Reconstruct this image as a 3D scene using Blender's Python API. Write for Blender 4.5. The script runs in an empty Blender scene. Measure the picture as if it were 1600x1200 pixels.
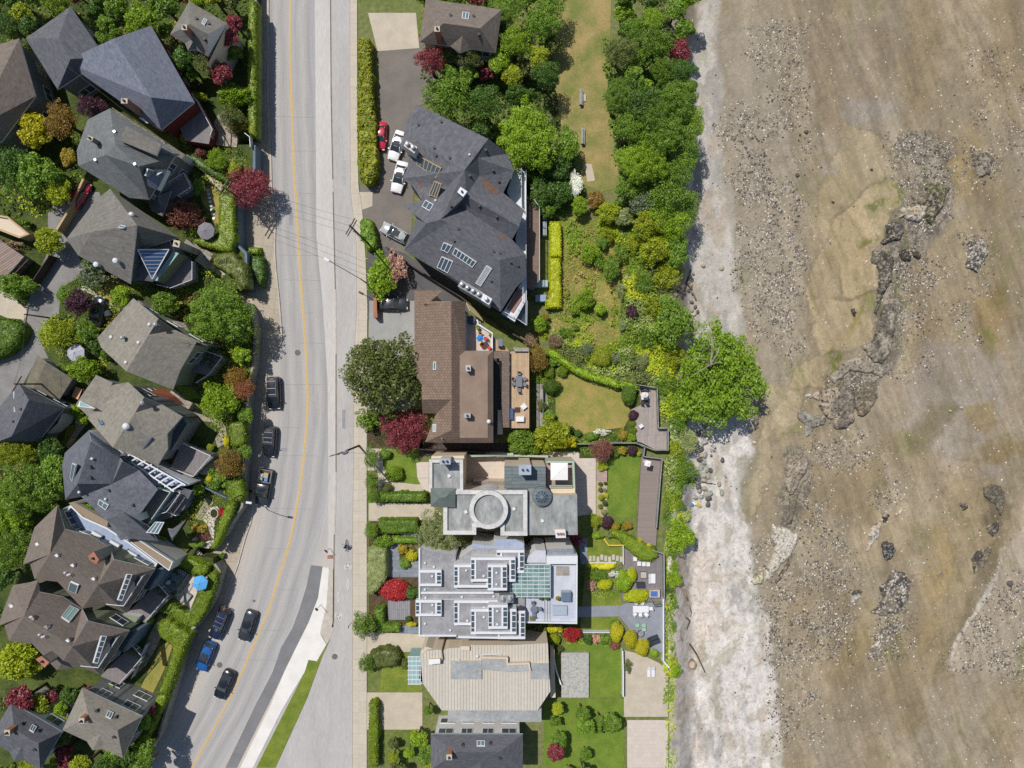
import bpy,math,random
import numpy as np
from mathutils import Vector,Matrix
from mathutils.geometry import intersect_ray_tri,tessellate_polygon
scene=bpy.context.scene
COL=scene.collection
R=math.radians
# camera, sky, sun, exposure
H=100.0
S=1600/150.0
cd=bpy.data.cameras.new('camera');cd.sensor_width=36;cd.lens=36*H/150.0
cd.clip_start=1;cd.clip_end=6000
cam=bpy.data.objects.new('camera',cd);COL.objects.link(cam);cam.location=(0,0,H)
scene.camera=cam
SUN_EL,SH=60.0,Vector((0.643,-0.766))
w=bpy.data.worlds.new('World');scene.world=w;w.use_nodes=True
nt=w.node_tree;bg=nt.nodes['Background']
sky=nt.nodes.new('ShaderNodeTexSky');sky.sky_type='NISHITA';sky.sun_disc=False
sky.sun_elevation=R(SUN_EL);sky.sun_rotation=math.atan2(-SH.x,-SH.y)
nt.links.new(sky.outputs[0],bg.inputs[0]);bg.inputs[1].default_value=0.08
sl=bpy.data.lights.new('sun','SUN');sl.energy=3.9;sl.angle=R(0.5);sl.color=(1,0.955,0.89)
so=bpy.data.objects.new('sun',sl);COL.objects.link(so)
ce=math.cos(R(SUN_EL))
so.rotation_euler=Vector((-SH.x*ce,-SH.y*ce,math.sin(R(SUN_EL)))).to_track_quat('Z','Y').to_euler()
scene.view_settings.view_transform='Standard';scene.view_settings.look='None'
scene.view_settings.exposure=0.1;scene.view_settings.gamma=1
scene.cycles.max_bounces=5;scene.cycles.diffuse_bounces=3;scene.cycles.glossy_bounces=2
scene.cycles.transmission_bounces=3;scene.cycles.transparent_max_bounces=4
scene.cycles.use_denoising=False
# helpers
TER=2.5
BZ=-3.6
TILES={'':(0,0,1)}
for i,k in enumerate('ABCD'):TILES[k]=(0,150+225*i,16/3)
for i,k in enumerate('EFGH'):TILES[k]=(270,150+225*i,16/3)
for i,k in enumerate('IJKL'):TILES[k]=(550,150+225*i,16/3)
for i,k in enumerate('MNOP'):TILES[k]=(820,150+225*i,16/3)
TILES['Q']=(1000,150,8/3);TILES['R']=(1000,600,8/3)
TILES['U']=(170,680,6.667);TILES['V']=(640,690,7.5);TILES['X']=(780,700,7.5)
TILES['a']=(300,930,10);TILES['b']=(1040,640,6);TILES['c']=(1380,260,10)
TILES['d']=(1150,750,6.667);TILES['e']=(690,460,10);TILES['f']=(1250,540,8.571)
TILES['g']=(225,870,10);TILES['h']=(980,860,6.316);TILES['j']=(770,540,8.571)
def P(t,s):
 ox,oy,k=TILES[t]
 return[(ox+float(a.split(',')[0])/k,oy+float(a.split(',')[1])/k)for a in s.split()]
def W(p,z=0.0):
 f=(H-z)/H/S
 return Vector(((p[0]-800)*f,(600-p[1])*f,z))
def PX(x,y,z=0.0):
 f=S*H/(H-z)
 return 800+x*f,600-y*f
def lin(c):return c/12.92 if c<=0.04045 else((c+0.055)/1.055)**2.4
KC=0.80
def C(r,g,b,k=1.0):
 return tuple(min(0.9,lin(v/255)*KC*k)for v in(r,g,b))+(1,)
_mats={}
def newmat(name):
 m=bpy.data.materials.new(name);m.use_nodes=True
 n=m.node_tree.nodes;l=m.node_tree.links
 return m,n,l,n['Principled BSDF']
def mottled(name,c1,c2,scale=1.0,fine=8.0,fine_amt=0.25,rough=0.85,bump=0.0,stretch=None,metal=0.0,spec=0.3):
 if name in _mats:return _mats[name]
 m,n,l,b=newmat(name)
 g=n.new('ShaderNodeNewGeometry');src=g.outputs['Position']
 if stretch:
  mp=n.new('ShaderNodeMapping');mp.inputs['Scale'].default_value=stretch[:3]
  if len(stretch)>3:mp.inputs['Rotation'].default_value=(0,0,stretch[3])
  l.new(src,mp.inputs[0]);src=mp.outputs[0]
 a=n.new('ShaderNodeTexNoise');a.inputs['Scale'].default_value=scale;a.inputs['Detail'].default_value=5
 a.inputs['Roughness'].default_value=0.62
 l.new(src,a.inputs['Vector'])
 r=n.new('ShaderNodeMapRange');r.inputs[1].default_value=0.36;r.inputs[2].default_value=0.64
 l.new(a.outputs[0],r.inputs[0])
 mx=n.new('ShaderNodeMix');mx.data_type='RGBA'
 mx.inputs[6].default_value=c1;mx.inputs[7].default_value=c2;l.new(r.outputs[0],mx.inputs[0])
 f=n.new('ShaderNodeTexNoise');f.inputs['Scale'].default_value=fine;f.inputs['Detail'].default_value=3
 f.inputs['Roughness'].default_value=0.7
 l.new(src,f.inputs['Vector'])
 r2=n.new('ShaderNodeMapRange');r2.inputs[1].default_value=0.3;r2.inputs[2].default_value=0.7
 r2.inputs[3].default_value=1-fine_amt;r2.inputs[4].default_value=1+fine_amt
 l.new(f.outputs[0],r2.inputs[0])
 vm=n.new('ShaderNodeVectorMath');vm.operation='SCALE'
 l.new(mx.outputs[2],vm.inputs[0]);l.new(r2.outputs[0],vm.inputs['Scale'])
 l.new(vm.outputs[0],b.inputs['Base Color'])
 b.inputs['Roughness'].default_value=rough;b.inputs['Metallic'].default_value=metal
 b.inputs['Specular IOR Level'].default_value=spec
 if bump:
  bp=n.new('ShaderNodeBump');bp.inputs['Strength'].default_value=bump;bp.inputs['Distance'].default_value=0.1
  l.new(f.outputs[0],bp.inputs['Height']);l.new(bp.outputs[0],b.inputs['Normal'])
 _mats[name]=m
 return m
def boards(name,c1,c2,cj,bw,bh,joint=0.02,ang=0.0,rough=0.8,offset=0.5,jit=0.15,metal=0.0,spec=0.3):
 if name in _mats:return _mats[name]
 m,n,l,b=newmat(name)
 g=n.new('ShaderNodeNewGeometry')
 mp=n.new('ShaderNodeMapping');mp.inputs['Rotation'].default_value=(0,0,ang);l.new(g.outputs['Position'],mp.inputs[0])
 t=n.new('ShaderNodeTexBrick');t.offset=offset;t.inputs['Scale'].default_value=1
 t.inputs['Brick Width'].default_value=bw;t.inputs['Row Height'].default_value=bh
 t.inputs['Mortar Size'].default_value=joint;t.inputs['Mortar Smooth'].default_value=0.3
 t.inputs['Color1'].default_value=c1;t.inputs['Color2'].default_value=c2;t.inputs['Mortar'].default_value=cj
 l.new(mp.outputs[0],t.inputs['Vector'])
 f=n.new('ShaderNodeTexNoise');f.inputs['Scale'].default_value=2.2;f.inputs['Detail'].default_value=6
 f.inputs['Roughness'].default_value=0.7;l.new(g.outputs['Position'],f.inputs['Vector'])
 r2=n.new('ShaderNodeMapRange');r2.inputs[1].default_value=0.3;r2.inputs[2].default_value=0.7
 r2.inputs[3].default_value=1-jit;r2.inputs[4].default_value=1+jit;l.new(f.outputs[0],r2.inputs[0])
 vm=n.new('ShaderNodeVectorMath');vm.operation='SCALE'
 l.new(t.outputs[0],vm.inputs[0]);l.new(r2.outputs[0],vm.inputs['Scale']);l.new(vm.outputs[0],b.inputs['Base Color'])
 b.inputs['Roughness'].default_value=rough;b.inputs['Metallic'].default_value=metal
 b.inputs['Specular IOR Level'].default_value=spec
 _mats[name]=m
 return m
def plain(name,c,rough=0.6,metal=0.0,spec=0.4,alpha=1.0):
 if name in _mats:return _mats[name]
 m,n,l,b=newmat(name)
 t=n.new('ShaderNodeTexNoise');t.inputs['Scale'].default_value=3;t.inputs['Detail'].default_value=4
 g=n.new('ShaderNodeNewGeometry');l.new(g.outputs['Position'],t.inputs['Vector'])
 r2=n.new('ShaderNodeMapRange');r2.inputs[3].default_value=0.86;r2.inputs[4].default_value=1.1;l.new(t.outputs[0],r2.inputs[0])
 vm=n.new('ShaderNodeVectorMath');vm.operation='SCALE';vm.inputs[0].default_value=c[:3]
 l.new(r2.outputs[0],vm.inputs['Scale']);l.new(vm.outputs[0],b.inputs['Base Color'])
 b.inputs['Roughness'].default_value=rough
 b.inputs['Metallic'].default_value=metal;b.inputs['Specular IOR Level'].default_value=spec
 b.inputs['Alpha'].default_value=alpha
 _mats[name]=m
 return m
def attr_mat(name,rough=0.9,bump=0.0,spec=0.25,fine=0.0):
 if name in _mats:return _mats[name]
 m,n,l,b=newmat(name)
 a=n.new('ShaderNodeAttribute');a.attribute_name='col'
 if fine:
  g=n.new('ShaderNodeNewGeometry')
  f=n.new('ShaderNodeTexNoise');f.inputs['Scale'].default_value=7.5;f.inputs['Detail'].default_value=5;f.inputs['Roughness'].default_value=0.75
  l.new(g.outputs['Position'],f.inputs['Vector'])
  r2=n.new('ShaderNodeMapRange');r2.inputs[1].default_value=0.3;r2.inputs[2].default_value=0.7
  r2.inputs[3].default_value=1-fine;r2.inputs[4].default_value=1+fine;l.new(f.outputs[0],r2.inputs[0])
  vm=n.new('ShaderNodeVectorMath');vm.operation='SCALE'
  l.new(a.outputs['Color'],vm.inputs[0]);l.new(r2.outputs[0],vm.inputs['Scale']);l.new(vm.outputs[0],b.inputs['Base Color'])
  if bump:
   bp=n.new('ShaderNodeBump');bp.inputs['Strength'].default_value=bump;bp.inputs['Distance'].default_value=0.12
   l.new(f.outputs[0],bp.inputs['Height']);l.new(bp.outputs[0],b.inputs['Normal'])
 else:
  l.new(a.outputs['Color'],b.inputs['Base Color'])
 b.inputs['Roughness'].default_value=rough;b.inputs['Specular IOR Level'].default_value=spec
 _mats[name]=m
 return m
def leafmat(name,c1,c2,trans=0.35,var=0.16):
 kk=1.4 if trans>.3 else 1.08;c1=tuple(v*kk for v in c1[:3])+(1,);c2=tuple(v*kk for v in c2[:3])+(1,)
 if name in _mats:return _mats[name]
 m=bpy.data.materials.new(name);m.use_nodes=True
 n=m.node_tree.nodes;l=m.node_tree.links;n.remove(n['Principled BSDF'])
 g=n.new('ShaderNodeNewGeometry');oi=n.new('ShaderNodeObjectInfo')
 t=n.new('ShaderNodeTexNoise');t.inputs['Scale'].default_value=1.1;t.inputs['Detail'].default_value=3
 l.new(g.outputs['Position'],t.inputs['Vector'])
 ad=n.new('ShaderNodeMath');ad.operation='MULTIPLY_ADD';ad.inputs[1].default_value=0.6
 r=n.new('ShaderNodeMapRange');r.inputs[1].default_value=0.38;r.inputs[2].default_value=0.62
 r.inputs[3].default_value=0;r.inputs[4].default_value=0.45
 l.new(t.outputs[0],r.inputs[0]);l.new(g.outputs['Random Per Island'],ad.inputs[0]);l.new(r.outputs[0],ad.inputs[2])
 mx=n.new('ShaderNodeMix');mx.data_type='RGBA';mx.inputs[6].default_value=c1;mx.inputs[7].default_value=c2
 l.new(ad.outputs[0],mx.inputs[0])
 r3=n.new('ShaderNodeMapRange');r3.inputs[3].default_value=1-var;r3.inputs[4].default_value=1+var
 l.new(oi.outputs['Random'],r3.inputs[0])
 vm=n.new('ShaderNodeVectorMath');vm.operation='SCALE';l.new(mx.outputs[2],vm.inputs[0]);l.new(r3.outputs[0],vm.inputs['Scale'])
 d=n.new('ShaderNodeBsdfDiffuse');tr=n.new('ShaderNodeBsdfTranslucent');gl=n.new('ShaderNodeBsdfGlossy')
 gl.inputs['Roughness'].default_value=0.45;gl.inputs['Color'].default_value=(0.7,0.7,0.7,1)
 l.new(vm.outputs[0],d.inputs[0]);l.new(vm.outputs[0],tr.inputs[0])
 m1=n.new('ShaderNodeMixShader');m1.inputs[0].default_value=trans;l.new(d.outputs[0],m1.inputs[1]);l.new(tr.outputs[0],m1.inputs[2])
 m2=n.new('ShaderNodeMixShader');m2.inputs[0].default_value=0.035;l.new(m1.outputs[0],m2.inputs[1]);l.new(gl.outputs[0],m2.inputs[2])
 l.new(m2.outputs[0],n['Material Output'].inputs[0])
 _mats[name]=m
 return m
def link(name,me,mats,parent=None):
 o=bpy.data.objects.new(name,me);COL.objects.link(o)
 for m in(mats if isinstance(mats,(list,tuple))else[mats]):
  if len(me.materials)<(len(mats)if isinstance(mats,(list,tuple))else 1):me.materials.append(m)
 if parent:o.parent=parent
 return o
def tag(o,label=None,cat=None,group=None,kind=None):
 if label:o['label']=label
 if cat:o['category']=cat
 if group:o['group']=group
 if kind:o['kind']=kind
 return o
def thing(name,loc,label,cat,group=None,rz=0):
 o=bpy.data.objects.new(name,None);COL.objects.link(o);o.location=loc;o.rotation_euler=(0,0,rz)
 o.empty_display_size=0.5
 return tag(o,label,cat,group)
class MB:
 def __init__(s,origin=(0,0,0)):s.v=[];s.f=[];s.m=[];s.o=Vector(origin)
 def add(s,vs,fs,mi=0):
  k=len(s.v);s.v+=[tuple(Vector(v)-s.o)for v in vs]
  s.f+=[tuple(k+i for i in f)for f in fs];s.m+=[mi]*len(fs)
 def poly(s,vs,mi=0):s.add(vs,[tuple(range(len(vs)))],mi)
 def prism(s,pts,z0,z1,mi=0,top=None,bottom=True):
  pts=[(p[0],p[1])for p in pts]
  a=sum(pts[i][0]*pts[(i+1)%len(pts)][1]-pts[(i+1)%len(pts)][0]*pts[i][1]for i in range(len(pts)))
  if a<0:pts=pts[::-1]
  n=len(pts)
  s.add([(x,y,z0)for x,y in pts]+[(x,y,z1)for x,y in pts],[(i,(i+1)%n,n+(i+1)%n,n+i)for i in range(n)],mi)
  s.poly([(x,y,z1)for x,y in pts],mi if top is None else top)
  if bottom:s.poly([(x,y,z0)for x,y in reversed(pts)],mi)
 def box(s,c,d,rz=0,mi=0,M=None):
  hx,hy,hz=d[0]/2,d[1]/2,d[2]/2
  vs=[Vector((x,y,z))for z in(-hz,hz)for x,y in((-hx,-hy),(hx,-hy),(hx,hy),(-hx,hy))]
  Rm=M if M is not None else Matrix.Rotation(rz,3,'Z')
  vs=[Rm@v+Vector(c)for v in vs]
  s.add(vs,[(0,3,2,1),(4,5,6,7),(0,1,5,4),(1,2,6,5),(2,3,7,6),(3,0,4,7)],mi)
 def tube(s,p0,p1,r0,r1=None,n=8,mi=0,cap=True):
  p0,p1=Vector(p0),Vector(p1);r1=r0 if r1 is None else r1
  d=(p1-p0).normalized();u=d.orthogonal().normalized();w_=d.cross(u)
  vs=[]
  for p,r in((p0,r0),(p1,r1)):
   vs+=[p+(u*math.cos(2*math.pi*i/n)+w_*math.sin(2*math.pi*i/n))*r for i in range(n)]
  fs=[(i,(i+1)%n,n+(i+1)%n,n+i)for i in range(n)]
  if cap:fs+=[tuple(range(n-1,-1,-1)),tuple(range(n,2*n))]
  s.add(vs,fs,mi)
 def path(s,pts,r,n=6,mi=0,r1=None):
  r1=r if r1 is None else r1
  for i in range(len(pts)-1):
   a=r+(r1-r)*i/(len(pts)-1);b_=r+(r1-r)*(i+1)/(len(pts)-1)
   s.tube(pts[i],pts[i+1],a,b_,n,mi)
 def ball(s,c,r,n=8,mi=0):
  r=(r,r,r)if not isinstance(r,(tuple,list))else r
  vs=[];fs=[]
  for j in range(n//2+1):
   t=math.pi*j/(n//2)
   for i in range(n):
    a=2*math.pi*i/n
    vs.append((c[0]+r[0]*math.sin(t)*math.cos(a),c[1]+r[1]*math.sin(t)*math.sin(a),c[2]+r[2]*math.cos(t)))
  for j in range(n//2):
   for i in range(n):
    fs.append((j*n+i,(j+1)*n+i,(j+1)*n+(i+1)%n,j*n+(i+1)%n))
  s.add(vs,fs,mi)
 def build(s,name,mats,parent=None,smooth=False):
  me=bpy.data.meshes.new(name);me.from_pydata(s.v,[],s.f);me.update()
  mats=mats if isinstance(mats,(list,tuple))else[mats]
  for m in mats:me.materials.append(m)
  if any(s.m):me.polygons.foreach_set('material_index',s.m)
  if smooth:me.polygons.foreach_set('use_smooth',[True]*len(me.polygons))
  o=bpy.data.objects.new(name,me);COL.objects.link(o)
  if parent:o.parent=parent
  else:o.location=s.o
  return o
def npmesh(name,V,F,col=None,smooth=False):
 me=bpy.data.meshes.new(name);V=np.asarray(V,np.float32);F=np.asarray(F,np.int32)
 me.vertices.add(len(V));me.vertices.foreach_set('co',V.ravel())
 k=F.shape[1];me.loops.add(F.size);me.loops.foreach_set('vertex_index',F.ravel())
 me.polygons.add(len(F));me.polygons.foreach_set('loop_start',np.arange(0,F.size,k,dtype=np.int32))
 try:me.polygons.foreach_set('loop_total',np.full(len(F),k,np.int32))
 except Exception:pass
 if smooth:me.polygons.foreach_set('use_smooth',np.ones(len(F),bool))
 me.update(calc_edges=True)
 if col is not None:
  a=me.color_attributes.new('col','FLOAT_COLOR','POINT')
  c4=np.ones((len(V),4),np.float32);c4[:,:3]=col;a.data.foreach_set('color',c4.ravel())
 return me
def vnoise(x,y,seed):
 rs=np.random.RandomState(seed);T=rs.rand(256,256)
 xi=np.floor(x).astype(int);yi=np.floor(y).astype(int);fx=x-xi;fy=y-yi
 fx=fx*fx*(3-2*fx);fy=fy*fy*(3-2*fy)
 a=T[xi%256,yi%256];b=T[(xi+1)%256,yi%256];c=T[xi%256,(yi+1)%256];d=T[(xi+1)%256,(yi+1)%256]
 return(a*(1-fx)+b*fx)*(1-fy)+(c*(1-fx)+d*fx)*fy
def fbm(x,y,seed,octv=4,gain=0.5):
 s=0;a=1;t=0
 for k in range(octv):
  s=s+a*vnoise(x*2**k+13.7*k,y*2**k+7.3*k,seed+k);t+=a;a*=gain
 return s/t
def sdist(px,py,poly):
 d=np.full(px.shape,1e9);ins=np.zeros(px.shape,bool);n=len(poly)
 for i in range(n):
  x0,y0=poly[i];x1,y1=poly[(i+1)%n]
  ex,ey=x1-x0,y1-y0;L=ex*ex+ey*ey+1e-9
  t=np.clip(((px-x0)*ex+(py-y0)*ey)/L,0,1)
  d=np.minimum(d,np.hypot(px-x0-t*ex,py-y0-t*ey))
  c=(y0>py)!=(y1>py)
  with np.errstate(divide='ignore',invalid='ignore'):
   xx=x0+(py-y0)*ex/(ey if abs(ey)>1e-9 else 1e-9)
  ins^=c&(px<xx)
 return np.where(ins,d,-d)
def inpoly(x,y,poly):return sdist(np.asarray(x,float),np.asarray(y,float),poly)>0
def rline(s_):
 p=P('',s_);ys=[a[1]for a in p];xs=[a[0]for a in p]
 return lambda y:np.interp(y,ys,xs)
# materials of the setting
m_asphalt2=mottled('asphalt_path',C(190,187,184),C(181,177,174),0.5,6,0.10,stretch=(1,.2,1))
m_lane=mottled('parking_lane_asphalt',C(207,203,198),C(197,193,188),0.4,5,0.10,stretch=(1,.15,1))
m_patch=mottled('fresh_asphalt',C(134,134,136),C(124,125,127),0.5,9,0.14)
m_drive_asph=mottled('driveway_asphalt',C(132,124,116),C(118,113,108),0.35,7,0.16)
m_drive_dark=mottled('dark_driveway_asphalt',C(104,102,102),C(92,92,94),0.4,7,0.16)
m_lanew=mottled('back_lane_asphalt',C(148,146,144),C(132,130,128),0.5,6,0.15)
m_sidewalk=boards('sidewalk_slabs',C(204,194,178),C(198,188,172),C(172,163,149),1.6,1.55,0.02,0,offset=0.0,jit=0.09)
m_walkw=boards('west_sidewalk_slabs',C(186,174,156),C(176,166,148),C(140,131,116),1.5,1.5,0.02,R(8),offset=0,jit=0.14)
m_kerb=mottled('kerb_concrete',C(205,196,182),C(186,178,166),1.2,9,0.12)
m_conc=mottled('pale_concrete',C(204,192,172),C(190,180,162),0.6,7,0.1)
m_conc_w=mottled('new_white_concrete',C(240,236,230),C(228,224,218),0.5,7,0.05)
m_wall=mottled('retaining_concrete',C(170,165,155),C(140,136,128),0.8,6,0.18)
m_stone=boards('stone_wall',C(150,140,126),C(122,114,104),C(80,74,66),.5,.3,0.03)
m_lawn=mottled('green_lawn',C(132,142,56),C(104,124,40),0.6,6,0.28,bump=.4)
m_lawn_rich=mottled('lush_lawn',C(98,126,40),C(122,142,52),0.5,6,0.24,bump=.4)
m_lawn_dry=mottled('dry_lawn',C(170,150,88),C(132,138,62),0.42,6,0.26,bump=.4)
m_meadow=mottled('rough_meadow',C(152,142,78),C(112,128,50),0.45,5,0.36,bump=.6)
m_soil=mottled('garden_soil',C(104,84,60),C(70,64,44),1.2,6,0.3,bump=.6)
m_green=mottled('ground_cover_green',C(88,100,42),C(58,74,30),0.6,5,0.4,bump=.6)
m_far=mottled('far_ground',C(104,120,52),C(126,126,84),0.08,1.5,0.3)
m_yellow=mottled('yellow_line_paint',C(240,196,84),C(228,182,78),2,20,0.14)
m_whitep=mottled('white_line_paint',C(228,226,220),C(212,208,202),3,20,0.12)
m_seam=plain('dark_seam',C(70,66,62),0.9)
m_dirt=mottled('bank_dirt',C(120,106,82),C(90,84,60),0.7,5,0.3)
# ground: one sheet to the horizon
bank_px=rline('1046,-400 1046,150 1042,300 1040,420 1036,520 1042,600 1046,700 1046,800 1040,880 1040,960 1043,1050 1046,1600')
def zground(x,y):
 e=(bank_px(600-y*S)-800)/S
 t=np.clip((x-e-0.3)/5.0,0,1);t=t*t*(3-2*t)
 z=BZ*t-1.0*np.clip((x-e)/3,0,1)-np.clip(x-30,0,200)*0.018-np.clip(x-85,0,60)*.06
 return z
far=[-3000,-1500,-700,-350,-200,-140]
gx=np.array(far+list(np.arange(-110,20,5))+list(np.arange(20,34,.5))+list(np.arange(34,110,4))+[-f for f in far[::-1]],float)
gy=np.array(far+list(np.arange(-110,111,2.0))+[-f for f in far[::-1]],float)
GX,GY=np.meshgrid(gx,gy,indexing='ij');GZ=zground(GX,GY)
nx,ny=GX.shape
I=(np.arange(nx-1)[:,None]*ny+np.arange(ny-1)[None]).ravel()
F=np.stack([I,I+ny,I+ny+1,I+1],1)
g=link('ground',npmesh('ground',np.stack([GX.ravel(),GY.ravel(),GZ.ravel()-0.03],1),F),m_far);tag(g,kind='structure')
def sheet(name,pts,z,mat,kind='structure',thick=0.0,label=None,cat=None):
 q=[W(p,z)for p in pts];c=sum(q,Vector())/len(q);c.z=z
 mb=MB(c)
 if thick:mb.prism(q,z-thick,z,bottom=False)
 else:
  a=sum(q[i].x*q[(i+1)%len(q)].y-q[(i+1)%len(q)].x*q[i].y for i in range(len(q)))
  mb.poly(q if a>0 else q[::-1])
 o=mb.build(name,mat)
 return tag(o,label,cat,None,kind if not cat else None)
 # sea beyond the flats
sheet('water',[(-4000+4950,-20000),(40000,-20000),(40000,21000),(-4000+4950,21000)],-7.2,mottled('sea_water',C(70,92,100),C(88,104,104),0.02,0.6,0.1,rough=0.12,spec=0.6))
# beach: fine grid, coloured by sediment
bxs=np.concatenate([np.arange(22.0,84.0,0.135),np.arange(84,120,1.5)]);bys=np.concatenate([np.arange(-110,-64,1.5),np.arange(-64,64,0.135),np.arange(64,111,1.5)])
BX,BY=np.meshgrid(bxs,bys,indexing='ij')
edge=(bank_px(600-BY*S)-800)/S
tt=np.clip((BX-edge-.3)/5.0,0,1);tt=tt*tt*(3-2*tt)
def beach_z(x,y):
 e=(bank_px(600-y*S)-800)/S
 t=np.clip((x-e-.3)/5.0,0,1);t=t*t*(3-2*t)
 return BZ*t-np.clip(x-30,0,200)*0.018-np.clip(x-85,0,60)*.05
ZB0=beach_z(BX,BY)
f_=S*H/(H-ZB0);PXB=800+BX*f_;PYB=600-BY*f_
wx=(fbm(BX*.35,BY*.35,11,4)-.5)*46;wy=(fbm(BX*.35,BY*.35,31,4)-.5)*46
wx+=(fbm(BX*1.7,BY*1.3,12,4,.6)-.5)*15;wy+=(fbm(BX*1.7,BY*1.3,32,4,.6)-.5)*15
qx=PXB+wx;qy=PYB+wy
def cl(r,g,b):return np.array(C(r,g,b)[:3])
n1=fbm(BX*.09,BY*.09,3,5)[...,None];n2=fbm(BX*1.3,BY*.9,5,4)[...,None];n3=fbm(BX*5,BY*5,9,2)[...,None]
col=cl(162,151,132)*(1-n1)+cl(150,137,114)*n1
k=np.clip((n1-.5)*6,0,1);col=col*(1-k)+cl(170,156,134)*k
k2=np.clip((fbm(BX*.16,BY*.12,77,4)[...,None]-.52)*8,0,1)*.7
col=col*(1-k2)+cl(150,135,108)*k2
ZD=np.zeros_like(BX)
def paint(pts,c,soft=6,amt=1.0,warp=1.0,dz=0.0,break_=0.0):
 global col,ZD
 x0=min(p[0]for p in pts)-60;x1=max(p[0]for p in pts)+60;y0=min(p[1]for p in pts)-60;y1=max(p[1]for p in pts)+60
 i0=np.searchsorted(bxs,(x0-800)/S*.99-1);i1=np.searchsorted(bxs,(x1-800)/S*1.06+1)
 sl_=slice(max(0,i0),i1)
 d=sdist(PXB[sl_]+wx[sl_]*warp,PYB[sl_]+wy[sl_]*warp,pts)
 kk=np.clip(d/soft+.5,0,1)
 ZD[sl_]+=dz*np.clip(d/(soft*2)+.5,0,1)
 if break_:kk=kk*np.clip((n3[sl_][...,0]*.5+n2[sl_][...,0]*.5-.5+break_*.25)*9,0,1)
 kk=kk[...,None]*amt
 col[sl_]=col[sl_]*(1-kk)+np.array(c)*kk
 if dz>.03:col[sl_]*=1-.2*amt*np.exp(-((d+1.5)/2.2)**2)[...,None]
SAND=cl(174,160,130);GREY=cl(158,150,140);WET=cl(126,114,88);ALG=cl(112,118,56);ORA=cl(162,142,102);PALE=cl(216,210,203);DK=cl(104,96,84)
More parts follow.
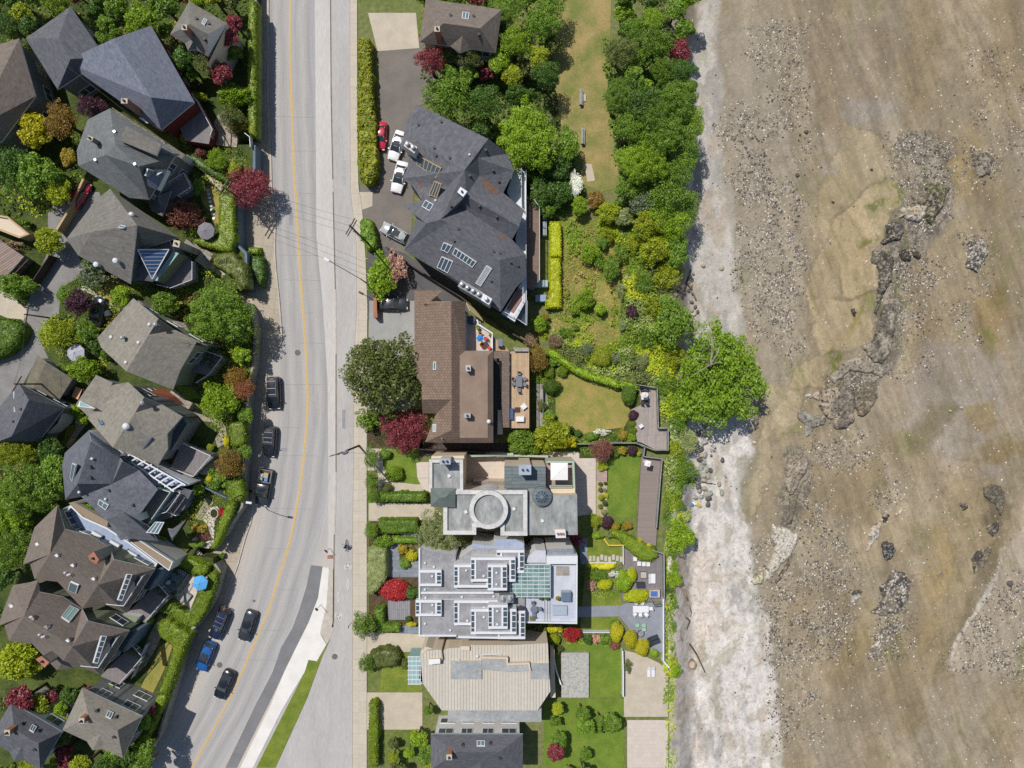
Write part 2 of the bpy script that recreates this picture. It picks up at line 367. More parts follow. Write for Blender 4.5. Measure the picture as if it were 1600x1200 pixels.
for t,s_,c,so_,am,wp,dz in[('Q','330,-300 700,-300 700,60 700,400 690,640 700,900 620,1200 560,1400 480,1300 480,1180 500,1000 440,900 390,600 380,300 330,100',cl(160,150,134),40,.7,1.5,0),('Q','240,-400 320,-400 330,40 340,300 385,520 400,700 420,960 450,1300 450,1500 200,1500 180,700 190,400 200,150',cl(196,190,182),14,.95,.5,0),('R','180,140 440,180 470,270 420,430 430,560 470,720 490,880 540,1000 560,1200 600,1700 -100,1700 -100,600 60,300',PALE,9,.97,.45,0.05),('R','100,650 230,640 300,800 330,1050 260,1200 260,1600 -60,1600 -60,700',cl(216,202,188),30,.8,.8,0),('R','340,760 400,780 380,900 340,900',cl(200,186,166),25,.7,.8,0),('R','380,1010 450,1000 440,1080 390,1070',cl(192,186,160),14,.7,.6,0),('R','280,250 340,260 350,420 300,430',cl(198,190,180),20,.7,.6,0),('R','540,0 700,0 640,110 690,200 560,200 480,540 420,500 470,330',SAND,8,.85,.8,.1),('R','600,20 700,10 640,150 560,190 560,120',SAND,6,.8,.6,.05),('R','600,200 690,200 680,130 640,150',ALG,12,.5,.6,0),('R','420,280 480,300 440,420 450,560 420,560 400,420',cl(140,136,112),14,.7,.5,0),('Q','830,100 1000,180 1080,200 1070,330 1010,350 940,370 880,440 820,500 790,600 740,560 740,400 800,330 820,230',SAND,5,.8,.5,.1),('Q','950,370 1060,350 1085,450 1040,500 1010,610 960,640 990,700 1000,800 930,830 840,830 830,700 790,640 800,540 880,450',cl(184,167,134),4,.9,.4,.14),('Q','790,560 830,700 830,830 760,860 720,960 700,850 730,700 770,620',cl(166,150,120),6,.8,.4,.05),('Q','840,850 1000,830 980,950 960,1020 860,1060 740,1090 650,1150 640,1210 780,1210 720,1000 740,950 700,850',cl(177,161,128),5,.85,.5,.1),('Q','860,1000 900,900 940,870 920,960 820,1030 760,1060',cl(156,134,84),6,.7,.5,-.05),('Q','700,-300 1040,-300 1040,30 1040,90 860,100 800,160 720,150',cl(150,136,116),16,.8,.8,0),('Q','820,40 1040,10 1050,90 870,110',GREY,12,.8,.6,0),('Q','760,270 830,290 820,350 760,350',cl(168,158,148),10,.8,.5,0),('Q','1150,1030 1300,1000 1500,1100 1520,1300 1140,1300',cl(160,150,140),18,.9,.8,-.06),('R','1250,20 1520,0 1450,260 1290,330 1180,200 1090,180',cl(164,155,146),20,.85,.7,-.04),('R','1120,200 1240,60 1330,100 1210,250 1130,300',WET,16,.7,.8,0),('R','1340,100 1480,60 1480,160 1440,220 1360,180',cl(152,136,100),8,.8,.5,0),('R','1210,600 1300,560 1310,700 1290,860 1210,900',ORA,30,.8,.8,0),('R','1180,820 1300,740 1260,1000 1180,1100',cl(162,142,104),20,.6,.8,0),('R','1240,380 1480,400 1530,500 1490,680 1440,800 1330,1000 1260,1200 1180,1200 1290,900 1300,700 1250,560',cl(158,143,114),14,.8,.8,.1),('R','1430,420 1530,450 1520,560 1460,640 1430,600 1470,520',cl(112,104,86),10,.8,.7,0),('R','1490,640 1440,820 1370,960 1270,1160 1240,1200 1290,1000 1400,800 1440,700',cl(120,110,88),12,.7,.8,0),('R','1500,700 1460,830 1380,960 1310,1060 1270,1200 1420,1200 1700,1200 1700,500',cl(174,162,146),8,.7,.5,0),('R','1505,690 1470,820 1400,930 1330,1030 1270,1160 1285,1160 1340,1050 1410,950 1480,840',cl(206,200,190),4,.75,.5,0),('R','1500,310 1530,340 1500,400 1400,370 1440,330',GREY,10,.7,.5,0),('R','1370,300 1480,220 1620,220 1620,360 1560,300 1500,310',cl(140,122,86),10,.7,.8,0),('Q','1270,240 1330,230 1350,420 1330,440 1300,330',ORA,16,.8,.8,0),('Q','1320,120 1420,100 1400,380 1340,440 1300,300',cl(166,148,112),20,.6,.8,0),('Q','1380,850 1500,780 1560,900 1520,1090 1420,1020',cl(150,128,88),20,.7,.8,0),('R','870,640 1000,560 1180,460 1190,560 1100,640 960,760 870,740',cl(170,156,130),10,.7,.7,0),('R','930,860 1000,960 900,1200 780,1200 860,1050',cl(166,150,118),14,.7,.9,0),('R','880,1050 960,1010 980,1060 920,1180 840,1160',cl(150,134,100),12,.6,.9,0),('R','1190,460 1230,330 1290,340 1240,560 1200,600',cl(152,138,114),20,.7,.8,0)]:
 paint(P(t,s_),c,so_,am,wp,dz)
SHELF=cl(168,160,146)
for t,s_ in[('Q','1040,520 1080,470 1110,400 1150,330 1190,240 1260,250 1300,340 1310,440 1260,520 1200,600 1140,690 1110,800 1095,950 1070,1080 1030,1150 960,1160 930,1180 950,1050 985,900 990,700 1000,600'),('R','600,280 700,270 740,320 720,420 680,520 640,620 600,640 560,600 590,480'),('f','400,400 900,130 1250,250 1000,700 740,560 480,520'),('Q','1100,160 1280,160 1310,250 1200,300 1090,260')]:
 paint(P(t,s_),SHELF,12,.75,.8,.1);paint(P(t,s_),cl(84,78,70),10,.8,.8,0,.35)
for t,s_,am in[('Q','920,450 980,410 1000,440 960,530 930,490',.9),('Q','905,600 960,560 995,570 980,620 910,640',.8),('Q','1010,370 1070,350 1085,420 1020,500 1050,420',.8),('Q','950,360 1000,340 1020,370 970,380',.6),('Q','760,1090 800,1070 825,1110 780,1180',1),('Q','1430,950 1480,960 1510,1010 1460,1060',.8),('Q','1075,760 1105,760 1095,880 1075,880',.7),('Q','1490,560 1510,560 1500,640 1480,640',.6),('Q','930,840 990,850 970,920 920,900',.6),('Q','1120,410 1150,410 1150,450 1130,450',.9),('R','1080,210 1200,180 1130,280 1060,320',.35),('R','1590,1050 1640,1050 1640,1200 1540,1200 1560,1100',.7),('R','1050,1110 1090,1110 1080,1140 1050,1135',.8),('Q','410,700 460,740 450,830 410,800',.35),('Q','1560,540 1610,560 1520,860 1460,900 1500,740',.3),('R','460,800 480,800 480,830 465,830',.8),('R','985,380 1020,400 1030,460 990,450',.4),('R','920,520 1000,470 990,520 930,590',.4),('d','80,260 120,250 130,360 90,380',.3)]:
 paint(P(t,s_),ALG,9,am,.9,0,.6)
rn=np.abs(fbm(BX*.22+5,BY*.12,51,4)-.5)[...,None]
k=np.clip(1-rn/.012,0,1)*.28*(BX>36)[...,None];col=col*(1-k)+cl(112,98,70)*k
su=BX*.94+BY*.34;sv=-BX*.34+BY*.94;wps=fbm(su*.12,sv*.06,301,3)*5
stk=fbm(su*.55+wps,sv*.05+wps*.3,303,5)[...,None];stk2=np.abs(fbm(su*.3+wps,sv*.035,307,4)-.5)[...,None]
far_=np.clip((PXB-1180)/60,0,1)[...,None]
rip=fbm(su*2.6+wps,sv*.22+wps*.4,311,3)[...,None];col=col*(1+(rip-.5)*.34*(.3+.7*far_))
col=col*(1+(stk-.5)*.6*(.35+.65*far_));k=np.clip(1-stk2/.010,0,1)*.32*far_;col=col*(1-k)+cl(104,94,72)*k
STONY=[('Q','370,50 480,50 560,200 700,560 690,900 640,1100 520,1000 440,900 400,600',1.0),('Q','1060,150 1280,160 1310,420 1260,520 1130,560 1080,420',.9),('Q','1340,200 1480,240 1480,380 1380,400',.9),('Q','1340,600 1440,580 1460,700 1360,760',.9),('Q','1100,560 1280,700 1260,860 1180,1180 1040,1180 1080,900 1060,700',.9),('Q','1380,780 1460,760 1440,820 1390,830',.7),('Q','1240,860 1400,920 1410,990 1280,990',.7),('R','700,230 950,190 1000,300 860,420 700,400',.8),('R','700,480 860,560 900,800 860,900 900,1150 560,1080 520,880 620,800 680,620',1.0),('R','480,640 560,600 520,800 480,800',.8),('Q','440,-300 700,-300 700,300 560,200 460,60',.5),('R','960,1010 1140,900 1140,1100 980,1180',.8),('R','1300,1000 1480,820 1640,800 1640,1200 1280,1200',.8),('R','1000,380 1160,380 1010,560 960,470',.4),('R','500,880 700,940 760,1500 580,1500',.9),('Q','1360,-200 1640,-200 1640,300 1400,140',.35),('f','400,400 900,130 1250,250 1000,700 740,560 480,520',1.)]
sten=np.zeros_like(BX)
for t,s_,a in STONY:
 d=sdist(qx,qy,P(t,s_));sten=np.maximum(sten,a*np.clip(d/26+.5,0,1))
sp=fbm(BX*2.6,BY*2.6,61,3);sp2=vnoise(BX*6.5,BY*6.5,71);clus=fbm(BX*.5,BY*.5,81,3)
kd=np.clip((sp-.56)*14,0,1)*np.clip((clus-.40)*7,0,1)*np.clip(sten*1.1+.05,0,1)
kl=np.clip((sp2-.80)*10,0,1)*np.clip((clus-.36)*5,0,1)*np.clip(sten+.15,0,1)
kd=kd[...,None]*.72;kl=kl[...,None]*.55
col=col*(1-kd)+cl(100,93,80)*kd;col=col*(1-kl)+cl(212,205,192)*kl
pal=np.clip(sdist(PXB+wx*.45,PYB+wy*.45,P('R','100,140 440,180 470,270 420,430 430,560 470,720 490,880 540,1000 560,1200 600,1700 0,1700 0,600'))/14+.5,0,1)
pb=np.clip(sdist(PXB+wx*.5,PYB,P('Q','160,-400 320,-400 330,40 340,300 385,520 400,700 420,960 450,1300 450,1500 160,1500'))/10+.5,0,1);pb=np.maximum(pb,pal)
for sd_,th_,c_,am_ in((501,.54,cl(178,162,140),.6),(511,.55,cl(150,148,144),.55),(521,.58,cl(168,164,138),.5)):
 k=(np.clip((fbm(BX*.42,BY*.22,sd_,5,.6)-th_)*12,0,1)*am_*pb)[...,None];col=col*(1-k)+c_*k
k=(np.clip((fbm(BX*.8,BY*.5,91,4)-.52)*8,0,1)*.5*pal)[...,None];col=col*(1-k)+cl(236,232,226)*k
k=(np.clip((fbm(BX*3,BY*3,95,3)-.58)*8,0,1)*.4*np.maximum(pal,(PXB<1130)))[...,None];col=col*(1-k)+cl(150,144,136)*k
wetm=np.clip((fbm(su*.13+3,sv*.05,601,5,.55)-.5)*9,0,1)[...,None]*far_;col=col*(1-wetm*(1-np.array([.91,.89,.84])));col=col*(1-far_*np.array([.015,.03,.06]))
kg=(np.clip((fbm(su*.5,sv*.14,611,5,.65)-.645)*14,0,1)*.35)[...,None]*far_;col=col*(1-kg)+cl(112,116,66)*kg
gr_n=vnoise(BX*7.3,BY*7.3,401)[...,None];col=col*(0.84+.32*n2)*(.88+.24*n3)*(.9+.2*gr_n)
ZBF=ZB0+ZD*.8+(fbm(BX*.4,BY*.4,21,4)-.5)*.35*tt+(n3[...,0]-.5)*.10*(sten*.8+.25)+np.clip(sp-.55,0,1)*sten*.35
ZBF=np.where(BX<edge+.2,ZB0-.4,ZBF)
nx,ny=BX.shape
I=(np.arange(nx-1)[:,None]*ny+np.arange(ny-1)[None])
keep=(BX[:-1,:-1]>edge[:-1,:-1]-.5)
I=I[keep]
F=np.stack([I,I+ny,I+ny+1,I+1],1)
b=link('beach',npmesh('beach',np.stack([BX.ravel(),BY.ravel(),ZBF.ravel()],1),F,col.reshape(-1,3),smooth=True),attr_mat('beach_sediment',.8,.5,.3,.24));tag(b,kind='structure')
def bz(p):
 x,y=W(p,BZ-.3)[:2];z=float(beach_z(np.array(x),np.array(y)))
 x,y=W(p,z)[:2]
 i=min(len(bxs)-1,np.searchsorted(bxs,x));j=min(len(bys)-1,np.searchsorted(bys,y))
 return Vector((x,y,float(ZBF[i,j])))
 # road
kl_=rline('420,-300 420,150 422,206 424,247 425,289 431,345 430,394 432,424 437,469 441,521 441,534 433,549 424,561 418,572 417,590 416,634 411,675 409,727 397,791 392,819 389,825 382,847 371,887 360,915 351,945 330,990 317,1005 307,1031 290,1060 262,1120 230,1200 170,1350 60,1600')
kc_=rline('452,-300 454,100 455,150 457,195 459,262 463,319 466,373 469,424 473,474 477,534 480,596 481,619 479,666 475,712 469,763 459,816 457,831 448,862 435,904 420,954 401,997 379,1048 352,1105 300,1200 205,1350 60,1600')
kr_=rline('514,-300 517.5,159 520,281 522,375 524,456 525,553 525,742 522,844 521,975 516,990 510,1007 495,1033 482,1045 470,1060 440,1110 395,1200 330,1300 180,1600')
ks_=rline('490,-300 493,150 494,300 494.5,375 502,450 507,520 512,600 513,750 513,844 513,870')
NR=240
ysr=np.linspace(-300,1600,NR);V=[];UV=[]
us=np.linspace(0,1,13)
for y in ysr:
 for u in us:
  x=kl_(y)+(kr_(y)-kl_(y))*u;p=W((x,y),0.0)
  V.append((p.x,p.y,0.0));UV.append(((x-kc_(y))/S,-y/S))
I=(np.arange(NR-1)[:,None]*13+np.arange(12)[None]).ravel()
F=np.stack([I,I+13,I+14,I+1],1)
me=npmesh('road',V,F);uvl=me.uv_layers.new(name='uv');uva=np.array(UV,np.float32)[F.ravel()];uvl.data.foreach_set('uv',uva.ravel())
m,n,l,bs=newmat('road_asphalt')
uvn=n.new('ShaderNodeUVMap');uvn.uv_map='uv';sx=n.new('ShaderNodeSeparateXYZ');l.new(uvn.outputs[0],sx.inputs[0])
rp=n.new('ShaderNodeValToRGB');mr=n.new('ShaderNodeMapRange');mr.inputs[1].default_value=-6.2;mr.inputs[2].default_value=6.2
nz=n.new('ShaderNodeTexNoise');nz.inputs['Scale'].default_value=.12;nz.inputs['Detail'].default_value=3;l.new(uvn.outputs[0],nz.inputs['Vector'])
ma=n.new('ShaderNodeMath');ma.operation='MULTIPLY_ADD';ma.inputs[1].default_value=1.4;l.new(nz.outputs[0],ma.inputs[0]);l.new(sx.outputs[0],ma.inputs[2])
ms=n.new('ShaderNodeMath');ms.operation='SUBTRACT';ms.inputs[1].default_value=.7;l.new(ma.outputs[0],ms.inputs[0]);l.new(ms.outputs[0],mr.inputs[0]);l.new(mr.outputs[0],rp.inputs[0])
e=rp.color_ramp.elements;e[0].position=0.0;e[0].color=C(190,182,174);e[1].position=1;e[1].color=C(196,188,180)
for ps,cc in[(.1,(188,182,176)),(.19,(178,175,171)),(.27,(166,164,163)),(.33,(182,179,175)),(.40,(167,165,164)),(.49,(184,180,175)),(.57,(168,166,165)),(.64,(183,180,176)),(.72,(163,161,160)),(.80,(176,175,174)),(.9,(190,184,178))]:
 x_=e.new(ps);x_.color=C(*cc)
st=n.new('ShaderNodeMapping');st.inputs['Scale'].default_value=(2.2,.12,1);l.new(uvn.outputs[0],st.inputs[0])
n2_=n.new('ShaderNodeTexNoise');n2_.inputs['Scale'].default_value=1.3;n2_.inputs['Detail'].default_value=6;n2_.inputs['Roughness'].default_value=.65;l.new(st.outputs[0],n2_.inputs['Vector'])
n3_=n.new('ShaderNodeTexNoise');n3_.inputs['Scale'].default_value=5;n3_.inputs['Detail'].default_value=5;l.new(uvn.outputs[0],n3_.inputs['Vector'])
sm=n.new('ShaderNodeMath');sm.operation='ADD';l.new(n2_.outputs[0],sm.inputs[0]);l.new(n3_.outputs[0],sm.inputs[1])
r5=n.new('ShaderNodeMapRange');r5.inputs[1].default_value=.7;r5.inputs[2].default_value=1.3;r5.inputs[3].default_value=.85;r5.inputs[4].default_value=1.13;l.new(sm.outputs[0],r5.inputs[0])
vm=n.new('ShaderNodeVectorMath');vm.operation='SCALE';l.new(rp.outputs[0],vm.inputs[0]);l.new(r5.outputs[0],vm.inputs['Scale']);l.new(vm.outputs[0],bs.inputs['Base Color'])
bs.inputs['Roughness'].default_value=.85
ro=link('road',me,m);tag(ro,kind='structure')
def ribbon(name,fl,fr,y0,y1,z,mat,step=8,thick=0.0,kind='structure'):
 ys=np.arange(y0,y1+.1,step);fl2=fl if callable(fl)else(lambda y:fl);fr2=fr if callable(fr)else(lambda y:fr)
 L=[W((fl2(y),y),z)for y in ys];Rr=[W((fr2(y),y),z)for y in ys]
 mb=MB((L[0].x,L[0].y,z))
 for i in range(len(ys)-1):
  mb.poly([L[i],L[i+1],Rr[i+1],Rr[i]])
  if thick:
   dn=Vector((0,0,-thick))
   mb.poly([L[i]+dn,L[i+1]+dn,L[i+1],L[i]]);mb.poly([Rr[i+1]+dn,Rr[i]+dn,Rr[i],Rr[i+1]])
 if thick:
  mb.poly([L[0]+dn,L[0],Rr[0],Rr[0]+dn]);mb.poly([L[-1],L[-1]+dn,Rr[-1]+dn,Rr[-1]])
 return tag(mb.build(name,mat),kind=kind)
ribbon('parking_lane',ks_,lambda y:kr_(y)-.3,-300,868,.012,m_lane)
for dx in(-.95,.95):
 ribbon('centre_line',lambda y:kc_(y)+dx-.5,lambda y:kc_(y)+dx+.5,-300,1600,.02,m_yellow)
sheet('asphalt_patch',P('','486,883 504,885 503,900 497,934 482,973 467,1003 444,1050 420,1100 370,1200 352,1200 400,1100 426,1050 439,1012 457,981 467,954 478,919'),.024,m_patch)
sheet('concrete_apron',P('','504,886 514,888 512,920 510,945 500,990 510,1007 495,1033 482,1031 476,1050 440,1110 395,1200 375,1200 424,1100 444,1050 467,1003 482,973 497,934 502,900'),.14,m_conc_w,thick=.14)
sheet('concrete_gutter',P('','514,889 521,889 521,985 512,1005 500,990 510,945 512,920'),.13,m_kerb,thick=.13)
sheet('grass_verge',P('','510,1007 515,1000 505,1022 498,1040 480,1090 430,1200 400,1200 476,1050 482,1032 495,1034'),.16,m_lawn,thick=.16)
sw_l=rline('546,-300 546,150 547,300 556,380 557,480 552,560 552,700 550,850 550,1600')
sw_r=rline('558,-300 558,150 560,290 566,330 571,400 574,480 573,600 573,1600')
ribbon('cycle_path',lambda y:kr_(y),sw_l,-300,1600,.09,m_asphalt2,thick=.1)
ribbon('kerb',lambda y:kr_(y)-1.2,lambda y:kr_(y)+1.2,-300,985,.13,m_kerb,thick=.13)
for a_,b_ in((-200,285),(300,456),(553,742),(835,980)):
 ribbon('kerb_seam',lambda y:kr_(y)-.55,lambda y:kr_(y)+.55,a_,b_,.137,m_seam)
ribbon('sidewalk',sw_l,sw_r,-300,1600,.13,m_sidewalk,thick=.13)
ribbon('sidewalk_seam',lambda y:sw_l(y)+.3,lambda y:sw_l(y)+.9,-300,1600,.136,plain('joint_brown',C(140,130,118)))
tl_=rline('410,-300 410,150 409,260 400,290 382,305 382,380 398,395 400,470 406,490 410,520 408,560 401,600 396,650 393,700 391,750 389,790 375,812 359,840 346,862 352,880 352,896 345,930 334,956 320,977 306,1000 296,1031 291,1050 262,1150 230,1200 170,1350 60,1600')
ribbon('west_sidewalk',lambda y:tl_(y)-14,lambda y:kl_(y)-2.2,-300,1600,.13,m_walkw,thick=.13)
ribbon('west_kerb',lambda y:kl_(y)-2.2,lambda y:kl_(y),-300,1600,.145,m_kerb,thick=.145)
ribbon('gutter_seam',lambda y:kl_(y)+.1,lambda y:kl_(y)+.9,-300,1600,.008,plain('gutter_brown',C(120,104,84)))
for yy in(183,236,302,371,399,438,489,536,601,668,712,795,858,921,985,1031):
 rq=random.Random(yy);a_,b_=rq.uniform(0,.45),rq.uniform(.5,1);mb=MB(W((500,yy),.005));n_=14;pl=[]
 for i in range(n_+1):
  u=a_+(b_-a_)*i/n_;y=yy+rq.uniform(-.5,.5)+(u-.5)*rq.uniform(0,3);pl.append((kl_(y)+(kr_(y)-kl_(y))*u,y))
 for p0,p1 in zip(pl,pl[1:]):mb.poly([W((p0[0],p0[1]+.22),.005),W((p1[0],p1[1]+.22),.005),W((p1[0],p1[1]-.22),.005),W((p0[0],p0[1]-.22),.005)])
 tag(mb.build('road_crack',plain('sealed_crack',C(146,143,141),.9)),kind='structure')
for i,(x,y,w_,h_)in enumerate([(452,330,6,22),(490,615,7,12),(440,700,9,5),(474,880,10,26),(431,590,8,20),(488,420,4,14),(535,640,5,30),(535,250,6,40)]):
 sheet('road_repair',[(x,y),(x+w_,y+.4),(x+w_-.5,y+h_),(x-.4,y+h_-.6)],.006 if x<515 else.096,mottled('road_repair_%s'%'ab'[i%2],C(*[(158,157,158),(182,179,175)][i%2]),C(*[(150,149,150),(174,171,168)][i%2]),.8,6,.12))
def diamond(cx,cy):
 z=.098;mb=MB(W((cx,cy),z));pts=[(0,-10),(2.4,0),(0,10),(-2.4,0)]
 inn=[(0,-7),(1.35,0),(0,7),(-1.35,0)]
 for i in range(4):
  j=(i+1)%4
  mb.poly([W((cx+q[0],cy+q[1]),z)for q in(pts[j],pts[i],inn[i],inn[j])])
 tag(mb.build('diamond_marking',m_whitep),kind='structure')
diamond(543.3,913);diamond(528.3,933)
def bike_mark(cx,cy,s=1):
 z=.098;o=W((cx,cy),z);mb=MB(o);k=1/S
 def seg(a,b,wd=.07):
  a=o+Vector((a[0]*k,-a[1]*k*s,0));b=o+Vector((b[0]*k,-b[1]*k*s,0));d=(b-a).normalized();nn=Vector((-d.y,d.x,0))*wd
  mb.poly([a+nn,a-nn,b-nn,b+nn])
 for wx_ in(-3.6,3.6):
  for i in range(10):
   a1,a2=2*math.pi*i/10,2*math.pi*(i+1)/10
   seg((wx_+1.8*math.cos(a1),3+3.6*math.sin(a1)),(wx_+1.8*math.cos(a2),3+3.6*math.sin(a2)),.05)
 for a,b_ in[((-3.6,3),(-1.6,-3)),((-3.6,3),(0,3.5)),((0,3.5),(2.2,-2.5)),((-1.6,-3),(2.2,-2.5)),((2.2,-2.5),(3.6,3)),((2,-5),(3.4,-5.4)),((-2.4,-4.4),(-.8,-4.4)),((0,3.5),(-1.8,-4))]:seg(a,b_)
 tag(mb.build('bicycle_marking',m_whitep),kind='structure')
bike_mark(543.5,883);bike_mark(528.8,964,-1)
def manhole(p,z,r=.42):
 c=W(p,z);mb=MB(c);n_=20
 mb.poly([c+Vector((r*math.cos(2*math.pi*i/n_),r*math.sin(2*math.pi*i/n_),0))for i in range(n_)])
 mb.build('x',m_seam)if False else None
 return mb
for(p,z,lb)in[((523,1026),.10,'round iron manhole cover in the cycle path near the white concrete'),((343,1039),.03,'round iron manhole cover in the road beside the blue car'),((465,551),.03,'round iron manhole cover in the lane beside the parking bay'),((397,939),.02,'small faint round iron cover in the road above the black sedan')]:
 mb=manhole(p,z,.42 if 'small' not in lb else.2)
 tag(mb.build('manhole_cover',mottled('manhole_iron',C(122,118,114),C(104,100,98),3,12,.2)),lb,'manhole cover','manhole covers')
# foliage
def leaf_quads(C0,N,size,rs,jit=0.55,fold=True):
 n=len(C0);N=N+rs.normal(0,jit,(n,3));N/=np.linalg.norm(N,axis=1)[:,None]+1e-9
 T=rs.normal(0,1,(n,3));T-=(T*N).sum(1)[:,None]*N;T/=np.linalg.norm(T,axis=1)[:,None]+1e-9
 B=np.cross(N,T);s=(size*rs.uniform(.6,1.35,n))[:,None]
 V=np.stack([C0-T*s,C0-B*s*.55+N*s*.12,C0+T*s,C0+B*s*.55+N*s*.12],1).reshape(-1,3)
 F=np.arange(4*n).reshape(-1,4)
 return V,F
def crown_arrays(seed,nclump=60,per=110,leaf=.05,rc=(.16,.30),flat=.75,shape='round',low=-.25,jit=.55,lob=1.0):
 rs=np.random.RandomState(seed);cs=[];ns=[]
 k=0
 for j in range(nclump):
  zt=1-(j+.5)/nclump*(1-low);a=j*2.39996+rs.uniform(-.5,.5)
  rr=math.sqrt(max(0,1-zt*zt));d=np.array([rr*math.cos(a),rr*math.sin(a),zt])
  r=rs.uniform(*rc);dist=(1-r)*rs.uniform(.72,1.04)
  if rs.rand()<.14:dist*=.55
  dist*=1+lob*(.13*math.sin(3*a+seed)+.09*math.sin(5*a+2*seed))
  c=d*dist*np.array([1,1,flat])
  if shape=='cone':c[2]=flat*(1.15*(1-math.hypot(c[0],c[1]))*rs.uniform(.7,1.0)-.15)
  m=int(per*(r/.23)**2)
  u=rs.normal(0,1,(m,3));u[:,2]=np.abs(u[:,2])*1.1-.25;u/=np.linalg.norm(u,axis=1)[:,None]
  rad=r*rs.uniform(.72,1.08,m)[:,None]
  cs.append(c+u*rad*np.array([1,1,.8]));ns.append(u*.7+np.array([0,0,.35]))
 m=nclump*per//7;u=rs.normal(0,1,(m,3));u/=np.linalg.norm(u,axis=1)[:,None]
 cs.append(u*rs.uniform(.2,.78,m)[:,None]*np.array([1,1,flat*.85]));ns.append(u*.5+np.array([0,0,.5]))
 return leaf_quads(np.concatenate(cs),np.concatenate(ns),leaf,rs,jit)
CROWNS={}
def crown(kind,var):
 k=(kind,var)
 if k not in CROWNS:
  sd=hash(kind)%1+sum(map(ord,kind))*7+var*31
  a=dict(huge=dict(nclump=240,per=210,leaf=.026,rc=(.07,.15),flat=.7,jit=.5),big=dict(nclump=130,per=62,leaf=.040,rc=(.10,.20),flat=.7),maple=dict(nclump=95,per=100,leaf=.032,rc=(.13,.24),flat=.6,jit=.35),pine=dict(lob=.45,nclump=200,per=110,leaf=.034,rc=(.09,.17),flat=.85,jit=.8),med=dict(nclump=48,per=70,leaf=.060,rc=(.16,.30),flat=.75),shrub=dict(nclump=26,per=62,leaf=.085,rc=(.22,.38),flat=.75),ball=dict(lob=.15,nclump=22,per=120,leaf=.05,rc=(.40,.46),flat=.85,jit=.5),fluffy=dict(nclump=80,per=70,leaf=.042,rc=(.14,.24),flat=.8,jit=.7),loose=dict(nclump=26,per=55,leaf=.075,rc=(.14,.26),flat=.6,jit=.8))[kind]
  V,F=crown_arrays(sd,**a)
  CROWNS[k]=npmesh('crown_'+kind,V,F)
 return CROWNS[k]
m_bark=mottled('bark',C(110,92,74),C(80,68,56),3,12,.3)
m_bark_pale=mottled('pale_bark',C(190,180,164),C(150,140,126),3,12,.2)
LEAF=dict(shore=leafmat('leaf_shore',C(94,132,28),C(148,176,46)),shaggy=leafmat('leaf_shaggy',C(96,116,30),C(176,176,46),.2),mid=leafmat('leaf_mid',C(84,118,34),C(136,166,56)),bright=leafmat('leaf_bright',C(106,140,26),C(158,184,46)),deep=leafmat('leaf_deep',C(58,90,34),C(102,134,52)),lime=leafmat('leaf_lime',C(128,146,28),C(176,184,46)),yellow=leafmat('leaf_yellow',C(176,172,22),C(218,210,48)),gold=leafmat('leaf_gold',C(140,124,34),C(184,164,58)),olive=leafmat('leaf_olive',C(80,94,44),C(124,132,68)),sage=leafmat('leaf_sage',C(126,140,84),C(170,178,118)),greygreen=leafmat('leaf_greygreen',C(96,112,82),C(140,152,116)),maroon=leafmat('leaf_maroon',C(112,44,52),C(158,78,84)),red=leafmat('leaf_red',C(160,30,36),C(200,62,62)),rust=leafmat('leaf_rust',C(136,84,56),C(164,112,78)),brown=leafmat('leaf_brown',C(128,78,66),C(156,104,90)),plum=leafmat('leaf_plum',C(66,38,50),C(100,66,78)),bronze=leafmat('leaf_bronze',C(132,108,44),C(160,130,60)),pink=leafmat('leaf_pink',C(196,150,130),C(220,180,160)),white=leafmat('leaf_white',C(226,228,214),C(244,244,236)),hedge=leafmat('leaf_hedge',C(96,122,26),C(140,160,44),.2),hedgel=leafmat('leaf_hedge_lime',C(166,178,10),C(206,212,38),.2),hedged=leafmat('leaf_hedge_dark',C(74,106,24),C(110,140,40),.2),hedgey=leafmat('leaf_hedge_yellow',C(180,178,20),C(214,206,44),.2),dry=leafmat('leaf_dry',C(150,124,96),C(176,150,120),.1))
VARN={}
def trunk_mesh(h,r,seed,spread):
 rs=random.Random(seed);mb=MB()
 top=Vector((rs.uniform(-.1,.1)*h*.2,rs.uniform(-.1,.1)*h*.2,h*.62))
 mb.path([(0,0,0),tuple(top*.5),tuple(top)],r,7,0,r*.6)
 for i in range(5):
  a=i*1.256+rs.uniform(-.4,.4);q=top*rs.uniform(.7,1)
  e=Vector((math.cos(a)*spread*.6,math.sin(a)*spread*.6,h*rs.uniform(.72,.88)))
  mb.path([tuple(q),tuple((q+e)/2+Vector((0,0,-.05*h))),tuple(e)],r*.5,5,0,r*.15)
 return mb
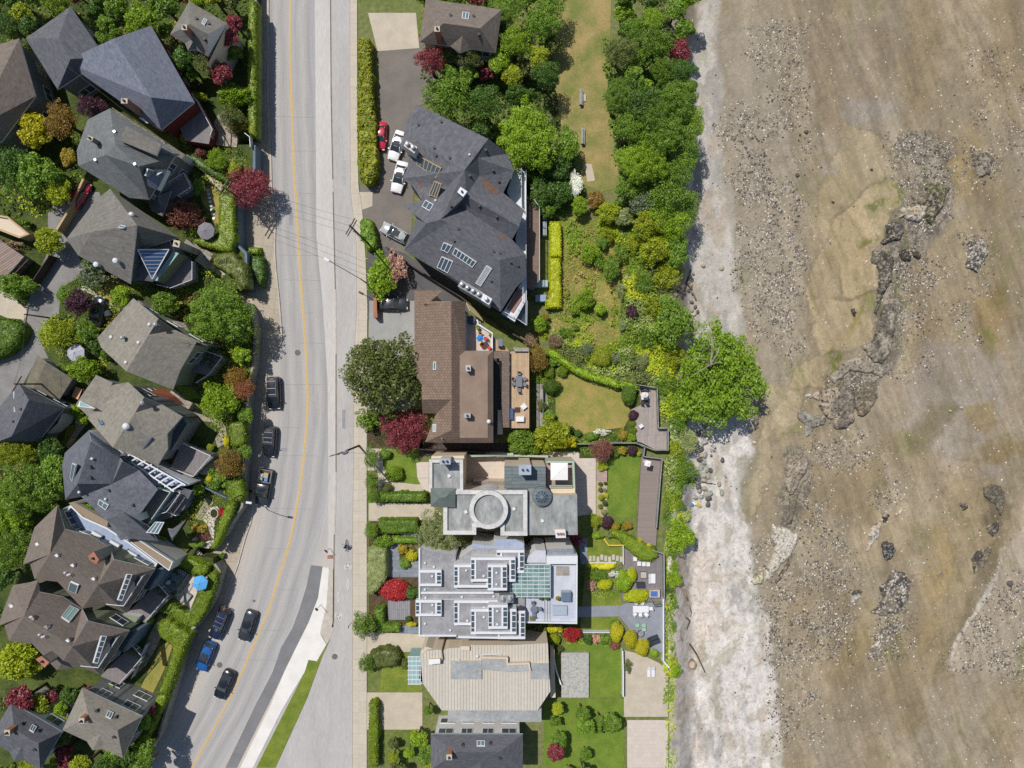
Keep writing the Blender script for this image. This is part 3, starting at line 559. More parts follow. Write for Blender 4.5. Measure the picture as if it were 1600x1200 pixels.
def plant(p,rx,h,kind,leaf,label,cat='tree',group=None,z=0.0,ry=None,rot=None,flat=None,name=None,wood=True,bark=None):
 ry=ry or rx;n=VARN.get(kind,0);VARN[kind]=n+1
 f0={'huge':.7,'big':.7,'maple':.6,'pine':.85,'med':.75,'shrub':.75,'ball':.85,'fluffy':.8,'loose':.6}[kind]
 rm=rx/S;rv=min((flat or 1)*rm*f0,h*.6)
 zc=z+h-rv;c=W(p,zc);k=(H-zc)/H
 rot=n*1.7 if rot is None else rot
 ex,ey=rx/S*k*1.07,ry/S*k*1.07
 name=name or('tree' if cat=='tree' else 'shrub')
 me=crown(kind,n%3)
 if wood:
  t=thing(name,(c.x,c.y,z),label,cat,group)
  o=bpy.data.objects.new('crown',me);COL.objects.link(o);o.parent=t;o.location=(0,0,zc-z)
  tk=trunk_mesh(h-rv*.5,max(.03,.035*h+.02*rm),n,rm);q=tk.build('trunk',bark or m_bark,t)
 else:
  o=bpy.data.objects.new(name,me);COL.objects.link(o);o.location=(c.x,c.y,zc);tag(o,label,cat,group)
 if not me.materials:me.materials.append(LEAF[leaf])
 o.material_slots[0].link='OBJECT';o.material_slots[0].material=LEAF[leaf]
 if abs(rx-ry)>.5:o.rotation_euler=(0,0,0);o.scale=(ex,ey,rv/f0)
 else:o.rotation_euler=(0,0,rot);o.scale=(ex,ey,rv/f0)
 return o
def hedge(pts,zt,z,leaf,label,cat='hedge',group=None,name='hedge',size=.13,dens=60,lump=.12,rnd=.35):
 q=[W(p,zt)for p in pts];x0=min(v.x for v in q);x1=max(v.x for v in q);y0=min(v.y for v in q);y1=max(v.y for v in q)
 cx,cy=(x0+x1)/2,(y0+y1)/2;poly=[(v.x,v.y)for v in q]
 rs=np.random.RandomState(int(abs(cx*13+cy*7))%9999)
 st=.22;gx_=np.arange(x0-st,x1+st*2,st);gy_=np.arange(y0-st,y1+st*2,st)
 X,Y=np.meshgrid(gx_,gy_,indexing='ij');d=sdist(X,Y,poly)
 d=d+(fbm(X*1.1,Y*1.1,17,3)-.5)*lump*2.4
 hh=zt-z;t=np.clip(d/rnd,0,1)
 Z=zt-rnd*.8*(1-np.sqrt(np.clip(1-(1-t)**2,0,1)))+(fbm(X*1.6,Y*1.6,5,3)-.5)*lump*2
 Z=np.where(d<=0,z-.05,Z)
 nx,ny=X.shape;I=(np.arange(nx-1)[:,None]*ny+np.arange(ny-1)[None])
 kp=(np.maximum.reduce([d[:-1,:-1],d[1:,:-1],d[:-1,1:],d[1:,1:]])>0)
 I=I[kp];F=np.stack([I,I+ny,I+ny+1,I+1],1)
 V=np.stack([X.ravel()-cx,Y.ravel()-cy,Z.ravel()-z-.05],1)
 area=(x1-x0)*(y1-y0);m=int(area*dens)
 lx=rs.uniform(x0-.1,x1+.1,m);ly=rs.uniform(y0-.1,y1+.1,m);ld=sdist(lx,ly,poly);ok=ld>-.05;lx,ly,ld=lx[ok],ly[ok],ld[ok]
 tt_=np.clip(ld/rnd,0,1);lz=zt-rnd*.8*(1-np.sqrt(np.clip(1-(1-tt_)**2,0,1)))+(fbm(lx*1.6,ly*1.6,5,3)-.5)*lump*2-z
 C1=np.stack([lx-cx,ly-cy,lz],1);N1=np.tile([0,0,1.],(len(lx),1))
 per=[(poly[i],poly[(i+1)%len(poly)])for i in range(len(poly))];C2=[];N2=[]
 ar=sum(poly[i][0]*poly[(i+1)%len(poly)][1]-poly[(i+1)%len(poly)][0]*poly[i][1]for i in range(len(poly)))
 for a,b_ in per:
  L=math.hypot(b_[0]-a[0],b_[1]-a[1]);k=int(L*hh*dens*.7)
  if k<1:continue
  u=rs.rand(k);nx_,ny_=(b_[1]-a[1])/(L+1e-9),-(b_[0]-a[0])/(L+1e-9)
  if ar<0:nx_,ny_=-nx_,-ny_
  C2.append(np.stack([a[0]+(b_[0]-a[0])*u-cx+nx_*rs.uniform(-.08,.06,k),a[1]+(b_[1]-a[1])*u-cy+ny_*rs.uniform(-.08,.06,k),rs.uniform(0,hh*.95,k)],1))
  N2.append(np.tile([nx_,ny_,.3],(k,1)))
 CC=np.concatenate([C1]+C2);NN=np.concatenate([N1]+N2)
 V2,F2=leaf_quads(CC,NN,size*.8,rs,.5)
 me=npmesh(name,np.concatenate([V,V2]),np.concatenate([F,F2+len(V)]))
 me.materials.append(LEAF[leaf]);o=bpy.data.objects.new(name,me);COL.objects.link(o);o.location=(cx,cy,z)
 return tag(o,label,cat,group)
def undergrowth(pts,zf,hmax,cols,name,label,dens=14,size=.28,seed=1,kind='stuff',zpix=0.0,hscale=.35,thr=0):
 rs=np.random.RandomState(seed)
 q=[W(p,zpix)for p in pts];poly=[(v.x,v.y)for v in q];x0,x1=min(a[0]for a in poly),max(a[0]for a in poly);y0,y1=min(a[1]for a in poly),max(a[1]for a in poly)
 m=int((x1-x0)*(y1-y0)*dens);x=rs.uniform(x0,x1,m);y=rs.uniform(y0,y1,m)
 d=sdist(x+(fbm(x*.8,y*.8,5,3)-.5)*1.6,y+(fbm(x*.8,y*.8,6,3)-.5)*1.6,poly);ok=(d>0)&(fbm(x*.45,y*.45,seed+77,3)>thr);x,y,d=x[ok],y[ok],d[ok]
 hump=np.clip((fbm(x*hscale,y*hscale,seed+3,3)-.3)*2,0,1)*(1-.5*vnoise(x*1.3,y*1.3,seed+9))
 hh=hmax*(.15+.85*hump)*np.clip(d/.8,.15,1)
 z=zf(x,y)+hh*rs.uniform(.55,1.0,len(x))
 e=.3;hx=(fbm((x+e)*hscale,y*hscale,seed+3,3)-fbm((x-e)*hscale,y*hscale,seed+3,3))*hmax*3;hy=(fbm(x*hscale,(y+e)*hscale,seed+3,3)-fbm(x*hscale,(y-e)*hscale,seed+3,3))*hmax*3
 N=np.stack([-hx,-hy,np.ones(len(x))],1)
 V,F=leaf_quads(np.stack([x,y,z],1),N,size,rs,.5)
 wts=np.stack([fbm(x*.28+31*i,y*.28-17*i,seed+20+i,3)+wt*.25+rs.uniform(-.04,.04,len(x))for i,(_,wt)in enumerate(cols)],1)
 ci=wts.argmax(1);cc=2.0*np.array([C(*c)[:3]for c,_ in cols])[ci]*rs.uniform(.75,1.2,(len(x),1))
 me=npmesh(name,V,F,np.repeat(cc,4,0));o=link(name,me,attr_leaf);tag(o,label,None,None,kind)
 return o
def _al():
 m=bpy.data.materials.new('mixed_foliage');m.use_nodes=True;n=m.node_tree.nodes;l=m.node_tree.links;n.remove(n['Principled BSDF'])
 a=n.new('ShaderNodeAttribute');a.attribute_name='col';d=n.new('ShaderNodeBsdfDiffuse');t=n.new('ShaderNodeBsdfTranslucent');x=n.new('ShaderNodeMixShader');x.inputs[0].default_value=.3
 l.new(a.outputs[0],d.inputs[0]);l.new(a.outputs[0],t.inputs[0]);l.new(d.outputs[0],x.inputs[1]);l.new(t.outputs[0],x.inputs[2]);l.new(x.outputs[0],n['Material Output'].inputs[0]);return m
attr_leaf=_al()
# buildings
m_white=plain('white_trim',C(226,228,232),.5)
m_glass=plain('window_glass',(.06,.085,.105,1),.08,0,.8)
m_glass_sky=plain('skylight_glass',(.10,.17,.19,1),.12,0,.8)
m_glass_teal=plain('teal_glass',C(150,190,184),.15,0,.7)
m_dkframe=plain('dark_frame',C(50,54,58),.5)
m_metal=plain('galvanised',C(190,192,194),.35,.6)
m_ventdark=plain('vent_dark',C(60,60,64),.6)
def in2(p,pts):
 x,y=p;c=False;n=len(pts)
 for i in range(n):
  (x0,y0),(x1,y1)=pts[i],pts[(i+1)%n]
  if(y0>y)!=(y1>y)and x<x0+(y-y0)*(x1-x0)/(y1-y0):c=not c
 return c
class House:
 def __init__(s,name,label,cat,base,origin_px,group=None):
  o=W(origin_px,base);s.base=base;s.root=thing(name,o,label,cat,group);s.o=o;s.tris=[];s.walls_done=[]
 def part(s,mb,name,mats,parent=None,smooth=False):
  mb.v=[(x-s.o.x,y-s.o.y,z-s.o.z)for x,y,z in mb.v]
  o=mb.build(name,mats,None,smooth);o.location=(0,0,0);o.parent=parent or s.root;return o
 def roof(s,verts,faces,mat,walls=None,wall_mat=None,trim=None,over=.45,thick=.16,name='roof',base=None,windows=True,winz=None,zwall=None):
  P3={k:W((v[0],v[1]),v[2])for k,v in verts.items()}
  fl=[f.split()for f in faces.split('|')]
  mb=MB();ids={k:i for i,k in enumerate(P3)}
  ed={}
  fixed=[]
  for f in fl:
   pts=[P3[k]for k in f];a=sum(pts[i].x*pts[(i+1)%len(pts)].y-pts[(i+1)%len(pts)].x*pts[i].y for i in range(len(pts)))
   if a<0:f=f[::-1];pts=pts[::-1]
   fixed.append(f)
   for i in range(len(f)):ed[(f[i],f[(i+1)%len(f)])]=1
   for i in range(1,len(pts)-1):s.tris.append((pts[0],pts[i],pts[i+1]))
  mb.v=[tuple(p)for p in P3.values()]+[(p.x,p.y,p.z-thick)for p in P3.values()];nV=len(P3)
  for f in fixed:
   for t in tessellate_polygon([[Vector((P3[k].x,P3[k].y,0))for k in f]]):
    t=[f[i]for i in t];a,b_,c=(P3[k]for k in t)
    if(b_-a).to_2d().cross((c-a).to_2d())<0:t=t[::-1]
    mb.f.append(tuple(ids[k]for k in t));mb.m.append(0);mb.f.append(tuple(nV+ids[k]for k in reversed(t)));mb.m.append(1)
  bd=[e for e in ed if(e[1],e[0])not in ed]
  for a,b_ in bd:mb.f.append((ids[a],nV+ids[a],nV+ids[b_],ids[b_]));mb.m.append(1)
  r=s.part(mb,name,[mat,trim or m_white])
  if wall_mat is not None:
   nxt={a:b_ for a,b_ in bd};start=bd[0][0];loop=[start];k=nxt[start]
   while k!=start and len(loop)<99:loop.append(k);k=nxt[k]
   s.walls([P3[k]for k in loop],wall_mat,base if base is not None else s.base,over,thick,windows)
  return r
 def walls(s,L,mat,base,over=.45,thick=.16,windows=True,name='wall'):
  n=len(L);ins=[]
  for i in range(n):
   a,b_,c=L[i-1],L[i],L[(i+1)%n]
   e1=Vector((b_.x-a.x,b_.y-a.y));e2=Vector((c.x-b_.x,c.y-b_.y))
   if e1.length<1e-6 or e2.length<1e-6:ins.append(Vector((b_.x,b_.y,b_.z)));continue
   e1.normalize();e2.normalize();n1=Vector((-e1.y,e1.x));n2=Vector((-e2.y,e2.x));mm=n1+n2
   k=over*2/max(.5,mm.dot(mm))if mm.length>.1 else 0
   ins.append(Vector((b_.x+mm.x*k,b_.y+mm.y*k,b_.z)))
  mb=MB()
  for i in range(n):
   a,b_=ins[i],ins[(i+1)%n]
   mb.poly([(a.x,a.y,base),(b_.x,b_.y,base),(b_.x,b_.y,b_.z-thick-.01),(a.x,a.y,a.z-thick-.01)])
  s.part(mb,name,mat)
  if not windows:return
  for i in range(n):
   a,b_=ins[i],ins[(i+1)%n];d=Vector((b_.x-a.x,b_.y-a.y));Ln=d.length
   if Ln<2.6:continue
   d.normalize();nrm=Vector((d.y,-d.x));mid=(a+b_)/2
   if nrm.dot(Vector((-mid.x,-mid.y)))<4:continue
   zt=min(a.z,b_.z);k=int(Ln/2.9)
   fl_=[zz for zz in(base+.9,base+3.8,base+6.6)if zz+1.5<zt-.4]
   for zz in fl_:
    for j in range(k):
     s.window(a.to_2d()+d*(Ln*(j+.5)/k),d,zz,1.5 if(j+int(zz))%3 else 2.0,1.4)
 def window(s,c,d,z,wd,ht,fr=None):
  ang=math.atan2(d.y,d.x);nrm=Vector((d.y,-d.x));mb=MB();c3=Vector((c.x,c.y,0))+nrm.to_3d()*.03
  for dz,h_ in((0,.1),(ht,.1)):mb.box((c3.x,c3.y,z+dz),(wd+.2,.1,h_),ang)
  for dx in(-wd/2,0,wd/2):
   q=c3+d.to_3d()*dx;mb.box((q.x,q.y,z+ht/2),(.09,.09,ht-.11),ang)
  w_=s.part(mb,'window',fr or m_white)
  g_=MB();g_.box((c3.x,c3.y,z+ht/2),(wd-.1,.05,ht-.12),ang);s.part(g_,'pane',m_glass,w_)
 def on(s,p):
  d=W(p,0)-Vector((0,0,H));best=None;nn=None
  for t in s.tris:
   q=intersect_ray_tri(t[0],t[1],t[2],d,Vector((0,0,H)))
   if q and(best is None or q.z>best.z):best=q;nn=(t[1]-t[0]).cross(t[2]-t[0]).normalized()
  if best is None:best=W(p,s.base+7);nn=Vector((0,0,1))
  if nn.z<0:nn=-nn
  return best,nn
 def skylight(s,pts,n=1,frame=None,glass=None,h=.16,along=0,label=None):
  q=[s.on(p)for p in pts];nn=q[0][1];c=[a[0]for a in q];up=nn*h
  c=[v-nn*(v-c[0]).dot(nn)for v in c];up2=max((a[0]-b_).dot(nn)for a,b_ in zip(q,c));c=[v+nn*max(0,up2)for v in c]
  mb=MB();t=c
  mb.add([v+up for v in t]+[v-nn*.05 for v in t],[(0,1,5,4),(1,2,6,5),(2,3,7,6),(3,0,4,7)])
  cen=sum(t,Vector())/4;inn=[]
  wdt=(t[1]-t[0]).length;hgt=(t[3]-t[0]).length;fx,fy=.09/max(.3,wdt),.09/max(.3,hgt)
  def uv(u,v):return(t[0]*(1-u)+t[1]*u)*(1-v)+(t[3]*(1-u)+t[2]*u)*v+up
  a,b_=min(.3,fx),min(.3,fy)
  for(u0,v0,u1,v1)in[(0,0,1,b_),(0,1-b_,1,1),(0,b_,a,1-b_),(1-a,b_,1,1-b_)]+[(i/n-a/2,b_,i/n+a/2,1-b_)for i in range(1,n)]:
   mb.poly([uv(u0,v0),uv(u1,v0),uv(u1,v1),uv(u0,v1)])
  o=s.part(mb,'skylight',frame or m_white)
  if label:o['label']=label
  g_=MB();up0=up;up=nn*(h-.04)
  g_.poly([uv(a*.5,b_*.5),uv(1-a*.5,b_*.5),uv(1-a*.5,1-b_*.5),uv(a*.5,1-b_*.5)]);s.part(g_,'glazing',glass or m_glass_sky,o)
  return o
 def vent(s,p,kind='box',r=.16,mat=None,h=None):
  c,_=s.on(p);mb=MB();h=h or{'box':.3,'pipe':.5,'dome':.35,'tall':.9}[kind]
  if kind=='box':mb.box((c.x,c.y,c.z+h/2-.1),(r*2,r*2,h+.1),.5)
  elif kind in('pipe','tall'):mb.tube((c.x,c.y,c.z-.2),(c.x,c.y,c.z+h),r,r,8);mb.tube((c.x,c.y,c.z+h),(c.x,c.y,c.z+h+.12),r*1.6,r*.6,8)
  else:mb.tube((c.x,c.y,c.z-.2),(c.x,c.y,c.z+h*.5),r,r,10);mb.ball((c.x,c.y,c.z+h*.5),(r*1.2,r*1.2,r),10)
  return s.part(mb,'vent',mat or m_metal)
 def chimney(s,pts,zt,mat,cap=None,pots=1,zb=None,flue=None):
  q=[W(p,zt)for p in pts];mb=MB();zb=zb if zb is not None else s.base
  mb.prism(q,zb,zt-.12);o=s.part(mb,'chimney',mat)
  c=sum(q,Vector())/len(q);m2=MB();m2.prism([c+(v-c)*1.08 for v in q],zt-.12,zt);s.part(m2,'cap',cap or m_conc,o)
  d=(q[1]-q[0]);
  for i in range(pots):
   pp=c+d*((i+.5)/pots-.5)*.8;m3=MB();m3.tube((pp.x,pp.y,zt),(pp.x,pp.y,zt+.35),.16,.13,10);s.part(m3,'flue',flue or m_ventdark,o)
  return o
 def block(s,pts,z1,z0=None,mat=None,top=None,name='wall',mi=0):
  q=[W(p,z1)for p in pts];mb=MB();mb.prism(q,s.base if z0 is None else z0,z1,0,1)
  ar=[(q[0],q[i],q[i+1])for i in range(1,len(q)-1)];s.tris+=ar
  return s.part(mb,name,[mat,top or mat])
 def parapet(s,pts,z,wdt=.35,h=.35,mat=None,name='parapet',closed=True,zpix=None,coping=None):
  q=[W(p,z+h)for p in pts];n=len(q);mb=MB()
  ar=sum(q[i].x*q[(i+1)%n].y-q[(i+1)%n].x*q[i].y for i in range(n))
  if ar<0:q=q[::-1]
  def off(i,k):
   a,b_,c=q[i-1],q[i],q[(i+1)%n]
   if not closed and i==0:a=b_*2-c
   if not closed and i==n-1:c=b_*2-a
   e1=(b_-a).to_2d().normalized();e2=(c-b_).to_2d().normalized();mm=Vector((-e1.y,e1.x))+Vector((-e2.y,e2.x))
   return Vector((b_.x,b_.y))+mm*(k*2/max(.6,mm.dot(mm)))
  O=[Vector((v.x,v.y))for v in q];In=[off(i,wdt)for i in range(n)]
  for i in range(n if closed else n-1):
   j=(i+1)%n;a,b_,c,d=O[i],O[j],In[j],In[i]
   for zz,rev in((z+h,0),):
    mb.poly([(a.x,a.y,zz),(b_.x,b_.y,zz),(c.x,c.y,zz),(d.x,d.y,zz)])
   mb.poly([(a.x,a.y,z-.3),(b_.x,b_.y,z-.3),(b_.x,b_.y,z+h),(a.x,a.y,z+h)])
   mb.poly([(c.x,c.y,z-.02),(d.x,d.y,z-.02),(d.x,d.y,z+h),(c.x,c.y,z+h)])
  if not closed:
   for i in(0,n-1):
    a,d=O[i],In[i];mb.poly([(a.x,a.y,z-.3),(d.x,d.y,z-.3),(d.x,d.y,z+h),(a.x,a.y,z+h)])
  return s.part(mb,name,mat or m_white)
 def railing(s,pts,z,h=1.05,mat=None,glass=None,zpx=None,step=1.4,name='railing'):
  q=[W(p,(z+h)if zpx is None else zpx)for p in pts];mb=MB();g_=MB()
  for i in range(len(q)-1):
   a,b_=q[i],q[i+1];L=(b_-a).length;k=max(1,round(L/step))
   A=Vector((a.x,a.y,z+h));B_=Vector((b_.x,b_.y,z+h));mb.tube(A,B_,.045,.045,6)
   for j in range(k+1):
    c=A+(B_-A)*j/k;mb.box((c.x,c.y,z+h/2),(.06,.06,h-.02))
   if glass:g_.poly([(a.x,a.y,z+.1),(b_.x,b_.y,z+.1),(b_.x,b_.y,z+h-.06),(a.x,a.y,z+h-.06)])
   else:
    for j in range(int(L/.16)):
     c=A+(B_-A)*(j+.5)/int(L/.16);g_.box((c.x,c.y,z+h/2),(.02,.02,h-.1))
  o=s.part(mb,name,mat or m_white)
  s.part(g_,'panel' if glass else 'balusters',glass or mat or m_white,o)
  return o
def shingle(name,c1,c2):
 if name in _mats:return _mats[name]
 m=mottled(name,c1,c2,1.1,2.4,.2,.9,.35,stretch=(1,1,4.5),spec=.15)
 return m
sh_slate=shingle('slate_shingle',C(114,115,120),C(97,98,104))
sh_blue=shingle('bluegrey_shingle',C(130,135,148),C(112,117,132))
sh_green=shingle('greygreen_shingle',C(128,131,131),C(110,114,116))
sh_taupe=shingle('taupe_shingle',C(152,147,136),C(136,131,121))
sh_taupe2=shingle('grey_taupe_shingle',C(138,134,127),C(119,116,111))
sh_brown=shingle('brown_shingle',C(137,126,117),C(120,111,103))
sh_dark=shingle('charcoal_shingle',C(119,122,130),C(101,104,112))
m_tile=boards('brown_roof_tile',C(146,124,108),C(130,111,97),C(108,91,79),.42,.36,.03,0,.8,.5,.10)
m_cream=plain('cream_render',C(222,206,182),.8)
m_stucco=plain('pale_stucco',C(214,210,200),.8)
m_greywall=boards('grey_siding',C(150,152,150),C(138,140,140),C(110,112,112),4,.18,.02,R(30))
m_greenwall=boards('sage_siding',C(150,156,132),C(140,146,122),C(112,118,98),4,.18,.02,R(30))
m_redwall=boards('red_siding',C(130,52,48),C(116,46,42),C(80,34,30),4,.18,.02,R(30))
m_bluewall=boards('blue_siding_wall_shade',C(120,138,156),C(108,126,146),C(84,98,114),4,.18,.02,R(30))  # siding colour; also carries the painted shade of one retaining wall
m_tanwall=plain('tan_render',C(196,170,130),.8)
m_brick=boards('orange_brick',C(190,120,84),C(170,100,70),C(150,130,116),.22,.075,.012,0)
m_membrane=mottled('roof_membrane',C(170,172,170),C(132,136,135),.75,3.2,.26,stretch=(.6,.25,1))
m_membrane2=mottled('pale_roof_membrane',C(176,178,178),C(152,156,158),.5,3,.16)
m_copper=boards('weathered_copper_roof',C(118,128,130),C(104,115,118),C(86,96,100),30,.45,.03,0,.7,0,.2)
m_coping=mottled('worn_white_coping',C(222,220,216),C(196,196,194),1.2,5,.12)
m_whitewall=plain('white_render',C(236,236,236),.7)
m_alu=plain('white_aluminium',C(214,226,226),.4,.2)
m_seamroof=boards('beige_standing_seam',C(208,201,188),C(200,193,180),C(162,154,142),30,.42,.045,R(90),.55,0,.08)
m_deckw=boards('warm_cedar_deck',C(206,180,148),C(188,160,130),C(136,112,88),5,.15,.014,R(90),jit=.15)
m_deckg=boards('weathered_grey_deck',C(182,172,164),C(164,154,148),C(122,114,108),5,.15,.02,R(90),jit=.12)
m_deckp=boards('mauve_composite_deck',C(154,140,134),C(146,132,126),C(116,104,100),6,.15,.014,0,jit=.06)
m_deckc=boards('charcoal_deck',C(146,139,139),C(134,128,129),C(90,86,88),5,.15,.016,R(90),jit=.1)
m_pavg=boards('grey_slate_paving',C(142,150,160),C(128,136,148),C(108,114,124),.9,.6,.02,0,jit=.1)
m_pavp=boards('mauve_paver',C(190,166,158),C(176,152,146),C(150,130,124),.6,.3,.015,0,jit=.08)
m_pavl=boards('pale_tile_terrace',C(214,202,190),C(206,194,182),C(184,172,160),.6,.6,.01,0,jit=.05)
m_pavw=boards('worn_slabs',C(176,164,148),C(158,148,134),C(112,104,92),.9,.9,.03,R(32),jit=.15)
# western terrace and houses
T0=TER
terr=P('','398,-300 398,150 397,210 372,216 372,226 397,226 396,260 385,290 369,302 369,380 383,395 384,452 361,452 361,466 385,472 392,490 397,520 395,560 388,600 384,650 381,700 379,750 377,790 362,812 346,838 331,846 307,858 301,868 333,872 333,878 342,892 332,930 321,956 306,977 293,986 268,974 264,984 289,996 281,1031 276,1050 246,1150 214,1200 154,1350 40,1600')+[(-2600,1600),(-2600,-300)]
sheet('terrace',terr,T0,m_green,thick=T0-.02)
wl=[W(p,T0)for p in terr[:-2]]
def wall_strip(pts,z0,z1,th,mat,name,label,cat='wall',cap=None):
 q=[W(p,z1)for p in pts];mb=MB(q[0])
 for i in range(len(q)-1):
  a,b_=q[i],q[i+1];d=(b_-a).normalized();L=(b_-a).length;c=(a+b_)/2
  mb.box((c.x,c.y,(z0+z1)/2),(L+th*.6,th,z1-z0-.001*(i%3)),math.atan2(d.y,d.x))
 return tag(mb.build(name,mat),label,cat)
wall_strip(P('','399,0 399,150 398,212'),0,T0+.15,.3,m_wall,'retaining_wall','concrete retaining wall under the tall hedge at the top of the street')
wall_strip(P('','397,228 397,262 386,292 370,303 370,382 384,396 385,450'),0,T0+.4,.35,m_bluewall,'retaining_wall','retaining wall coloured as in blue shade behind the west sidewalk below the red maple')  # concrete wall; its blue sky-lit shade is put into the colour
wall_strip(P('','386,474 393,491 398,521 396,561 389,601 385,651 382,701 380,751 378,791 363,813 347,840'),0,T0+.15,.3,m_wall,'retaining_wall','long curved retaining wall beside the parking bay')
wall_strip(P('','336,882 343,893 333,931 322,957 307,978 295,985'),0,T0+.15,.3,m_wall,'retaining_wall','retaining wall below the patio with the blue umbrella')
wall_strip(P('','290,998 282,1032 277,1051 247,1151 214,1200'),0,T0+.15,.3,m_wall,'retaining_wall','retaining wall beside the blue car')
m_taupew=plain('taupe_coping',C(156,138,116),.8)
h=House('house','grey green hipped roof house with shadowed dormer window, behind two red bushes','house',T0,(190,250))
h.roof(dict(N0=(172,169,8.5),Wt=(137,187,8.5),W0=(120,235,8.5),Sw=(122,259,8.5),S1=(202,309,8.3),Se=(233,312,8.3),E0=(272,246,8.5),Ne=(281,241,8.4),K0=(165,242,11.8),K1=(180,226,13.2),K2=(217,260,13.8)),'Wt W0 K0|Wt K0 K1|Wt K1 N0|N0 K1 K2 E0 Ne|K2 Se E0|K1 K0 K2|K0 Se K2|K0 S1 Se|K0 Sw S1|K0 W0 Sw',sh_green,True,m_greywall)
h.roof(dict(a=(186,219,13.0),b=(197,197,11.6),c=(252,225,10.6),d=(244,243,12.0)),'a b c d',sh_taupe2,thick=.3,name='flat_roof')
h.roof(dict(a=(226,264,12.4),b=(262,265,10.4),c=(246,296,10.4),d=(231,290,11.4)),'a b c d',sh_blue,thick=.9,name='dormer')
h.skylight(P('A','1205,590 1255,605 1235,665 1185,650'),2);h.skylight(P('A','1300,595 1335,610 1310,665 1280,650'),1)
h.roof(dict(a=(230,315,5.5),b=(246,306,6.6),c=(268,298,5.5),d=(254,338,5.5),e=(237,330,5.2)),'a b e|b c d|b d e',sh_green,True,m_greywall,name='porch_roof')
h.block(P('A','1240,880 1320,740 1520,660 1590,760 1430,860'),5.0,mat=m_bluewall,top=m_deckc,name='balcony')
h.railing(P('A','1400,720 1530,640 1590,760 1480,830'),5.0)
h.block(P('A','935,95 1545,490 1500,540 900,150'),6.0,mat=m_whitewall,top=m_stone,name='side_wing')
for p in[(960,300),(800,535),(1130,570)]:h.vent(P('A','%d,%d'%p)[0],'box')
h.chimney(P('A','735,330 775,345 765,375 725,360'),12.4,m_stone)
h=House('house','blue grey roofed house with dark red siding at the top of the street','house',T0,(220,140))
h.roof(dict(w0=(100,96,8.5),b=(224,184,8.5),c=(252,203,8.2),d=(304,160,8.2),n=(236,40,8.5),r0=(178,60,11.5),r1=(236,152,11.6)),'w0 b r1 r0|b c r1|c d r1|d n r0 r1|n w0 r0',sh_blue,True,m_redwall)
h.block(P('E','0,120 190,20 330,280 300,400 100,370'),5.0,mat=m_redwall,top=m_deckc,name='balcony');h.railing(P('E','40,0 190,20 330,280 310,330'),5.0)
h.skylight(P('A','1210,155 1235,165 1235,225 1205,205'),1)
h.chimney(P('A','1010,20 1060,20 1060,60 1010,60'),12.5,m_brick)
h=House('house','brown roofed house cut by the corner, behind the yellow tree','house',T0,(0,150))
h.roof(dict(a=(-70,90,8),b=(30,60,8),c=(56,150,8),d=(2,222,8),e=(-70,240,8),r=(0,120,10.5),q=(-20,190,10.5)),'a r b|b r c|c r q d|d q e|e q r a',sh_brown,True,m_greywall)
h=House('house','charcoal roofed house mostly hidden by the maroon trees at the top left','house',T0,(110,110))
h.roof(dict(a=(40,60,8),b=(110,10,8),c=(165,90,8),d=(90,140,8),r=(90,60,10.4),q=(110,92,10.4)),'a r b|b r q c|c q d|d q r a',sh_slate,True,m_greywall)
h=House('house','grey brown hipped house with a glass pyramid conservatory on its street side','house',T0,(190,370))
h.roof(dict(NW=(150,312,8.4),W1=(104,373,8.4),W2=(122,399,8.4),S1=(204,444,8.6),S2=(214,392,9.2),E1=(279,371,8.6),N1=(172,295,8.5),Pk=(144,362,11.8),Rg=(214,352,12.8)),'NW W1 Pk|NW Pk Rg|N1 NW Rg|N1 Rg E1|E1 Rg S2|S2 Rg S1|S1 Rg Pk|S1 Pk W2|W2 Pk W1',sh_taupe2,True,m_greywall)
h.roof(dict(a=(213,392,9),b=(262,371,7.6),c=(272,392,7.4),d=(238,440,7.4),e=(207,436,8)),'a b c|a c d|a d e',sh_slate,True,m_greywall,name='lower_roof')
gp=MB();A_,B_,C_=W((215,390),10.4),W((264,390),8.1),W((238,436),8.1);D_=W((214,433),8.3)
gp.poly([A_,C_,B_]);g_=h.part(gp,'glass_pyramid',plain('blue_glass',C(72,104,150),.1,0,.8));gb=MB()
for t in np.linspace(0,1,9):gb.tube(A_+(C_-A_)*t,B_+(C_-B_)*t,.045,.045,5)if t in(0.,1.)else gb.tube(A_+(C_-A_)*t,A_+(C_-A_)*t+(B_-A_)*(1-t),.035,.035,5)
gb.tube(A_,C_,.09,.09,6);gb.tube(A_,B_,.09,.09,6);gb.tube(B_,C_,.09,.09,6);h.part(gb,'glazing_bars',m_white,g_)
h.block(P('B','1430,90 1490,110 1310,340 1265,335'),7.2,mat=m_greenwall,top=m_glass_teal,name='bay_window')
h.block(P('B','1270,340 1490,110 1600,180 1600,330 1420,400'),4.6,mat=m_greywall,top=m_deckc,name='balcony');h.railing(P('B','1300,370 1420,400 1600,330 1600,180'),4.6)
for p,k in[((830,212),'tall'),((990,180),'tall')]:h.vent(P('B','%d,%d'%p)[0],k,.22,m_white)
h.vent(P('A','1100,990')[0],'dome',.3,m_white);h.chimney(P('B','1450,0 1500,10 1490,60 1440,50'),9.5,m_wall)
h.skylight(P('A','1010,1080 1060,1095 1050,1130 1000,1115'),1)
h=House('house','plain taupe hipped house between the glass pyramid house and the twin roofed house','house',T0,(230,540))
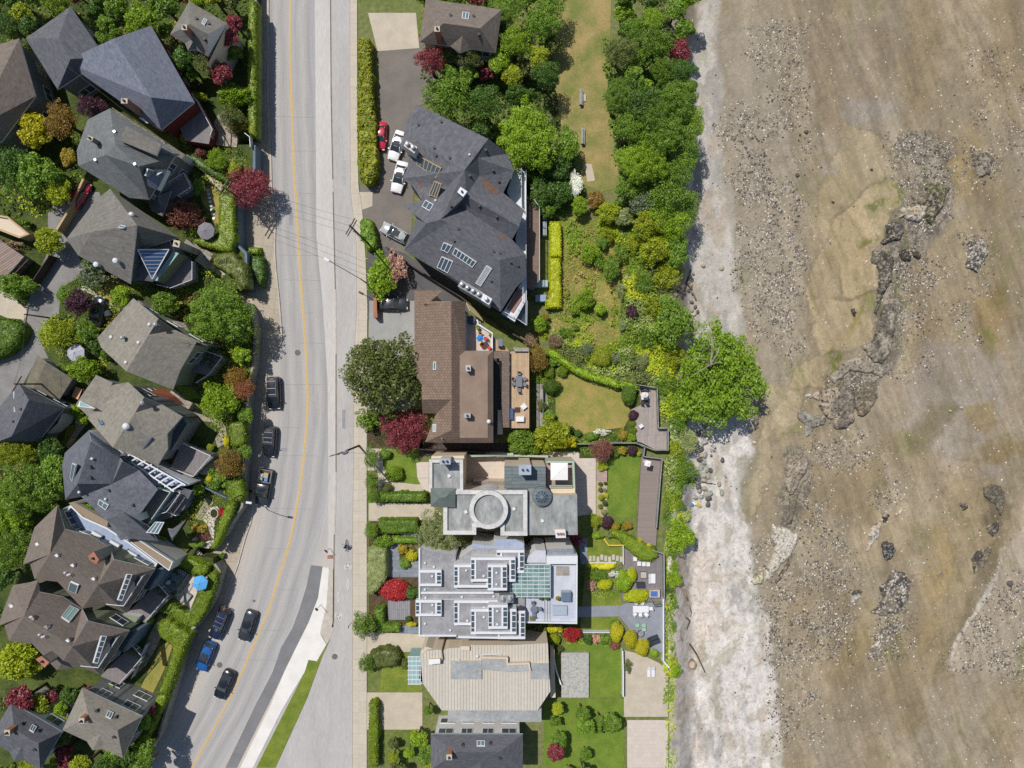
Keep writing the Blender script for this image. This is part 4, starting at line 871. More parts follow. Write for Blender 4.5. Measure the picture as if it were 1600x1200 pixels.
h.roof(dict(A=(208,466,8.4),B=(152,528,8.4),B2=(158,543,8.4),Cc=(197,580,11.3),R1=(247.5,498,11.5),J=(232.5,523,11.7),E1=(307,534,11.5),N=(325,541,9),K=(281,579,8.9),Q=(270,609,8.4),T=(271,514,8.9)),'A B B2|A B2 Cc|A Cc J|A J R1|Cc Q K|Cc K J|J K E1|J R1 T|J T N|J N E1',sh_taupe,True,m_greenwall,windows=True)
for p,k in[((1250,705),'dome'),((1160,855),'dome'),((1055,1020),'dome'),((1320,705),'tall'),((1045,815),'tall'),((930,808),'box')]:h.vent(P('B','%d,%d'%p)[0],k,.2,m_white if k=='dome' else m_metal)
h.block(P('F','60,900 290,890 420,990 300,1130 60,1080'),4.6,mat=m_greenwall,top=m_deckc,name='balcony')
h.railing(P('F','130,870 410,975 300,1120 190,1190'),4.6)
h.block(P('B','1150,500 1330,650 1540,690 1600,790 1500,800 1320,690 1130,540'),6.2,mat=m_cream,top=m_stone,name='side_wing')
h=House('garage','small mossy grey garage roof beside the back lane','garage',T0,(75,590))
h.roof(dict(a=(58,555,5),b=(113,592,5),c=(92,625,5),d=(39,603,5),r=(72,566,6),q=(52,607,6)),'a d q r|r q c b',mottled('mossy_roof',C(128,122,104),C(108,104,92),1,6,.2),True,m_greywall)
h=House('house','twin roofed taupe house with a recessed roof balcony and stone chimney cap','house',T0,(200,670))
h.roof(dict(W0=(173,602,8.4),T0=(200,597,8.4),R1=(225,621,11.4),R2=(176,699,11.0),SW=(137,654,8.3),J=(211,645,10.6),N2=(253,632,9),E1=(285,651,8.5),E2=(261,678,9.3),E3=(262,701,8.5),S1=(246,728,8.3)),'T0 W0 SW|T0 SW R2|T0 R2 J|T0 J R1|R1 J N2|J E2 E1|J E1 N2|J S1 E3|J E3 E2|J R2 S1',sh_taupe,True,m_greywall)
h.roof(dict(a=(219,674,10.2),b=(235,684,9.9),c=(218,710,9.3),d=(196,698,9.9)),'a b c d',sh_taupe2,thick=.5,name='shed_dormer')
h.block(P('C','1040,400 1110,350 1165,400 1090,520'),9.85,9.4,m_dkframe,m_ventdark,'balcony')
h.skylight(P('C','820,295 855,305 875,335 845,345'),1,plain('blue_skylight',C(60,90,150),.2));h.vent(P('C','1057,352')[0],'dome',.4,m_white)
h.vent(P('C','1210,155')[0],'tall',.2)
h.block(P('C','1390,440 1530,290 1560,330 1420,560'),6.8,mat=m_greywall,top=m_glass,name='bay_window')
h.block(P('U','760,90 1060,200 1090,230 860,440 640,350'),4.4,mat=m_greywall,top=m_deckc,name='balcony');h.railing(P('U','770,85 1060,215 880,430 640,340'),4.4)
h.roof(dict(a=(232,612,8.8),b=(262,622,8.2),c=(290,634,6.6),d=(275,620,6.6),e=(255,606,7.4)),'a b c d e',plain('rust_flashing',C(150,84,60),.7),thick=.1,name='side_canopy')
h=House('garage','taupe garage roof with one skylight beside the back lane cafe table','garage',T0,(150,620))
h.roof(dict(a=(150,586,6.3),b=(176,598,6.3),c=(139,652,6.3),d=(118,632,6.3)),'a d c b',sh_taupe,True,m_greywall)
h.skylight(P('C','795,135 825,150 800,205 772,180'),1,m_white,m_glass_teal)
h=House('house','slate hipped house at the left edge with white ridge lines','house',T0,(30,650))
h.roof(dict(T=(30,599,7),Rt=(101,637,7),B=(60,690,7),L=(-30,700,7),LL=(-40,640,7),T2=(0,634,7),A1=(45,625,10.8),A2=(18,682,10.6)),'T T2 A1|T2 LL A2 A1|LL L A2|L B A2|B Rt A1 A2|Rt T A1',sh_slate,True,m_greywall)
rr=MB();
for a,b_ in[((237,300),(435,262)),((118,60),(125,235))]:
 q0,q1=h.on(P('C','%d,%d'%a)[0])[0],h.on(P('C','%d,%d'%b_)[0])[0];rr.tube(q0+Vector((0,0,.05)),q1+Vector((0,0,.05)),.08,.08,5)
h.part(rr,'ridge_cap',m_white)
h.block(P('C','435,262 540,200 480,330 330,470'),5.6,mat=m_whitewall,top=m_glass,name='bay_window')
for p in[(178,210),(115,312)]:h.vent(P('C','%d,%d'%p)[0],'box',.12,m_ventdark)
h=House('house','charcoal roofed house with white framed balconies and three skylights','house',T0,(170,760))
h.roof(dict(T=(138,673,8.5),a=(142,690,12.0),n1=(187.5,716,9.4),g=(191,721,11.0),d0=(217,735,8.8),v=(175,756,9.7),ne=(246,765,8.6),se=(208,817,8.6),f=(167,814,8.7),h=(127,776,9.2),b=(121,756,12.0),sw=(102,781,8.3),w1=(97,729,8.3),w2=(101,708,8.3)),'T w2 a|w2 w1 b a|w1 sw b|sw h b|b h v|b v a|a v n1|a n1 T|n1 v g|g v d0|d0 v ne|v se ne|v f se|v h f',sh_dark,True,m_whitewall)
h.roof(dict(f=(167,812,8.9),m=(194,800,11.4),se=(212,818,9),s1=(188,844,8.4),s2=(204,842,8.4),s3=(246,845,8.3),s4=(232,822,8.4)),'m f s1 s2|m s2 s3|m s3 s4|m s4 se',sh_dark,True,m_whitewall,name='south_roof')
h.skylight(P('C','592,778 655,652 690,668 612,812'),1,label='long teal skylight on the west slope');h.skylight(P('C','832,958 912,1005 885,1048 818,1002'),2)
h.skylight(P('U','488,900 582,905 520,1025 422,1000'),3,label='greenish skylight of the south wing')
for p,k in[((772,622),'dome'),((885,958),'dome'),((665,900),'dome'),((758,780),'box'),((910,885),'box'),((1110,1008),'box'),((755,690),'box')]:h.vent(P('C','%d,%d'%p)[0],k,.16,m_white if k=='dome' else m_ventdark)
h.block(P('U','330,370 500,545 640,590 410,940 230,990'),6.4,mat=m_bluewall,top=m_deckc,name='upper_balcony')
h.railing(P('U','500,548 640,595 400,938 235,985'),6.4,glass=m_glass_teal)
h.block(P('U','640,560 860,580 780,770 660,850 430,930'),4.4,mat=m_bluewall,top=m_deckc,name='lower_balcony');h.railing(P('U','640,560 745,600 600,800 470,840'),5.6,name='white_frame')
h.railing(P('U','700,840 560,780 740,600 860,580'),4.4);h.roof(dict(a=(261,884,4),b=(282,762,6.6),c=(300,767,6.2),d=(293,780,6.2),e=(282,765,6.4)),'b c d e',sh_slate,name='porch_roof')
h.roof(dict(a=(269,827,5.6),b=(290,812,5.6),c=(268,845,5.6),d=(262,826,5.6)),'a b c d',sh_slate,name='porch_gable',thick=.2)
h.block(P('C','740,385 1110,600 1580,830 1560,850 1300,850 1010,640 800,520'),6.4,mat=m_whitewall,top=mottled('pale_blue_roof',C(170,182,204),C(150,164,190),1,5,.1),name='side_wing')
fr=MB()
for i in range(9):
 q=W((200+i*9.5,712+i*6.2),7.2);fr.box((q.x,q.y,7.2),(1.8,.18,.18),R(30));fr.box((q.x,q.y,6.7),(.15,.15,1.0))
for(a,b_)in[((196,706),(290,758)),((205,722),(272,768)),((150,676),(196,706))]:
 fr.tube(W(a,7.3),W(b_,7.3),.12,.12,5)
h.part(fr,'white_pergola',m_white)
def brown(label,d,top,chim):
 def q(x,y,z):return(x+d[0],y+d[1],z)
 h=House('house',label,'house',T0,(110+d[0],900+d[1]),'brown pyramid roofed row houses')
 v=dict(p1=q(78,866,13.7),p2=q(153,914,13.7),n1=q(139,836,8.8),n2=q(171,855,8.9),r=q(177,874,11.6),e1=q(242,889,8.6),e2=q(197,958,8.6),s1=q(165,945,9.7),s2=q(129,951,9.0),v=q(90,909,9.9),s3=q(54,905,8.8),w2=q(46,878,8.8),w1=q(36,882,8.8))
 v.update(top)
 h.roof(v,'t w0 p1|w0 w1 p1|w1 w2 p1|w2 s3 p1|s3 v p1|v s2 p2 p1|s2 s1 p2|s1 e2 p2|e2 e1 p2|e1 r p2|r n2 p2|n2 n1 p1 p2|n1 t2 p1|t2 t p1',sh_brown,True,m_greenwall)
 def D(s):return[(x+d[0],y+d[1])for x,y in P('D',s)]
 b0=P('D','1050,385 1190,400 1030,650 885,635');b0=[(x+d[0],y+d[1])for x,y in b0]
 h.block(b0,10.0,9.2,m_dkframe,plain('balcony_recess_shade',C(56,62,70),.6),'balcony')  # dark top paints the shade inside the inset balcony
 h.railing([b0[1],b0[2],b0[3]],9.9,.6)
 lp=lambda a,b_,t:(a[0]+(b_[0]-a[0])*t,a[1]+(b_[1]-a[1])*t)
 h.skylight([b0[0],b0[3],lp(b0[3],b0[2],.32),lp(b0[0],b0[1],.32)],5,h=.45,glass=m_glass)
 h.block(D('1290,345 1360,340 1250,520 1195,505'),7.2,mat=m_bluewall,top=m_glass,name='bay_window')
 h.block(D('1050,720 1250,520 1400,600 1210,790'),4.6,mat=m_greenwall,top=m_deckc,name='balcony');h.railing(D('1290,440 1400,560 1210,780'),4.6)
 if chim:
  o=h.chimney(chim,13.0,m_wall,m_brick,zb=9)
 for s_ in('480,228','612,310','785,422','318,132'):h.vent(D(s_)[0],'box',.2,m_white)
 for s_ in('560,365','585,385','600,378'):h.vent(D(s_)[0],'pipe',.1,m_white)
 return h,D
h,D=brown('upper of two brown pyramid roofed row houses, nearer the charcoal house',(0,0),dict(t=(90,789,8.8),t2=(101,827,9.8),w0=(54,824,8.8)),P('D','738,235 780,200 822,262 800,298 745,262'))
h.skylight(D('600,435 668,465 640,540 575,510'),1)
h2,D2=brown('lower of two brown pyramid roofed row houses, with a long pale skylight',(-40,96.5),dict(t=(59,908,8.8),t2=(61,925,9.8),w0=(20,915,8.8),n1=(97,932,8.8),n2=(128,952,8.9)),P('D','300,1095 345,1070 405,1118 370,1160'))
h2.skylight(P('D','580,650 660,685 575,792 508,745'),2,None,m_glass_teal)
for s_ in('275,752','390,825','575,932','95,640'):h2.vent(P('D',s_)[0],'box',.25,m_wall)
h2.block(P('D','730,780 850,700 1160,740 1100,830'),5.6,mat=m_whitewall,top=m_greenwall,name='side_wing')
h=House('house','long low tan and white wing between the charcoal house and brown pyramid roofs','building',T0,(190,850))
h.block(P('','107,786 116,785 169,815 167,823 130,806'),6.9,mat=m_stucco,top=m_taupew);h.block(P('','198,843 212,840 270,878 264,892 240,874'),6.9,mat=m_stucco,top=m_taupew)
h.parapet(P('','198,843 212,840 270,878 264,892 240,874'),6.9,.12,.2,m_white)
h.block(P('','96,796 110,789 130,808 168,825 200,846 246,880 238,894 170,860 128,838 98,812'),6.6,mat=m_whitewall,top=mottled('pale_blue_roof',C(170,182,204),C(150,164,190),1,5,.1),name='terrace_roof')
h.parapet(P('','110,789 130,808 168,825 200,846 246,880 238,894 170,860 128,838 98,812'),6.6,.2,.45,m_white)
for a in[(150,838),(178,852),(205,868)]:
 q=W(a,7.0);mb=MB();mb.box((q.x,q.y,6.9),(1.4,1.0,.6),R(-30));h.part(mb,'roof_box',m_white)
h=House('shed','weathered plank roofed shed at the left edge above the dark lane','shed',T0,(10,400))
h.roof(dict(a=(-30,360,5.5),b=(5,379,5.5),c=(37,401,5.5),d=(10,432,5.2),e=(-30,425,5.2)),'a e d c b',boards('plank_roof',C(164,144,132),C(142,124,114),C(100,86,78),6,.3,.03,R(-32),jit=.15),True,m_greywall)
tr=MB();
for i in range(5):
 a=W((9+i*6.4,433-i*7.4),5.0);tr.tube((a.x,a.y,TER),(a.x,a.y,5.0),.06,.06,5)
tr.tube(W((8,434),5.0),W((38,402),5.0),.07,.07,5);tr.tube(W((14,437),5.0),W((44,405),5.0),.07,.07,5);h.part(tr,'trellis',plain('brown_timber',C(120,92,76),.8))
h=House('building','tan flat roofed building at the left edge above the plank roofed shed','building',T0,(10,350))
h.block(P('','-40,330 12,338 46,366 30,372 -40,345'),5,mat=m_tanwall,top=m_cream);h.parapet(P('','-40,330 12,338 46,366 30,372 -40,345'),5,.25,.35,m_tanwall)
# eastern buildings
h=House('apartment_house','large slate shingled house with many skylights beside the parked white cars','building',0,(730,330))
I_=lambda s:P('I',s);J_=lambda s:P('J',s)
h.roof(dict(n0=(651,163,7),w1=(638,186,7),w2=(625,229,7),s1=(653,220,8.1),w3=(640,240,7),w4=(637,262,7),w5=(629,279,7),w6=(646,292,7.1),c1=(659,313,7.8),w7=(630,322,7),w8=(653,337,7.2),R0=(763,217,10.5),R1=(726,266,10.6),R2=(689,343,10.6),R3=(666,349,10.0),q1=(698,292,8.6),e1=(794,240,7.4),x1=(747,247,10),e2=(803,267,8.3),x2=(749,275,8.5),e3=(786,301,7.3),k1=(728,306,10),e4=(819,328,7.4),e5=(811,354,8.7),v2=(719,322,8.5),e6=(800,374,7.2),k2=(700,348,10.4),ap=(781,406,10.2),e7=(822,398,7.2),e8=(822,433,7),se0=(807,448,7.4),s2=(782,487,7),m1=(702,430,7.6),m0=(695,429,7.0),sw=(631,391,7)),'n0 w1 w2 s1|n0 s1 R1|n0 R1 R0|s1 w2 w3|s1 w3 R1|w3 w4 R1|w4 w5 q1 R1|w5 w6 q1|w6 c1 q1|c1 R3 R2 q1|q1 R2 R1|c1 w7 R3|w7 w8 R3|w8 sw R3|R0 x1 e1|x1 e2 e1|x1 x2 e2|x2 e3 e2|R0 R1 x1|x1 R1 x2|R1 k1 x2|k1 e3 x2|k1 e4 e3|k1 e5 e4|k1 v2 e5|v2 e6 e5|R1 R2 k1|R2 v2 k1|R2 k2 v2|k2 e6 v2|k2 ap e6|ap e7 e6|ap e8 e7|ap se0 e8|ap s2 se0|ap m1 s2|m1 m0 s2|k2 m1 ap|k2 sw m0|k2 m0 m1|k2 R2 R3|k2 R3 sw',sh_slate,True,m_greywall,thick=.2,windows=False)
for s_,n_ in[('560,490 755,600 712,685 545,575',6),('730,700 788,725 712,848 655,820',3),('620,872 685,910 650,965 585,925',2)]:h.skylight(I_(s_),n_,m_tanwall if n_!=2 else None,m_glass)
for s_,n_ in[('770,15 838,45 800,108 745,75',2),('862,62 1040,180 1005,228 838,118',6),('755,130 845,175 800,275 715,220',3),('1122,208 1168,238 1075,385 1030,358',5)]:h.skylight(J_(s_),n_,m_white,m_glass)
def stack(h,pts,zt,n,mat):
 q=[W(p,zt)for p in pts];mb=MB();mb.prism(q,5,zt);o=h.part(mb,'chimney',mat);c=sum(q,Vector())/4;d=q[1]-q[0]
 for i in range(n):
  pp=q[0]*.5+q[3]*.5+d*((i+.5)/n);m3=MB();m3.tube((pp.x,pp.y,zt),(pp.x,pp.y,zt+.4),.28,.28,10);m3.ball((pp.x,pp.y,zt+.42),(.3,.3,.15),10);h.part(m3,'flue',m_metal,o)
stack(h,I_('452,370 545,425 520,478 430,415'),10,2,m_stucco)
stack(h,J_('910,330 1095,440 1075,500 880,385'),9.2,4,m_membrane2);stack(h,J_('1095,445 1168,490 1140,540 1075,500'),9.6,1,m_white)
h.chimney(I_('905,760 958,795 925,838 880,800'),10.8,m_white,m_white)
for s_ in('685,432','700,495','815,515','1115,452','1175,620','982,665','1062,915','1205,1005','823,915','885,1105','555,238','1222,710','745,215'):h.vent(I_(s_)[0],'box',.17,m_ventdark)
for s_ in('1160,340','1320,185','1180,95','1380,212','850,5','1232,108'):h.vent(J_(s_)[0],'box',.15,m_ventdark)
for s_ in('980,492','697,873'):h.vent(I_(s_)[0],'dome',.14,m_white)
for s_,zz in(('1075,690 1105,700 1150,730 1225,800 1215,822 1160,800 1100,750',0),('545,735 585,735 590,755 560,775',0),('1225,1160 1260,1165 1270,1190 1235,1190',0)):
 mb=MB();q=[h.on(p)for p in I_(s_)];mb.poly([a+n_*.02 for a,n_ in q]);h.part(mb,'moss_patch',mottled('rusty_moss',C(150,104,76),C(112,92,80),3,8,.3))
h.block(J_('1265,590 1400,370 1455,300 1455,500 1355,680 1245,610'),5.2,mat=m_bluewall,top=m_white,name='balcony')
h.block(J_('1290,575 1385,400 1415,420 1415,500 1345,610'),5.3,5.0,plain('balcony_timber',C(150,116,104),.7),name='balcony_floor');h.railing(J_('1255,590 1350,640 1425,510 1425,320'),5.2,1.0)
h.block(I_('1350,620 1410,600 1450,640 1450,1200 1360,1200 1400,1000 1290,800'),4.2,mat=m_bluewall,top=m_white,name='upper_deck');h.railing(I_('1412,600 1412,850 1415,930 1445,960'),4.3,1.0,glass=m_glass_teal)
h.block(J_('1365,0 1452,0 1455,300 1400,340'),4.2,mat=m_bluewall,top=m_white,name='upper_deck')
h.railing(P('','822,265 822,508'),4.2,1.0,glass=m_glass_teal);h.railing(J_('1455,490 1355,680'),4.2,1.0)
h.block(J_('1375,655 1460,500 1460,712'),4.0,mat=m_bluewall,top=m_glass,name='corner_deck');h.railing(J_('1375,655 1458,712 1460,500'),4.0,.9)
h.block(P('','823,305 834,310 843,322 843,438 832,452 823,450'),2.6,mat=m_bluewall,top=boards('brown_deck',C(146,124,110),C(132,112,100),C(96,82,72),5,.15,.02,0),name='lower_deck');h.railing(P('','834,311 843,323 843,438'),2.6,1.0)
h=House('house','long brown tiled house with a flat roofed east wing and cedar deck','house',0,(710,580))
h.roof(dict(a=(647.5,454,6.6),b=(691.5,454,6.6),c=(673,470.6,8.2),d=(727,470.6,7.2),r0=(705,470.6,9.3),r1=(705.6,624,9.3),r2=(705.6,672,9.3),e1=(727,556,7.6),f0=(718.5,556,8.2),f1=(718.5,684,8.2),s1=(688,692,7.2),s2=(719,692,7.2),w1=(647.5,585,6.6),w2=(659,600,7.0),w3=(659,624,8.9),w4=(660,646,6.5),v4=(682,646,7.2),w5=(664,691,7.0)),'a c b|a w1 r0 c|w1 r1 r0|w1 w2 r1|w2 w3 r1|w3 w4 v4 r1|v4 w5 r2 r1|w5 s1 r2|r0 r1 f0 e1 d|r1 r2 f1 f0|r2 s1 s2 f1',m_tile,True,m_cream,windows=False,trim=m_kerb)
h.roof(dict(a=(718.5,556,8.3),b=(727,548,7.7),c=(770.6,548,7.4),d=(770.6,692,7.3),e=(719,692,7.2),f=(718.5,684,8.3),g=(762,684,8.3),k=(762,556,8.3)),'a b c k|k c d g|g d e f|a k g f',mottled('brown_flat_roof',C(152,132,116),C(138,120,106),.5,6,.12),True,m_cream,name='flat_roof',windows=False)
h.roof(dict(a=(771.5,549,4.4),b=(796,549,4.2),c=(796,668,4.2),d=(786,668,4.4),e=(780,560,4.4),f=(771.5,560,4.4)),'a f e b|e d c b',boards('brown_tile_low',C(134,118,108),C(122,108,98),C(100,88,80),.42,.36,.02,0),name='lower_roof',trim=m_kerb)
h.block(P('','772,560 779,560 786,668 772,692'),3.2,mat=m_cream,top=m_dkframe,name='gap_shadow')  # dark top paints the shadow lying in the gap between the roofs
h.block(P('K','1215,218 1250,218 1255,420 1212,420'),3.9,mat=m_cream,top=m_kerb,name='planter')
h.skylight(P('J','682,1015 705,1015 705,1082 680,1082'),1);h.skylight(P('K','678,335 705,335 702,402 678,400'),3)
for s_ in('960,1050',):
 h.chimney(P('J','948,1045 988,1045 988,1092 950,1092'),9.6,m_stucco,m_metal)
h.chimney(P('K','935,248 988,245 985,280 935,280'),9.6,m_stucco,m_metal);h.vent(P('K','1140,312')[0],'dome',.25,m_white);h.vent(P('K','752,452')[0],'pipe',.08)
h.block(P('','727,491 751,503 750,506 769.5,522 769.5,548 727,548'),3.9,mat=m_cream,top=m_pavl,name='roof_terrace')
h.parapet(P('','727,548 727,489 747,500 748,506 770,520 770,548'),3.9,.2,.5,m_white,closed=False)
h.block(P('','771,548 771,526 790,542 796,549'),3.4,mat=m_cream,top=m_deckw,name='side_deck')
h.block(P('','797,549 826,549 826,669 797,669'),3.4,0,m_tanwall,m_deckw,'deck')
h.railing(P('','826.5,549 826.5,669'),3.4,1.0,plain('cedar',C(200,164,126),.7));h.block(P('','801,543 826,543 826,549 804,549'),3.9,mat=m_dkframe,top=m_wall,name='pergola')
st=MB()
for i in range(15):
 q=W((731+i*1.45,479+i*1.15),3.2-i*.2);st.box((q.x,q.y,3.0-i*.18),(.13,1.3,.08),R(-38+60))
h.part(st,'steps',plain('timber_tread',C(200,184,140),.8))
h=House('house','grey flat roofed modern house with a big white ring on its roof','house',0,(790,790))
V_=lambda s:P('V',s);X_=lambda s:P('X',s)
h.block(P('','671,719 723,719 723,768 671,768'),8.6,mat=m_cream,top=m_membrane,name='tower');h.parapet(P('','670.5,718 723.5,718 723.5,769 670.5,769'),8.6,.42,.35,m_coping)
h.block(V_('255,170 640,165 640,200 255,200'),8.0,mat=m_cream,top=m_cream,name='cornice')
h.roof(dict(a=(673,763,9.3),b=(711.5,763,9.3),c=(711.5,793,9.3),d=(673,791.5,9.3),e=(687,777,10.1),f=(696,777,10.1)),'a d e|a e f b|b f c|c f e d',mottled('green_metal_roof',C(118,128,122),C(100,112,108),1,5,.15,.5),name='porch_roof',trim=m_copper)
h.roof(dict(a=(693,767,8.8),b=(824,767,8.8),c=(824,836.5,8.8),d=(783,836.5,8.8),e=(783,822,8.8),f=(744,822,8.8),g=(744,835,8.8),i=(693,835,8.8)),'a i g f e d c b',m_membrane,True,m_cream,over=.1,trim=m_coping,windows=False,name='flat_roof')
h.parapet(P('','711,766 824,766 824,837 782,837 782,824 744,824 744,835.5 692.5,835.5 692.5,793'),8.8,.55,.35,m_coping,closed=False)
cy=MB();c0=W((763.5,796.5),9.9);N_=48
for r0,r1,z0,z1 in((2.72,2.12,9.9,9.9),):
 for i in range(N_):
  a1,a2=2*math.pi*i/N_,2*math.pi*(i+1)/N_
  def cp(r,a,z):return(c0.x+r*math.cos(a),c0.y+r*math.sin(a),z)
  r0=30.3/S*.9;r1=23.3/S*.9
  cy.poly([cp(r0,a1,9.9),cp(r0,a2,9.9),cp(r1,a2,9.9),cp(r1,a1,9.9)]);cy.poly([cp(r0,a1,4),cp(r0,a2,4),cp(r0,a2,9.9),cp(r0,a1,9.9)])
  cy.poly([cp(r1,a2,9.5),cp(r1,a1,9.5),cp(r1,a1,9.9),cp(r1,a2,9.9)])
rg=h.part(cy,'round_parapet',m_coping);cd_=MB();cd_.poly([(c0.x+2.3*math.cos(2*math.pi*i/N_),c0.y+2.3*math.sin(2*math.pi*i/N_),9.5)for i in range(N_)]);h.part(cd_,'round_roof',m_membrane,rg)
h.block(X_('60,210 545,215 545,480 60,475'),8.2,mat=m_cream,top=m_copper,name='metal_roof')
h.block(X_('335,480 560,480 620,552 912,550 920,1018 335,1020'),8.3,mat=m_cream,top=m_membrane,name='east_roof')
h.block(X_('555,150 880,150 892,548 620,552 550,470'),5.6,mat=m_cream,top=m_pavp,name='roof_terrace')
h.block(X_('600,470 890,470 890,548 620,552'),6.6,mat=m_cream,top=m_cream,name='bay');h.parapet(X_('555,150 880,150 892,470'),5.6,.3,.9,plain('sage_trim',C(176,190,170),.7),closed=False);h.parapet(X_('590,440 858,440 858,468 590,468'),6.6,.2,.3,plain('sage_trim',C(176,190,170),.7))
sk=MB();c0=W(X_('500,572')[0],9.0)
for r0,r1,z0,z1 in((1.32,.82,8.9,9.0),):
 for i in range(N_):
  a1,a2=2*math.pi*i/N_,2*math.pi*(i+1)/N_
  sk.poly([(c0.x+1.32*math.cos(a1),c0.y+1.32*math.sin(a1),8.9),(c0.x+1.32*math.cos(a2),c0.y+1.32*math.sin(a2),8.9),(c0.x+.8*math.cos(a2),c0.y+.8*math.sin(a2),9.2),(c0.x+.8*math.cos(a1),c0.y+.8*math.sin(a1),9.2)])
  sk.poly([(c0.x+1.32*math.cos(a1),c0.y+1.32*math.sin(a1),8.2),(c0.x+1.32*math.cos(a2),c0.y+1.32*math.sin(a2),8.2),(c0.x+1.32*math.cos(a2),c0.y+1.32*math.sin(a2),8.9),(c0.x+1.32*math.cos(a1),c0.y+1.32*math.sin(a1),8.9)])
so_=h.part(sk,'skylight',m_copper);gk=MB();gk2=MB();apx=(c0.x,c0.y,9.75)
for i in range(10):
 a1,a2=2*math.pi*i/10,2*math.pi*(i+1)/10;p1=(c0.x+.8*math.cos(a1),c0.y+.8*math.sin(a1),9.2);p2=(c0.x+.8*math.cos(a2),c0.y+.8*math.sin(a2),9.2)
 gk.poly([p1,p2,apx]);gk2.tube(p1,apx,.035,.035,5)
h.part(gk,'glazing',m_glass,so_);h.part(gk2,'glazing_bars',m_metal,so_)
h.chimney(V_('358,200 475,200 475,265 358,265'),11.2,m_cream,mottled('blue_cap',C(176,186,200),C(160,172,190),2,6,.1),2)
h.chimney(X_('235,200 370,200 370,312 235,312'),10.6,m_cream,mottled('blue_cap',C(176,186,200),C(160,172,190),2,6,.1),2)
h.chimney(X_('655,958 772,958 778,1050 668,1052'),9.6,m_cream,m_white,3,flue=m_brick)
for s_ in('465,400','970,775','660,822'):h.vent(V_(s_)[0],'box',.2,m_white)
h.vent(X_('172,710')[0],'box',.2,m_white);h.vent(X_('505,850')[0],'box',.2,m_white)
h.block(V_('745,465 1115,465 1115,555 745,555'),3.0,mat=m_cream,top=boards('glass_canopy',C(150,140,136),C(140,132,130),C(110,100,98),.35,4,.03,0),name='canopy')
h=House('duplex','white flat roofed duplex with stepped white framed skylight boxes','house',0,(760,920))
mem=mottled('grey_duplex_roof',C(164,164,166),C(140,141,145),.6,3,.14)
h.roof(dict(a=(654,857,7.6),b=(712,869,7.6),c=(712,877,7.6),d=(740,857,7.6),e=(820,857,7.6),f=(820,998,7.6),g=(713,998,7.6),i=(713,995,7.6),j=(656,995,7.6)),'a b c i j|c d e f g i',mem,True,m_whitewall,over=.15,windows=False,name='flat_roof')
h.parapet(P('L','555,170 555,905 870,905'),7.6,.22,.3,m_white,closed=False);h.parapet(P('','716,997 820,999'),7.6,.25,.3,m_white,closed=False)
mb=MB();a,b_=W(P('L','575,540')[0],7.9),W(P('L','1180,540')[0],7.9);mb.box(((a.x+b_.x)/2,a.y,7.75),(b_.x-a.x,.25,.4));mb.box(((a.x+b_.x)/2,a.y-.9,7.72),(b_.x-a.x,.06,.2));h.part(mb,'party_wall',m_white)
def lbox(x0,y0,x1,y1,z,strips='',tile='L'):
 pts=P(tile,'%d,%d %d,%d %d,%d %d,%d'%(x0,y0,x1,y0,x1,y1,x0,y1))
 o=h.block(pts,z-.12,7.5,m_whitewall,mem,'skylight_box')
 def frame(a0,b0,a1,b1,mat=m_white,zz=z):
  q=[W(p,zz)for p in P(tile,'%d,%d %d,%d'%(a0,b0,a1,b1))];mb=MB();mb.box(((q[0].x+q[1].x)/2,(q[0].y+q[1].y)/2,zz-.12),(abs(q[1].x-q[0].x),abs(q[1].y-q[0].y),.3));return mb
 xs0,xs1=x0,x1
 w_=22
 if 'l' in strips:h.part(frame(x0+2,y0+w_,x0+28,y1-w_,zz=z-.02),'glass_strip',m_glass,o);xs0=x0+30
 if 'r' in strips:h.part(frame(x1-34,y0+w_,x1-6,y1-w_,zz=z-.02),'glass_strip',m_glass,o);xs1=x1-36
 mb=frame(x0,y0,x1,y0+w_)
 for t in(frame(x0,y1-w_,x1,y1),frame(xs0,y0+w_+1,xs0+16,y1-w_-1),frame(xs1-16,y0+w_+1,xs1,y1-w_-1)):
  mb.add(t.v,t.f)
 for s_ in('l','r'):
  if s_ in strips:
   xa,xb=(x0,x0+30)if s_=='l' else(x1-36,x1)
   k=max(2,int((y1-y0)/45))
   for i in range(1,k):yy=y0+(y1-y0)*i/k;t=frame(xa,yy-3,xb,yy+3,zz=z+.01);mb.add(t.v,t.f)
   t=frame(xa if s_=='l' else xb-4,y0+w_+1,xa+4 if s_=='l' else xb,y1-w_-1,zz=z+.005);mb.add(t.v,t.f)
 h.part(mb,'frame',m_white,o)
for a in[(555,350,745,485,8.4,'r'),(850,305,1135,497,8.6,'l'),(990,245,1362,447,9.4,'lr'),(1130,305,1292,520,10.2,'lr'),(1205,183,1436,375,8.6,'lr'),(530,600,745,735,8.4,'lr'),(850,603,1215,810,8.6,'l'),(990,675,1370,885,9.4,'lr'),(1135,640,1297,840,10.2,'lr'),(1215,690,1443,925,8.6,'r')]:lbox(*a)
for s_ in('610,290','685,322','670,400','610,510','952,352','1098,398','1205,372','1205,468','1302,402','918,572','1180,568','615,578','672,640','672,705','610,795','820,850','1100,660','962,770','1100,740','1212,690','1212,800','1385,335','1385,780'):h.vent(P('L',s_)[0],'dome',.15,m_white,.3)
h.block(P('L','1000,130 1205,155 1180,90 1370,100 1435,130 1435,180 1205,190 1000,165'),7.4,mat=m_whitewall,top=mottled('pale_blue_roof',C(170,182,204),C(150,164,190),1,5,.1),name='entrance_canopy')
st_=P('L','1225,560 1345,555 1345,622 1225,622');stack(h,[st_[0],st_[1],st_[2],st_[3]],9.4,2,m_metal)
m_lil=mottled('lilac_white_roof',C(206,209,217),C(192,197,207),.8,5,.07)
